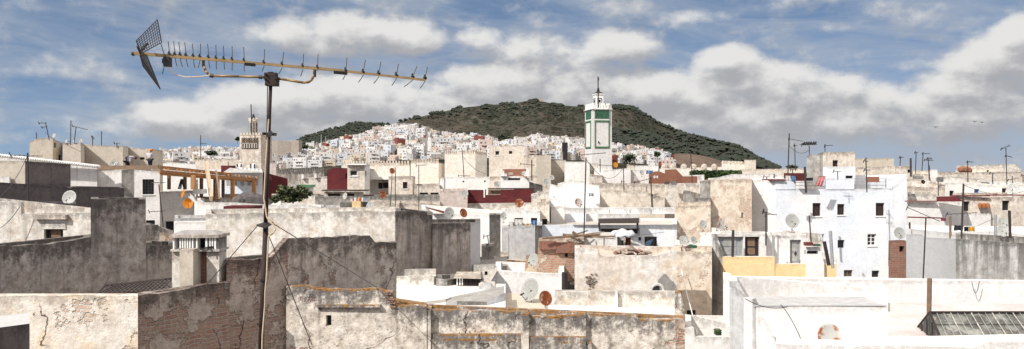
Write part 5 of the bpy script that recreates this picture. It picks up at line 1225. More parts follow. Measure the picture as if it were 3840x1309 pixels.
# ---- yellow terrace house
r = B('white terrace house with a broad yellow parapet band and stained flank greyed for shade', 'house', 'WH', Kc, [(120,120,40.5),(196,270,'a-62'),(535,268,'a1'),(541,318,'a1'),(944,316,'a1')], 4.6, ph=.6, mats={0:'ST'}, roof='RW')  # left flank's greyer plaster also carries its shade in the colour
P_ = r['_p']; part(r, 'yellow_band', 'YL', Kc, [(196,272,536,414,P_[1][1]-.1),(536,320,944,414,P_[3][1]-.1)], .2)
r = B('white rooftop shed front with two tall zinc sheets and a carved brown door', 'hut', 'WH', Kc, [(150,120,40.6),(480,122,'a1')], 1.8, name='roof_shed', ops=[(0,162,134,330,268,'gdoor','weathered zinc sheet doors'),(0,340,138,436,268,'pdoor','dark carved wooden door with white stains')])
r = B('white rooftop cabin with a grey metal door with a diamond', 'hut', 'WH', Kc, [(478,128,41.5),(625,130,'a1'),(742,128,'a1')], 2.2, name='roof_cabin', ops=[(1,636,158,710,316,'gdoor','grey metal door with diamond panel')])
b = nb(); c_ = pt(Kc, 673, 250, 41.3); s_ = .13
vs = [b.verts.new(c_+Vector(q)) for q in ((-s_*.6,0,0),(0,0,-s_),(s_*.6,0,0),(0,0,s_))]; b.faces.new(vs); mk('diamond_ornament', b, 'rustst', r)
B('white sloping stair cover with a small ledge right of the grey door', 'stair', 'WB', Kc, [(740,208,39.5),(832,208,'a1'),(862,312,'a1')], 1.8, name='stair_cover', ph=0, ops=[(0,748,232,822,252,'dark')])
B('low white bench wall at the right end of the yellow terrace', 'wall', 'WH', Kc, [(850,290,40),(942,292,'a1')], 1.5, name='low_wall', ph=0)
B('white strip roof behind the cabin with brown eaves', 'roof', 'WD', Kc, [(590,122,46),(700,124,'a1'),(850,145,'a1')], 3, name='white_roof', roof='OC')
# ---- right: brick ruin, grey and stained walls
B('crumbling red brick stub wall with a small niche, right of the big bluish house', 'wall', 'BR', L, [(232,290,43),(243,282,'a1'),(245,165,'a1'),(345,163,'a1'),(364,215,'a1')], 1.2, name='brick_stub', rag=.04, ops=[(2,303,200,336,238,'dark')])
B('smooth grey painted wall right of the brick stub', 'wall', 'GL', L, [(348,122,41),(452,122,'a1'),(474,142,'a1'),(677,152,'a1')], 4, name='grey_wall', roof='RW')
B('white wall streaked with black stains at the right edge', 'wall', 'ST', L, [(675,154,40.5),(860,166,'a1'),(1200,186,'a1')], 4, name='stained_wall', roof='RW')
B('vast plain bright white wall across the right middle', 'wall', 'WB', Kc, [(198,402,35),(560,414,'a.6'),(945,418,'a.6'),(1405,425,'a.6'),(2300,432,'a.6')], .35, name='white_wall', roof='RW', ph=.02)
for i, (cv, x, y, lb) in enumerate([(Kc,935,460,'left of two small square wall niches'),(Kc,1020,460,'right of two small square wall niches')]):
    b = nb(); ibox(b, cv, x-9, y-10, x+9, y+10, 34.9, .2); bpy_ = mk('wall_niche', b, 'TN', [o_ for o_ in bpy.data.objects if o_.get('label','').startswith('vast plain bright')][0])
B('pale pink screed terrace at the right foreground', 'terrace', 'WH', L, [(229,842,19.5),(1300,850,'a.5')], 6, name='pink_terrace', ph=0, roof='RP')
B('white terrace edge with rounded lip along the bottom right', 'wall', 'WB', L, [(-20,858,17.8),(300,852,'a1'),(560,862,'a1'),(800,868,'a1'),(890,830,'a1'),(1200,832,'a1')], .9, name='parapet_wall', ph=0, roof='RW')
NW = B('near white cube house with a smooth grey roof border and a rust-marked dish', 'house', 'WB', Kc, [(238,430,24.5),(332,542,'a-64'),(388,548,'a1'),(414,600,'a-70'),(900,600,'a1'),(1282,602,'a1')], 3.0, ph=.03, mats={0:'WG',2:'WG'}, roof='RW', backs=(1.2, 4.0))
NW_P = [list(q_) for q_ in NW['_p']]; zt_ = NW_P[4][2]
def onroof(x, y):
    a_, b_ = px(Kc, x, y-4); Yq = (CZ-zt_)*F/(b_-HY); return Vector(((a_-CX)/F*Yq, Yq, zt_+.012))
b = nb(); vs = [b.verts.new(onroof(*q)) for q in ((400,606),(900,604),(1276,604),(1215,590),(1120,545),(760,543),(392,545))]; f_ = b.faces.new(vs); e_ = bmesh.ops.extrude_face_region(b, geom=[f_]); bmesh.ops.translate(b, vec=(0, 0, .03), verts=[v for v in e_['geom'] if isinstance(v, bmesh.types.BMVert)])
b.loops.layers.uv.new('UVMap'); b.loops.layers.uv.new('Top'); mk('grey_border', b, 'GL', NW)
B('low white foreground parapet with a slanted inner ramp', 'wall', 'WB', Kc, [(425,680,19.2),(470,680,'a1'),(550,840,'a1')], .35, name='parapet_wall', ph=0)
B('bottom white parapet in front of the rust-marked dish', 'wall', 'WB', Kc, [(545,845,16.5),(900,852,'a1'),(1100,862,'a1')], .6, name='parapet_wall', ph=0, roof='RW')
# ---- low white yard between
B('low white yard wall at the end of the lichened wall', 'wall', 'WH', J, [(996,738,27),(1058,738,'a1'),(1064,798,'a1'),(1310,798,'a1')], 2.6, name='yard_wall', ph=.5, roof='RG')
B('white back wall of the little yard under the dark doorway', 'wall', 'WH', J, [(998,696,33),(1252,700,'a1')], 1.5, name='yard_wall', ph=.1, roof='RW')
B('narrow white wall strip between the yard and the vast white wall', 'wall', 'WB', Kc, [(196,415,31),(248,425,'a1')], 2, name='white_wall', ph=.02)
b = nb(); rr = random.Random(2)
for i in range(6): ibox(b, J, 1205+rr.uniform(-3, 3), 755+i*6, 1240+rr.uniform(-3, 3), 760+i*6, 27.9, .35)
solo('tile_stack', b, 'ivy', 'small stack of greenish tiles on the little white yard', 'tiles')

# ---- small clutter on the middle roofs
for (cv, x0, y0, x1, y1, Y, mt, nm, lb, ct) in [
    (C,1215,505,1240,530,55.5,'WH','roof_stub','small white block on the stepped white roof left of its dish','block'),
    (C,1290,478,1308,492,55.5,'WD','roof_stub','tiny dirty block on top of the stepped white roof','block'),
    (D,690,492,720,514,61,'PU','roof_bundle','dark bundle beside the white L-shaped house','bundle'),
    (D,735,490,770,512,59,'GY','roof_bundle','grey bundle of rags beneath the raw brick wall','bundle'),
    (C,1078,556,1098,592,57,'WD','roof_stub','narrow upright stub left of the bright stepped house','block'),
    (C,890,432,920,452,82.5,'TN','brick_heap','short pile leaning on the bare orange brick wall','heap'),
    (Bc,340,610,378,632,56,'PU','covered_box','dark covered box at the foot of the pine posts','box'),
    (Bc,1010,628,1086,670,51.8,'GY','parapet_stub','dark grey parapet stub left of the coloured pots','wall'),
    (Bc,1160,628,1190,656,51.5,'dark','roof_opening','small dark slatted opening right of the pale yellow block','opening'),
    (I,712,272,790,300,39.5,'OC','floor_slab','flat worn slab between the grey stub wall and the terrace edge','slab'),
    (Fc,286,345,360,372,88.5,'RG','sheet_metal','grey sheet lying on the pale roof right of the bluish house','sheet'),
    (Fc,478,362,525,398,87,'GY','round_roof_lump','grey rounded lump on the crumbling stone roof','lump'),
    (Fc,850,402,905,422,79,'PU','dark_roof_box','row of dark boxes on the bright white roof mass','box'),
    (Kc,665,480,782,486,27.2,'wood','wooden_plank','thin brown plank lying on the white upper roof','plank'),
    (J,1012,205,1030,214,40.1,'rdp','small_red_crate','little red crate left of the green crate','crate')]:
    b = nb(); b.loops.layers.uv.new('UVMap'); b.loops.layers.uv.new('Top'); ibox(b, cv, x0, y0, x1, y1, Y, max(.3, (x1-x0)/cv[2]/F*Y*.7))
    w_ = .06*(x1-x0)/cv[2]/F*Y
    for v in b.verts: v.co += Vector((random.uniform(-w_, w_), random.uniform(-w_, w_), random.uniform(-w_, w_)))
    bmesh.ops.bevel(b, geom=b.edges[:], offset=w_*1.2, segments=2, affect='EDGES')
    solo(nm, b, mt, lb, ct)

# ================================================================== the big television aerial
def aerial():
    Y = 7.6
    P = lambda x, y, dy=0: pt(Mc, x, y, Y+dy)
    base = pt(Sx, 655, 1060, Y); r = empty('television_aerial', (base.x, base.y, base.z), 'huge long television aerial with mesh reflector on a dark steel mast', 'aerial')
    # mast: three lengths of pipe, slightly thicker downward
    pl = [(811, 395), (806, 520), (804, 660)]
    b = nb(); tube(b, P(812, 395), P(800, 700), .015, 12, .0165); tube(b, P(800, 690), pt(Sx, 668, 570, Y), .018, 12, .019); tube(b, pt(Sx, 669, 560, Y), pt(Sx, 655, 900, Y), .023, 12, .024); tube(b, pt(Sx, 655, 900, Y), base, .024, 12)
    mk('mast', b, 'rustst', r, True)
    b = nb(); tube(b, P(768, 658, -.05), P(842, 662, .08), .010, 6); tube(b, P(770, 664, .05), P(842, 668, -.04), .008, 6); tube(b, P(800, 655, -.04), P(812, 672, -.04), .032, 8)
    mk('guy_bracket', b, 'steel', r)
    b = nb(); hexa(b, [pt(Sx,645,569,Y-.10), pt(Sx,668,575,Y-.10), pt(Sx,688,563,Y+.12), pt(Sx,662,562,Y+.12), pt(Sx,645,565,Y-.10), pt(Sx,668,571,Y-.10), pt(Sx,688,558,Y+.12), pt(Sx,662,559,Y+.12)]); mk('stay_plate', b, 'steel', r)
    b = nb(); ibox(b, Mc, 779, 345, 846, 372, Y-.04, .09); ibox(b, Mc, 781, 372, 843, 396, Y-.045, .10); ibox(b, Mc, 776, 325, 841, 343, Y-.03, .07); 
    for x in (783, 838):
        for y in (333, 358, 388): tube(b, P(x, y, -.075), P(x, y, .07), .008, 6)
    tube(b, P(812, 322), P(812, 400), .026, 10)
    mk('mast_clamp', b, 'rustst', r)
    def bp(x): return 217+(365-217)*(x-55)/(1660-55)
    b = nb()
    def sqbar(p, q, h, d):
        hexa(b, [p+Vector((0,-d,-h)), q+Vector((0,-d,-h)), q+Vector((0,d,-h)), p+Vector((0,d,-h)), p+Vector((0,-d,h)), q+Vector((0,-d,h)), q+Vector((0,d,h)), p+Vector((0,d,h))])
    sqbar(P(53, 218), P(700, 271), .0135, .014); sqbar(P(690, 271), P(1200, 314), .012, .0125); sqbar(P(1190, 314), P(1661, 366), .010, .0105)
    mk('boom', b, 'brass', r)
    b = nb(); 
    for (x0, x1) in ((672, 728), (1160, 1232)): a = P(x0, bp(x0)+2); q = P(x1, bp(x1)+2); tube(b, a, q, .019, 6)
    for x in (443, 1054): tube(b, P(x, bp(x)+2), P(x, bp(x)+40), .014, 6)
    ball(b, P(58, 222), .022)
    mk('boom_joint', b, 'black', r)
    b = nb(); pts = [P(443, 262), P(446, 290), P(455, 315), P(470, 334), P(490, 343), P(640, 346), P(780, 350)]; path(b, pts, .0115, 8)
    pts = [P(845, 357), P(900, 365), P(990, 380), P(1020, 378), P(1040, 362), P(1050, 335), P(1052, 305)]; path(b, pts, .0115, 8); mk('support_tube', b, 'brass', r, True)
    b = nb(); tube(b, P(478, 341), P(497, 344), .017, 8); tube(b, P(748, 349), P(765, 351), .017, 8); mk('tube_collar', b, 'black', r)
    els = [(250,153,266,262),(279,152,299,290),(308,156,328,293),(340,158,360,294),(382,165,397,298),(428,165,415,297),(466,167,480,303),(511,171,515,307),(552,176,560,308),(600,178,601,314),
           (664,183,668,317),(779,194,765,319),(884,209,855,333),(993,220,977,345),(1072,223,1062,300),(1231,240,1208,364),(1332,254,1294,378),(1418,262,1378,384),(1514,276,1477,396),(1616,288,1544,403),(1673,294,1632,411)]
    for (x0, y0, x1, y1) in els:
        xm = x0+(x1-x0)*.35; ym = bp(xm)
        e = nb(); tube(e, P(x0, y0, -.10), P(xm+2, ym-14, -.01), .0038, 5); tube(e, P(xm+2, ym+6, .0), P((xm+x1)/2, (ym+y1)/2+6, .05), .0038, 5); tube(e, P((xm+x1)/2, (ym+y1)/2+6, .05), P(x1, y1, .10), .0042, 5)
        o = mk('director_rod', e, 'alu', r)
        e = nb(); tube(e, P(xm-4, ym-14), P(xm+9, ym-5), .014, 6); tube(e, P(xm-2, ym-28, -.01), P(xm+2, ym-10, -.01), .009, 6); ball(e, P(xm-2, ym-14), .015); mk('rod_holder', e, 'black', o)
    b = nb(); ibox(b, Mc, 222, 236, 252, 290, Y-.04, .08); ball(b, P(238, 262), .04); mk('dipole_box', b, 'black', r)
    b = nb(); tube(b, P(208, 160, -.1), P(232, 240), .004, 5); tube(b, P(232, 270), P(219, 332, .1), .004, 5); mk('dipole_rod', b, 'alu', r)
    # mesh reflector panels
    def grid(cs, nu, nv):
        g_ = nb(); a, b_, c_, d_ = cs
        for i in range(nu+1): f = i/nu; tube(g_, a.lerp(b_, f), d_.lerp(c_, f), .0031 if 0 < i < nu else .005, 5)
        for j in range(nv+1): f = j/nv; tube(g_, a.lerp(d_, f), b_.lerp(c_, f), .0031 if 0 < j < nv else .005, 5)
        return g_
    mk('reflector_panel', grid([P(75,150,-.35), P(190,35,.25), P(213,160,.30), P(100,222,-.30)], 10, 8), 'steel', r)
    mk('reflector_panel', grid([P(95,228,-.32), P(133,233,.28), P(206,416,.32), P(112,290,-.28)], 7, 14), 'steel', r)
    b = nb(); tube(b, P(82, 180, -.1), P(100, 222), .012, 6); tube(b, P(96, 212), P(132, 168, .1), .014, 6); mk('reflector_bracket', b, 'black', r)
    # coax down the mast
    b = nb(); path(b, [P(244, 290, -.03), P(262, 316, -.03), P(290, 336, -.03), P(345, 350, -.03), P(420, 348, -.03), P(478, 341, -.03)], .0045, 6); mk('feed_cable', b, 'cable', r)
    b = nb(); path(b, [P(770, 350, -.03), P(782, 366, -.04), P(795, 400, -.04), P(792, 600, -.04), P(790, 690, -.045)], .0045, 6); mk('feed_cable', b, 'black', r)
    cab = [pt(Sx,x,y,Y-.04) for x, y in ((676,300),(668,420),(664,500),(671,545),(678,558),(688,566),(694,576),(686,588),(676,594),(674,610),(671,690),(667,735),(666,770),(660,845),(658,930))]
    b = nb(); path(b, cab, .0075, 6); mk('feed_cable', b, 'cable', r)
    for x, y in ((663, 702), (656, 812)): b = nb(); tube(b, pt(Sx, x, y, Y), pt(Sx, x, y+5, Y), .034, 10); mk('cable_clip', b, 'black', r)
    # guy wires
    for (x0, y0, x1, y1, Y1) in ((646,570,520,716,20.5),(688,563,950,724,24.0),(672,582,785,868,19.)):
        a = pt(Sx, x0, y0, Y); q = pt(Sx, x1, y1, Y1); b = nb(); tube(b, a, q, .004, 4, .011); mk('guy_wire', b, 'steel', r)
aerial()

# ================================================================== dishes
def dish(cv, x, y, w_, h_, Y, label, mat='dish', arm=(-1, 0), roll=0., group=None, stand=1.0, faceup=.30):
    """w_, h_: size in crop pixels; arm: which side the receiver arm points"""
    R = max(w_, h_)/cv[2]/F*Y/2; c = pt(cv, x, y, Y)
    yaw = math.acos(max(.3, min(1, w_/max(w_, h_)))) * (1 if arm[0] > 0 else -1)
    r = empty('satellite_dish', (c.x, c.y, c.z-R*1.5), label, 'satellite dish', group)
    rot = Matrix.Rotation(yaw, 3, 'Z') @ Matrix.Rotation(-faceup, 3, 'X')       # faces -Y, tipped upward
    T = lambda v: c+rot@(Matrix.Rotation(roll, 3, 'Y')@Vector(v))
    def shell(off, Rr, back):
        b = nb(); rings = 6; seg = 28; prev = None
        ctr = b.verts.new(T((0, R*.20+off, 0)))
        for j in range(1, rings+1):
            q = j/rings; cur = [b.verts.new(T((Rr*q*math.cos(a), R*.20*(1-q*q)+off, Rr*q*math.sin(a)*1.04))) for a in [2*math.pi*i/seg for i in range(seg)]]
            for i in range(seg):
                if prev is None: b.faces.new((ctr, cur[(i+1)%seg], cur[i]))
                else: b.faces.new((prev[i], prev[(i+1)%seg], cur[(i+1)%seg], cur[i]))
            prev = cur
        return b, prev
    b, p0 = shell(0, R, False)
    # give the reflector thickness
    r2 = bmesh.ops.solidify(b, geom=b.faces[:], thickness=R*.03)
    mk('reflector', b, mat, r, True)
    b = nb(); ly = -R*.75; lo = Vector((R*.05*arm[0], 0, -R*.95))
    tube(b, T(lo), T((R*.15*arm[0], ly, -R*.62)), R*.028, 5); mk('feed_arm', b, 'steel', r)
    b = nb(); tube(b, T((R*.15*arm[0], ly, -R*.66)), T((R*.12*arm[0], ly+R*.28, -R*.46)), R*.07, 8); ball(b, T((R*.15*arm[0], ly, -R*.66)), R*.085); mk('receiver', b, 'black', r)
    if stand:
        b = nb(); k = T((0, R*.25, -R*.1)); tube(b, T((0, R*.2, 0)), k, R*.1, 6); f = Vector((k.x, k.y, c.z-R*(1.15+.55*stand))); tube(b, k, f, R*.045, 6)
        if stand > .9: tube(b, f+Vector((-R*.4, 0, 0)), f+Vector((R*.4, 0, 0)), R*.035, 5); tube(b, f+Vector((R*.38, -R*.1, 0)), f+Vector((0, 0, R*.5)), R*.025, 5)
        mk('stand', b, 'steel', r)
    return r
dish(A,455,597,92,88,38,'large plain white dish in front of the dark walls at the left','dish',(1,0),.2)
dish(A,1205,573,34,58,54,'upper orange dish, seen nearly edge-on, on the white terrace wall','orange',(-1,0),.2,stand=.2)
dish(A,1237,637,60,64,54,'lower round orange dish with a glare spot on the white terrace wall','orange',(1,0),stand=.2)
dish(A,355,190,26,28,93,'white dish on top of the rounded tan skyline house','dish',(-1,0))
dish(A,435,230,22,26,91,'leftmost of three white dishes on the tan skyline block','dish',(-1,0),group='skyline dishes')
dish(A,487,228,17,18,91,'middle of three white dishes on the tan skyline block','dish',(-1,0),group='skyline dishes')
dish(A,533,225,26,24,91,'rightmost of three white dishes on the tan skyline block','dish',(1,0),group='skyline dishes')
dish(Bc,667,565,24,32,66,'small orange dish beside the green tree','orange',(1,0))
dish(Bc,731,505,24,26,84,'small white dish on the white house above the green tree','dish',(1,0))
dish(Bc,1041,588,34,44,58,'white dish in front of the slab-roofed grey house','dish',(-1,0))
dish(Bc,1208,652,54,60,50,'large pale dish above the sunlit cream wall','dishg',(-1,0),.35)
dish(Bc,1291,580,42,50,58,'rust-orange dish over the long grey parapet wall','rust',(1,0),.3)
dish(Bc,1353,423,32,40,72,'brown rusted dish tilted above the beige roof room','rust',(1,0),.4)
dish(C,815,512,40,44,70,'round white dish at the base of the wedge-shaped stair','dish',(1,0))
dish(C,992,439,30,30,76,'small white dish beside the orange brick wall','dish',(1,0))
dish(C,603,570,42,46,60,'white dish at the right corner of the pale pink house','dish',(1,0))
dish(C,502,700,64,78,48,'large white dish, left of the leaning pair above the bright white wall','dishg',(1,0),.15)
dish(C,594,700,46,60,48,'rusty brown dish, right of the leaning pair above the bright white wall','rust',(1,0))
dish(C,962,635,56,54,58,'rust-streaked dish on the roof under the red parapet','rust',(1,0),.3)
dish(C,858,720,42,52,45.4,'white dish standing against the white house with washing','dish',(1,0))
dish(C,1142,494,42,46,74,'lower white dish of the two leaning together near the tan annex','dish',(1,0),.3)
dish(C,1176,467,32,34,76,'upper white dish of the two leaning together near the tan annex','dish',(1,0),.3)
dish(C,1340,508,46,50,55,'white dish against the bright stepped white house','dish',(-1,0))
dish(D,124,632,54,62,47,'white dish with an orange rust patch low on its face','rusty',(1,0))
dish(D,366,383,32,34,98,'bright yellow-orange dish at the foot of the white and green minaret','orange',(1,0),.2)
dish(D,505,367,18,20,106,'small white dish on the far roofs right of the minaret','dish',(1,0))
dish(D,539,434,30,34,89,'white dish on the slab-roofed white house','dish',(1,0))
dish(D,494,474,30,34,84,'white dish with rust marks near the raw brick floor','rusty',(1,0))
dish(D,920,471,34,34,78,'white dish over the low raw brick wall','dish',(1,0))
dish(D,945,775,54,58,46,'white dish on the low peach house wall','dish',(1,0))
dish(D,1066,776,68,84,44,'tall oval white dish with two rust crescents','rusty',(1,0))
dish(J,985,160,54,56,40.5,'leftmost of the three dishes on the white low roof wall','dish',(1,0))
dish(J,1010,158,46,50,41.4,'middle of the three dishes on the white low roof wall','dish',(1,0),stand=.3)
dish(J,1059,160,44,48,40.8,'cream dish, rightmost of the three on the white low roof wall','dishg',(1,0))
dish(E,377,720,116,112,42,'very large cream dish in front of the big bluish house','dishg',(1,0))
dish(E,1260,820,96,92,43.5,'white dish standing on the red brick stub wall','dishg',(-1,0))
dish(Fc,1018,735,92,82,49,'pale grey dish against the old beige house','dishg',(1,0),stand=.4)
dish(Fc,1012,802,96,60,44,'white dish half sunk behind the parapet wall at the right','dish',(1,0),stand=.1)
dish(Fc,1092,456,76,86,60,'large white dish beside the blue-door house','dish',(-1,0))
dish(I,1052,290,62,84,35,'cream oval dish in front of the brick ruin','dishg',(-1,0),stand=.5)
dish(I,1030,487,106,150,29,'large pale dish with receiver arm on the roof deck','dishg',(-1,0),.12,stand=.6)
dish(I,1135,543,86,96,26.9,'heavily rusted round dish on the white wall beside the large pale dish','rust',(1,0),stand=.25)
dish(Kc,897,792,160,112,17.4,'white dish with two rust blotches on the near white house','rusty',(1,0),stand=0)
dish(Kc,1122,392,26,30,36,'tiny white dish on the vast white wall by the brown window','dish',(1,0))
dish(Fc,355,400,34,32,74.5,'dark round ventilator dish on the white low house','black',(1,0),stand=.2)

# ================================================================== ordinary aerials and poles
def antenna(cv, x0, y0, x1, y1, Y, label, booms=(), mat='steel', rad=.022, group=None, name='roof_aerial', n=6, el=9):
    b0 = pt(cv, x0, y0, Y); t_ = pt(cv, x1, y1, Y); r = empty(name, b0, label, 'aerial' if booms else 'pole', group)
    k = max(1, Y/45.)
    b = nb(); tube(b, b0-Vector((0, 0, .25)), t_, rad*k, 6); mk('mast', b, mat, r)
    for (a, b_, c_, d_) in booms:
        p = pt(cv, a, b_, Y-.05); q = pt(cv, c_, d_, Y-.05); bb = nb(); tube(bb, p, q, .014*k, 5)
        for i in range(n):
            f = (i+.5)/n; m_ = p.lerp(q, f); h = el/cv[2]/F*Y*(.7+.3*abs(math.sin(i*2.1))); dy = .22
            tube(bb, m_+Vector((0, -dy, -h*.5)), m_+Vector((0, dy, h*.5)), .008*k, 4)
        tube(bb, p+Vector((0, -.12, .12)), p+Vector((0, .12, -.12)), .02*k, 4)
        mk('boom', bb, mat, r)
    return r
antenna(A,325,205,300,105,93.5,'leftmost skyline aerial with two short booms',[(256,108,306,107),(276,136,312,131)])
antenna(A,243,222,239,170,94.2,'short bare pole at the left end of the skyline house')
antenna(A,464,238,467,90,90,'tall bare pole on the tan skyline block')
antenna(A,488,225,501,135,90.5,'aerial with a downward sloping boom on the tan skyline block',[(478,128,578,152)])
antenna(A,668,255,669,163,95,'bare pole behind the long tan skyline block')
antenna(A,610,250,610,192,94.6,'thin aerial with small top on the long tan block',[(604,198,622,214)],n=3)
antenna(A,770,256,770,238,94.6,'low T-shaped aerial on the long tan block',[(752,240,790,241)],n=3,el=4)
antenna(A,188,628,182,305,36,'tall dark aerial with long flat boom in front of the dark block',[(70,320,278,326)],rad=.036,n=7)
antenna(A,1082,832,1046,512,52,'crooked aerial pole in front of the barred window',[(988,500,1090,500),(982,692,1088,686)],rad=.03)
antenna(Bc,93,340,92,188,125,'tall thin aerial left of the old minaret',[(92,242,132,244)],n=4)
antenna(C,300,698,299,382,56,'tall thin aerial with a cross boom in front of the citadel bastion',[(282,386,345,384)],n=5)
antenna(Bc,1338,680,1352,470,50,'dark leaning pole beside the rust-orange dish')
antenna(Bc,1374,690,1374,400,51,'thin straight pole right of the brown rusted dish')
antenna(C,598,460,585,285,90,'thin aerial pole in front of the peach citadel tower',[(560,455,640,456)],n=4)
antenna(C,1044,470,1043,350,84,'aerial with thick dark boom before the tall tan annex',[(970,376,1064,386)],rad=.03)
antenna(D,156,880,171,335,37,'very tall aerial rising from the brick ruin to the minaret',[(128,318,306,304)],rad=.028,n=8,el=12)
antenna(D,265,420,264,345,93,'thin rooftop aerial in front of the minaret foot',[(262,385,345,388)],n=3)
antenna(D,422,548,415,300,60,'tall aerial pole right of the minaret with small fittings',[(405,495,425,492)],n=3)
antenna(D,606,655,598,462,58,'aerial with long tilted boom near the blue cloth',[(490,500,606,470),(605,586,648,572)],rad=.028,n=8)
antenna(D,872,505,860,300,80,'thin pole in front of the brown knoll')
antenna(D,1357,870,1357,700,41,'rooftop aerial in front of the bluish house flank',[(1340,690,1405,712)],rad=.03)
antenna(E,338,345,351,0,70,'tallest aerial left of the grey rooftop room',[(346,44,465,66)],rad=.03,n=6)
antenna(E,400,285,396,98,72,'short aerial with a boxy orange head',[(390,96,420,104)],n=3)
antenna(E,518,165,514,100,66,'aerial lined with perched birds above the grey rooftop room',[(455,96,578,90)],n=7,el=12)
antenna(E,645,152,645,92,64,'thin aerial with short boom on top of the rooftop room',[(642,102,708,98)],n=5)
antenna(E,990,455,981,200,54.5,'aerial pole by the right roof railing',[(965,228,996,230),(968,303,1012,302)],rad=.03,n=4)
antenna(E,489,458,478,275,53.4,'thick dark post at the left roof railing',rad=.06)
antenna(E,750,350,749,310,56,'low T-shaped aerial on the bluish house roof',[(715,313,778,313)],n=4,el=5)
antenna(E,380,345,378,298,60,'T-shaped aerial beside the red awning roofs',[(362,298,412,296)],n=3,el=4)
antenna(E,240,382,222,335,58,'crooked small aerial on the bluish house corner',[(225,352,250,350)],n=2,el=5)
antenna(E,165,392,165,357,58,'small T aerial at the bluish house corner',[(140,357,190,359)],n=3,el=4)
antenna(E,158,880,158,655,40.6,'dark rooftop aerial over the zinc-door shed',[(135,640,158,662),(158,665,248,669)],rad=.03,n=3)
antenna(E,532,880,515,675,41,'thin leaning pole beside the very large cream dish',rad=.03)
antenna(E,1352,335,1350,205,77.6,'dark pole at the broken end of the lower tan block',rad=.05)
antenna(E,1388,335,1395,155,92,'thin skyline aerial right of the tan blocks',[(1385,157,1410,156)],n=2)
antenna(E,1260,265,1268,192,84,'faint small aerial above the lower tan block',[(1258,198,1290,196)],n=4)
antenna(Fc,345,295,355,165,95,'left aerial of the close pair on the right skyline',[(350,165,414,168)],n=5)
antenna(Fc,402,325,398,215,94,'right aerial of the close pair, bushy with short rods',[(366,220,438,222),(388,208,428,205)],n=6,el=14)
antenna(Fc,412,300,404,262,95,'thin leaning pole between the cream cube and the tank room')
antenna(Fc,724,385,722,228,84,'aerial with short boom on the long beige roof wall',[(718,234,768,236)],n=5)
antenna(Fc,1045,420,1036,120,78,'tall aerial with two booms at the far right',[(998,130,1072,98),(1034,184,1088,196)],n=6,el=14)
antenna(Fc,928,405,926,330,80,'short pole with small crosspiece on the beige roof wall',[(905,328,945,330)],n=2,el=3)
antenna(Fc,1090,412,1088,350,78,'low aerial right of the tall two-boom aerial',[(1052,386,1142,366)],n=3,el=5)
antenna(Fc,1178,420,1178,345,76,'short pole near the right edge roof',[(1165,345,1192,345)],n=2,el=3)
antenna(Fc,482,512,478,395,60,'thin rod above the red corrugated shelter')
antenna(Fc,668,865,688,415,42,'tall thick aerial pole by the laundry line',[(548,668,800,652)],rad=.045,n=5)
antenna(Fc,580,855,577,682,43,'weathered wooden post left of the laundry line',mat='wood',rad=.06)
antenna(Fc,243,822,244,732,45,'short dark post beside the bluish house corner',rad=.05)
antenna(Fc,952,800,948,668,44.5,'thick grey post right of the yellow cloth',mat='grey',rad=.08)
antenna(Fc,1072,820,1065,635,44,'dark rusty post before the beige house',rad=.07,mat='rustst')
antenna(L,458,420,478,12,36,'thin aerial in front of the smooth grey wall with a long slanting boom',[(356,-55,570,38)],rad=.03,n=4)
antenna(L,497,650,502,412,20.6,'square weathered timber post at the skylight ridge',mat='wood',rad=.055)
antenna(Kc,258,270,262,95,39.8,'dark slanted post in front of the zinc sheet doors',rad=.06)
antenna(Kc,918,308,902,100,38,'grey timber pole at the right end of the yellow terrace',mat='grey',rad=.07)
antenna(Kc,893,290,862,170,38.5,'leaning dark plank pole over the yellow terrace',mat='rustst',rad=.08)
antenna(Kc,527,268,526,138,40.4,'grey vent pipe on the roof cabin',mat='grey',rad=.06)
antenna(I,766,190,752,132,40.5,'tiny aerial in front of the bright white wall',[(726,138,768,126)],n=3,el=5)
# dark upright tank standing on far roof
b = nb(); ibox(b, C, 1246, 236, 1280, 296, 100, 1.2); ibox(b, C, 1250, 296, 1278, 350, 100, 1.0); solo('chimney_flue', b, 'black', 'black upright chimney flue standing left of the minaret', 'chimney')
b = nb(); ibox(b, C, 1236, 296, 1250, 350, 100.5, 1.5); ibox(b, C, 1278, 300, 1300, 350, 100.5, 1.5); solo('roof_stub', b, 'OC', 'pair of short masonry piers flanking the black flue', 'piers')
# air conditioner
def acu():
    a = pt(A, 734, 391, 92); b_ = pt(A, 776, 362, 92); r = empty('air_conditioner', ((a.x+b_.x)/2, 92, a.z), 'white air conditioner unit on the roof left of the workers', 'air conditioner')
    b = nb(); box(b, (a.x, 92, a.z), (b_.x, 92.5, b_.z)); mk('casing', b, 'white', r)
    b = nb(); 
    for k in range(3): 
        R = .45*(k+1)/3
        for i in range(14): t0, t1 = 2*math.pi*i/14, 2*math.pi*(i+1)/14; c_ = Vector(((a.x*2+b_.x)/3+.1, 91.97, (a.z+b_.z)/2)); tube(b, c_+Vector((R*math.cos(t0), 0, R*math.sin(t0))), c_+Vector((R*math.cos(t1), 0, R*math.sin(t1))), .03, 4)
    mk('fan_guard', b, 'grey', r)
acu()
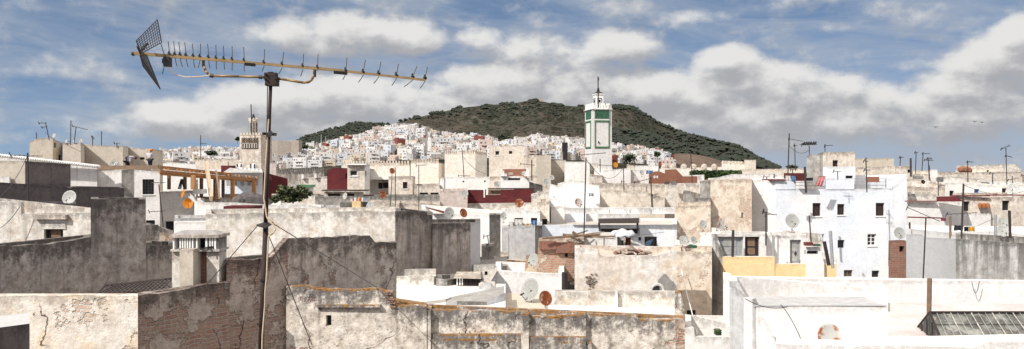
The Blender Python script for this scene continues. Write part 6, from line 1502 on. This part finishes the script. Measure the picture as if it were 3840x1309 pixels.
# ---- pine roof frame
def pergola():
    Yf = 60.; r = empty('pine_roof_frame', (pt(A,1300,620,Yf).x, Yf, pt(A,0,620,Yf).z), 'unfinished pine roof frame with overhanging battens above the white terrace', 'roof frame')
    def beam(name, cv0, x0, y0, Y0, cv1, x1, y1, Y1, w_=.09, h_=.12, mat='pine'):
        a = pt(cv0, x0, y0, Y0); b_ = pt(cv1, x1, y1, Y1); b = nb(); d = (b_-a).normalized(); s = (d.cross(Vector((0, 0, 1))) if abs(d.z) < .95 else Vector((1, 0, 0))).normalized()*w_; u = s.cross(d).normalized()*h_
        hexa(b, [a-s-u, b_-s-u, b_+s-u, a+s-u, a-s+u, b_-s+u, b_+s+u, a+s+u]); return mk(name, b, mat, r)
    beam('front_beam', A, 1050, 425, 59, Bc, 458, 483, 68, .09, .10)
    beam('lower_beam', A, 1055, 442, 59.1, Bc, 455, 492, 68.1, .06, .09)
    beam('eave_board', A, 465, 404, 62, A, 1045, 398, 62, .10, .14, 'wood')
    beam('eave_board', A, 1045, 398, 62, Bc, 300, 448, 66, .10, .12)
    a0, a1 = pt(A, 1045, 398, 62), pt(Bc, 458, 470, 67)
    for i in range(26):
        f = i/25.; p_ = pt(A, 1050, 425, 59).lerp(pt(Bc, 458, 483, 68), f); q = p_+Vector((-1.0, 3.2, .02)); b = nb(); s = Vector((.07, 0, 0)); u = Vector((0, 0, .06)); e = p_+Vector((.12, -.3, 0))
        e += Vector((0, 0, .19)); q += Vector((0, 0, .19))
        hexa(b, [e-s-u, e+s-u, q+s-u, q-s-u, e-s+u, e+s+u, q+s+u, q-s+u]); mk('rafter', b, 'pine' if i % 3 else 'wood', r)
    for (cv, x, y0, y1, Y) in ((A,1273,450,545,60.5),(Bc,42,455,543,62),(Bc,202,470,610,64),(Bc,302,478,614,65.5),(Bc,443,488,612,67.5)):
        beam('post', cv, x, y0, Y, cv, x, y1, Y, .13, .13)
    for (cv, x, y0, y1, Y) in ((A,1113,440,545,63),(A,1218,450,545,63.5),(A,1327,460,605,64),(Bc,96,465,605,66),(Bc,186,470,608,67),(Bc,240,480,600,68)):
        beam('rear_post', cv, x, y0, Y, cv, x, y1, Y, .10, .10, 'wood')
    beam('leaning_board', A, 1392, 605, 61, A, 1358, 372, 63, .10, .25, 'cable'); beam('leaning_board', Bc, 215, 600, 62, Bc, 188, 378, 64, .06, .12, 'cable')
    beam('low_rail', Bc, 110, 606, 65, Bc, 455, 612, 68, .1, .1, 'wood')
    for k in range(3): beam('trestle_leg', A, 1176+k*6, 542, 62, A, 1196, 478, 62.2, .05, .05, 'steel'); beam('trestle_leg', A, 1216, 542, 62, A, 1198-k, 478, 62.2, .05, .05, 'steel')
    b = nb(); ibox(b, Bc, 245, 575, 440, 614, 66.5, .1); mk('plywood_sheet', b, 'CR', r)
    b = nb(); hexa(b, [pt(A,1045,402,62.4), pt(Bc,300,452,66.2), pt(Bc,280,450,69), pt(A,1080,408,69), pt(A,1045,396,62.4), pt(Bc,300,447,66.2), pt(Bc,280,446,69), pt(A,1080,404,69)]); mk('roof_boards', b, 'wood', r)
pergola()
b = nb(); ball(b, pt(Bc, 425, 630, 60), .9, 2, sz=(1.7, .8, .8)); 
for v in b.verts: v.co += Vector((random.uniform(-.1, .1), 0, random.uniform(-.12, .12)))
solo('covered_heap', b, 'PU', 'purplish covered heap on the terrace under the pine posts', 'heap')

# ---- people
def person(cv, joints, bones, Y, label, clothes, hatp=None, hatm=None):
    P = {k_: pt(cv, v[0], v[1], Y+v[2]) for k_, v in joints.items()}
    lo = min(P.values(), key=lambda v: v.z); r = empty('person', (P['hip'].x, P['hip'].y, lo.z), label, 'person')
    def skin(name, keys, edges, rad, mat, par):
        me = bpy.data.meshes.new(name); off = Vector(par['_w']) ; me.from_pydata([P[k_]-off for k_ in keys], [(keys.index(a), keys.index(b_)) for a, b_ in edges], []); o = bpy.data.objects.new(name, me); COL.objects.link(o); me.materials.append(M[mat]); o.parent = par; o['_w'] = list(off)
        m_ = o.modifiers.new('skin', 'SKIN')
        for i, k_ in enumerate(keys): me.skin_vertices[0].data[i].radius = (rad[k_],)*2
        me.skin_vertices[0].data[0].use_root = True
        s_ = o.modifiers.new('sub', 'SUBSURF'); s_.levels = 1; s_.render_levels = 2; return o
    keys = list(joints); rad = {'hip': .15, 'waist': .14, 'chest': .17, 'neck': .065, 'head': .10, 'crown': .085, 'shl': .075, 'shr': .075, 'ell': .048, 'elr': .048, 'hal': .035, 'har': .035, 'fil': .025, 'fir': .025, 'hpl': .10, 'hpr': .10, 'knl': .068, 'knr': .068, 'anl': .045, 'anr': .045, 'tol': .04, 'tor': .04}
    body = skin('body', keys, bones, rad, 'skin', r)
    for (nm, ks, mat, inc) in clothes:
        es = [(a, b_) for a, b_ in bones if a in ks and b_ in ks]; kk = [k_ for k_ in keys if k_ in ks]
        skin(nm, kk, es, {k_: rad[k_]*1.12+inc for k_ in kk}, mat, r)
    if hatp:
        b = nb(); hd = P['crown']; ball(b, hd+Vector((0, 0, .03)), .135, 2, sz=(1, 1, .8)); tube(b, hd+Vector((0, -.05, 0)), hd+Vector((.02, -.2, -.01)), .07, 6); mk('cap', b, hatm, r, True)
    else:
        b = nb(); ball(b, P['crown'], .12, 2); mk('hair', b, 'black', r, True)
bones = [('hip','waist'),('waist','chest'),('chest','neck'),('neck','head'),('head','crown'),('chest','shl'),('shl','ell'),('ell','hal'),('hal','fil'),('chest','shr'),('shr','elr'),('elr','har'),('har','fir'),('hip','hpl'),('hpl','knl'),('knl','anl'),('anl','tol'),('hip','hpr'),('hpr','knr'),('knr','anr'),('anr','tor')]
person(A, {'hip':(987,345,0),'waist':(985,332,0),'chest':(984,316,0),'neck':(990,301,0),'head':(994,295,0),'crown':(995,289,0),'shl':(970,311,0),'ell':(966,328,0),'hal':(970,342,-.15),'fil':(972,347,-.2),'shr':(999,310,0),'elr':(1001,325,0),'har':(999,340,-.12),'fir':(998,345,-.18),
    'hpl':(981,350,0),'knl':(982,368,0),'anl':(982,390,0),'tol':(979,392,-.2),'hpr':(994,350,0),'knr':(995,370,0),'anr':(996,391,0),'tor':(996,393,-.2)}, bones, 66,
    'standing roof worker in an orange cap, pale shirt and dark trousers', [('shirt',['hip','waist','chest','shl','ell','shr','elr'],'shirt',.015),('trousers',['hip','hpl','knl','anl','hpr','knr','anr'],'navy',.02)], True, 'hat')
person(A, {'hip':(832,350,0),'waist':(838,340,0),'chest':(856,336,0),'neck':(876,338,0),'head':(886,338,-.05),'crown':(893,337,-.08),'shl':(857,344,-.15),'ell':(858,364,-.15),'hal':(868,381,-.15),'fil':(873,387,-.15),'shr':(860,340,.15),'elr':(864,362,.15),'har':(872,380,.12),'fir':(877,386,.12),
    'hpl':(829,358,-.05),'knl':(834,380,-.05),'anl':(836,404,-.05),'tol':(842,407,-.05),'hpr':(837,358,.1),'knr':(845,380,.1),'anr':(846,404,.1),'tor':(853,407,.1)}, bones, 66,
    'roof worker in dark clothes bending over to work with both arms down', [('waistcoat',['hip','waist','chest'],'navy',.02),('shirt_sleeves',['chest','shl','ell','shr','elr'],'shirt',.012),('trousers',['hip','hpl','knl','anl','hpr','knr','anr'],'navy',.02)])

# ---- washing
def cloth(cv, x0, y0, x1, y1, Y, mat, label, skew=0, fold=4, cat='laundry', seed=0):
    bm_ = nb(); nx, nz = 10, 8; g_ = []; rr = random.Random(seed)
    for j in range(nz+1):
        row = []
        for i in range(nx+1):
            f, h = i/nx, j/nz; x = x0+(x1-x0)*f+skew*h+rr.uniform(-.6, .6); y = y0+(y1-y0)*h+2*math.sin(f*9)*h+(3 if 0 < i < nx and j == 0 else 0); row.append(bm_.verts.new(pt(cv, x, y, Y+.10*math.sin(f*fold*3.14)*h)))
        g_.append(row)
    for a, b_ in zip(g_[:-1], g_[1:]):
        for i in range(nx): bm_.faces.new((a[i], b_[i], b_[i+1], a[i+1]))
    bmesh.ops.solidify(bm_, geom=bm_.faces[:], thickness=.015)
    return solo('laundry', bm_, mat, label, cat, smooth=True)
cloth(E,596,350,652,436,56.0,'pink','pink and red blanket hung over the left roof railing',-34,5)
cloth(E,318,345,362,392,55,'white','white sheets heaped over the red awning roof',0,4)
cloth(E,365,348,402,395,55.2,'blcl','pale blue cloth beside the white sheets on the roof corner',4,4)
cloth(E,575,830,622,890,41.4,'white','white cloth hanging over the roof cabin corner',8,4)
cloth(Fc,612,755,688,800,42.3,'dcloth','dark grey shirt on the line at the right',-6,4)
cloth(Fc,692,768,728,806,42.3,'navy','navy garment on the line between grey shirt and yellow cloth',0,3)
cloth(Fc,729,768,780,806,42.3,'yellow','bright yellow cloth on the line at the right',0,3)
b = nb(); path(b, [pt(Fc,605,756,42.4), pt(Fc,690,770,42.4), pt(Fc,790,766,42.4), pt(Fc,945,700,44.4)], .01, 4); solo('washing_line', b, 'steel', 'washing line carrying grey, navy and yellow cloths', 'line')
cloth(J,608,135,643,194,38.9,'tarp','orange-brown towel hanging under the plastic sheet',-3,3)
cloth(J,692,138,710,164,43,'navy','small navy garment on the line by the blue grille window',0,2)
b = nb(); path(b, [pt(J,520,128,39.5), pt(J,640,132,39.2), pt(J,730,125,41), pt(J,862,108,43.8)], .012, 4); solo('washing_line', b, 'steel', 'sagging line from the plastic sheet to the white house wall', 'line')
cloth(C,925,738,985,782,45.4,'white','white and dark washing in the left window of the white house',4,5)
cloth(C,985,768,1040,784,45.4,'cable','beige cloth drooping between the two open windows',0,4)
cloth(C,1045,745,1076,780,45.4,'blcl','pale blue cloth hanging in the right window of the white house',0,3)
cloth(D,190,566,222,590,51.5,'sheet','small patterned washing on the bright white house',0,3)
cloth(D,570,418,612,442,84,'blcl','light blue cloth draped on the raw brick floor',-4,3)
cloth(D,612,452,648,472,86,'white','white cloths on the rail of the raw brick floor',0,4)
b = nb(); hexa(b, [pt(J,728,200,44), pt(J,762,200,44), pt(J,764,200,44.3), pt(J,730,200,44.3), pt(J,745,170,43), pt(J,790,152,43), pt(J,791,152,43.3), pt(J,746,170,43.3)]); solo('blue_board', b, 'blcl', 'light blue board leaning before the blue grille window', 'board')
# plastic sheet on frame
b = nb(); c_ = pt(J, 590, 132, 39)
bmesh.ops.create_uvsphere(b, u_segments=20, v_segments=8, radius=1, matrix=Matrix.Translation(c_)@Matrix.Diagonal((.60, .7, .30, 1)))
bmesh.ops.delete(b, geom=[v for v in b.verts if v.co.z < c_.z-.02], context='VERTS')
for v in b.verts: v.co += Vector((0, 0, .05*math.sin(v.co.x*14)))
bmesh.ops.solidify(b, geom=b.faces[:], thickness=.02)
solo('plastic_sheet', b, 'sheet', 'milky plastic sheet bulging over a small frame on the roof', 'sheet', smooth=True)
b = nb(); tube(b, pt(J,566,215,39.4), pt(J,562,135,39.4), .05, 6); tube(b, pt(J,575,140,39.4), pt(J,660,134,39.4), .03, 5); solo('shelter_frame', b, 'grey', 'grey posts holding up the milky plastic sheet', 'frame')
# hanging bits on terraces
b = nb()
for i in range(7): x = 1092+i*12; ibox(b, Bc, x, 603-3*(i % 2), x+9, 622, 51.6, .25, mi=i % 4)
o = solo('flower_pots', b, ['redcl','white','blcl','orange'], 'row of small coloured pots on the shelf by the slab-roofed house', 'pots')
b = nb(); ibox(b, Bc, 1088, 624, 1146, 672, 51.5, .5); solo('yellow_box', b, 'YL', 'pale yellow block under the row of coloured pots', 'block')
b = nb(); ibox(b, J, 1022, 196, 1078, 214, 40.2, .3); ibox(b, J, 1030, 190, 1050, 196, 40.25, .2); solo('green_crate', b, 'green', 'green crate below the three dishes', 'crate')
b = nb(); ibox(b, Kc, 740, 176, 790, 198, 39.2, .3); ibox(b, Kc, 792, 188, 838, 200, 39.3, .3, mi=1); solo('roof_clutter', b, ['rdp', 'green'], 'red and green plastic crates above the sloping stair cover', 'crates')
b = nb(); hexa(b, [pt(C,352,668,49), pt(C,470,706,49), pt(C,472,706,50.5), pt(C,356,668,50.5), pt(C,352,662,49.3), pt(C,470,690,49.3), pt(C,472,690,50.5), pt(C,356,662,50.5)]); solo('red_sheet', b, 'RD', 'dark red sheet lying on the white roof left of the dish pair', 'sheet')
b = nb(); path(b, [pt(J,975,350,37.6), pt(J,985,410,37.4), pt(J,1010,510,36), pt(J,1040,620,34), pt(J,1065,720,31), pt(J,1080,780,28)], .022, 5); solo('hanging_cable', b, 'white', 'white cable hanging down across the beige house and yard', 'cable')
b = nb(); path(b, [pt(Fc,228,690,53.6), pt(Fc,520,698,53.6)], .045, 6); ibox(b, Fc, 514, 697, 545, 722, 53.4, .2); solo('red_pipe', b, 'rdp', 'long red pipe with a small red box on the plain white wall', 'pipe')
b = nb(); ibox(b, E, 405, 328, 492, 392, 56.5, 2.5); solo('red_shelter', b, 'RD', 'dark red corrugated shelter left of the grey rooftop room', 'shelter')
b = nb(); ibox(b, E, 195, 378, 318, 390, 57, 2); solo('red_roof_sheet', b, 'rdp', 'flat dark red roof sheet on the bluish house corner', 'sheet')
b = nb(); ibox(b, E, 494, 366, 546, 390, 56.5, 1.5); solo('dark_roof_hatch', b, 'black', 'dark hatch box at the foot of the grey rooftop room', 'hatch')
b = nb(); ibox(b, E, 1012, 358, 1092, 402, 57, .6); solo('brick_pile', b, 'OR', 'patch of orange bricks stacked behind the right roof railing', 'bricks')
b = nb()
for i in range(9): ball(b, pt(Fc, 662+i*9+random.uniform(-2, 2), 300+random.uniform(-7, 5), 124), .45)
solo('terracotta_pots', b, 'OR', 'heap of terracotta pots on the skyline terrace at the right', 'pots')
b = nb(); rr = random.Random(4)
# wrecked lattice frame
for i in range(18):
    f = i/17.; a = pt(D, 520+45*min(1, f*3), 598-28*min(1, f*3), 60); tube(b, pt(D, 555-35*f*(i % 2), 575+10*f, 60), pt(D, 560+120*f, 640-8*f, 60.5), .025, 4)
tube(b, pt(D,520,600,60), pt(D,575,574,60), .05, 5); tube(b, pt(D,575,574,60), pt(D,680,640,60), .05, 5); tube(b, pt(D,540,590,60), pt(D,535,640,60), .04, 5)
for i in range(8): q = .1+i*.1; tube(b, pt(D,575+105*q,574+66*q,60), pt(D,560+80*q,640,60.4), .02, 4)
solo('broken_parasol_frame', b, 'steel', 'broken dark lattice frame fanned out on the long beige roof', 'frame')
# roof lattice in the shaded court
b = nb(); a0, a1, a2, a3 = pt(G,640,516,20.6), pt(G,1140,490,21.2), pt(G,1140,412,24.5), pt(G,690,460,24)
for f in (0, 1): tube(b, a0.lerp(a3, f*1.0), a1.lerp(a2, f*1.0), .03, 5)
tube(b, a0, a3, .03, 5); n_ = 16
for i in range(-4, n_+4):
    for s_ in (0, 3):
        f0, f1 = i/n_, (i+3)/n_
        if s_: f0, f1 = f1, f0
        if min(f0, f1) < 0 or max(f0, f1) > 1: continue
        tube(b, a0.lerp(a1, f0), a3.lerp(a2, f1), .018, 4)
solo('iron_roof_lattice', b, 'rustst', 'rusty iron lattice lying over the shaded light well at the left', 'lattice')
# ---- glass skylight
def skylight():
    Yr, Yf, Yb = 20.3, 19.0, 21.6
    z0 = CZ-3.98; z1 = CZ-3.40
    x_l = pt(L, 500, 0, Yr).x; x0 = pt(L, 598, 0, Yf).x; xb = pt(L, 424, 0, Yb).x
    r = empty('glass_skylight', (x_l+2, Yr, z0), 'long dirty glass ridge skylight with wooden bars on the right terrace', 'skylight')
    XR = 15.5
    A0 = Vector((x0, Yf, z0)); A1 = Vector((XR, Yf, z0)); R0 = Vector((x_l, Yr, z1)); R1 = Vector((XR, Yr, z1)); B0 = Vector((xb, Yb, z0)); B1 = Vector((XR, Yb, z0))
    def slab(a, b_, c_, d_, mat, name):
        b = nb(); n = (b_-a).cross(d_-a).normalized()*.012; hexa(b, [a-n, b_-n, c_-n, d_-n, a+n, b_+n, c_+n, d_+n]); return mk(name, b, mat, r)
    slab(A0, A1, R1, R0, M['sg'], 'glass_slope'); slab(B1, B0, R0, R1, M['sg'], 'glass_slope')
    b = nb(); vs = [b.verts.new(v) for v in (B0, A0, R0)]; b.faces.new(vs); bmesh.ops.solidify(b, geom=b.faces[:], thickness=.03); mk('gable', b, 'ST', r)
    n = 34; up = Vector((0, -.02, .035))
    for i in range(n+1):
        f = i/n; b = nb(); tube(b, A0.lerp(A1, f)+up, R0.lerp(R1, f)+up, .007+.005*(i % 3 == 0), 5); mk('glazing_bar', b, 'zinc' if i % 3 else 'WD', r)
    for k in (.32, .66):
        b = nb(); tube(b, A0.lerp(R0, k)+up*.6, A1.lerp(R1, k)+up*.6, .007, 4); mk('cross_bar', b, 'steel', r)
    b = nb(); tube(b, R0+up, R1+up, .03, 6); tube(b, A0+up, R0+up, .03, 6); tube(b, B0+up, R0+up, .03, 6); mk('ridge_bar', b, 'rustst', r)
    for k in (.2, .4, .6, .8):
        q = B0.lerp(A0, k); h = min(k, 1-k)*2*(z1-z0)*.92; b = nb(); tube(b, q+Vector((-.03, -.02, 0)), q+Vector((-.03, -.02, h)), .015, 4); mk('gable_bar', b, 'steel', r)
m = bpy.data.materials.new('dirty_skylight_glass'); m.use_nodes = True; t = NT(m.node_tree); pos = t.n('ShaderNodeNewGeometry').outputs['Position']
n1 = t.noise(pos, 2.4, 6, .7, 1.0); n2 = t.noise(pos, 9, 6, .7)
vo = t.n('ShaderNodeTexVoronoi'); vo.inputs['Scale'].default_value = 4.2; t.put(vo.inputs['Vector'], t.mul(pos, (1, .8, 1)))
c = t.mix(t.ss(n1, .40, .60), (.15, .155, .14), (.30, .30, .27)); sx_ = t.n('ShaderNodeSeparateXYZ'); t.l(vo.outputs['Color'], sx_.inputs[0]); c = t.mix(1.0, c, t.mix(sx_.outputs[0], (.28, .28, .28), (1.0, 1.0, 1.0)), 'MULTIPLY'); c = t.mix(t.ss(n2, .58, .68), c, (.36, .34, .29))
bs = t.n('ShaderNodeBsdfPrincipled'); t.put(bs.inputs['Base Color'], c); t.put(bs.inputs['Roughness'], t.ss(n2, .3, .7, .15, .6)); o = t.n('ShaderNodeOutputMaterial'); t.l(bs.outputs[0], o.inputs[0]); M['sg'] = m
skylight()
# ---- birds
for i, (x, y, lb) in enumerate([(2452,306,'left bird of two flying in the grey sky at the right'),(2471,308,'right bird of two flying in the grey sky at the right'),(2354,320,'lone small bird low in the right sky')]):
    c_ = pt(Sx, x, y, 170); b = nb(); s_ = .32
    for sg in (-1, 1):
        ps = [Vector((0, -.15, 0)), Vector((sg*.55, -.05, .22)), Vector((sg*1.15, .1, .05)), Vector((sg*.5, .2, .18)), Vector((0, .2, 0))]
        lo_ = [b.verts.new(c_+q*s_*1.5) for q in ps]; hi_ = [b.verts.new(c_+q*s_*1.5+Vector((0, 0, .04))) for q in ps]
        b.faces.new(lo_[::-1] if sg > 0 else lo_); b.faces.new(hi_ if sg > 0 else hi_[::-1])
        for k in range(5): b.faces.new((lo_[k], lo_[(k+1) % 5], hi_[(k+1) % 5], hi_[k]))
    ball(b, c_, .12, 1, sz=(.8, 2.4, .8)); solo('bird', b, 'bird', lb, 'bird')
for i in range(6):
    c_ = pt(E, 466+i*18+(4 if i > 3 else 0), 88-.5*i, 65.9); b = nb(); ball(b, c_, .12, 1, sz=(1.3, .8, .9)); ball(b, c_+Vector((.1, 0, .12)), .07); tube(b, c_+Vector((-.1, 0, 0)), c_+Vector((-.3, 0, -.06)), .04, 4, .02); solo('perched_bird', b, 'bird', 'dark bird perched in the row on the aerial above the grey rooftop room', 'bird', 'birds perched on the aerial')

def sag(cv0, x0, y0, Y0, cv1, x1, y1, Y1, s_, lb):
    a, q = pt(cv0, x0, y0, Y0), pt(cv1, x1, y1, Y1); n = 14; pp = [a.lerp(q, i/n)-Vector((0, 0, s_*4*(i/n)*(1-i/n))) for i in range(n+1)]
    b = nb(); path(b, pp, .012*max(1, (Y0+Y1)/90), 4); solo('overhead_cable', b, 'steel', lb, 'cable')
sag(A,182,320,36,A,-40,620,33,.3,'thin cable slanting down left from the tall dark aerial')
sag(A,0,800,31,A,135,650,31.2,.1,'loose cable across the whitewashed wall left of the dark door')
sag(D,171,345,37,D,415,400,59,.8,'long cable from the tall aerial toward the poles right of the minaret')
sag(Fc,688,425,42,Fc,1250,445,60,.5,'cable from the thick laundry aerial to the right edge')
sag(L,780,430,34.8,L,830,428,34.8,.5,'short looped cable hanging on the vast white wall at the right')
sag(Kc,340,545,22.9,Kc,620,600,22.7,.12,'thin wire lying across the corner of the near white house')
sag(Kc,575,585,22.75,Kc,720,840,22.6,-.1,'thin wire running down the front of the near white house')
sag(E,351,100,70,E,514,140,66,.4,'cable between the tallest aerial and the bird-lined aerial')
sag(A,300,170,93,A,464,225,90,.5,'cable sagging between the first aerials on the left skyline')
sag(C,585,320,90,C,740,440,88,.4,'cable dropping from the thin aerial over the citadel tower front')
# tidy helper properties
for o in bpy.data.objects:
    for k_ in ('_w', '_p'):
        if k_ in o: del o[k_]
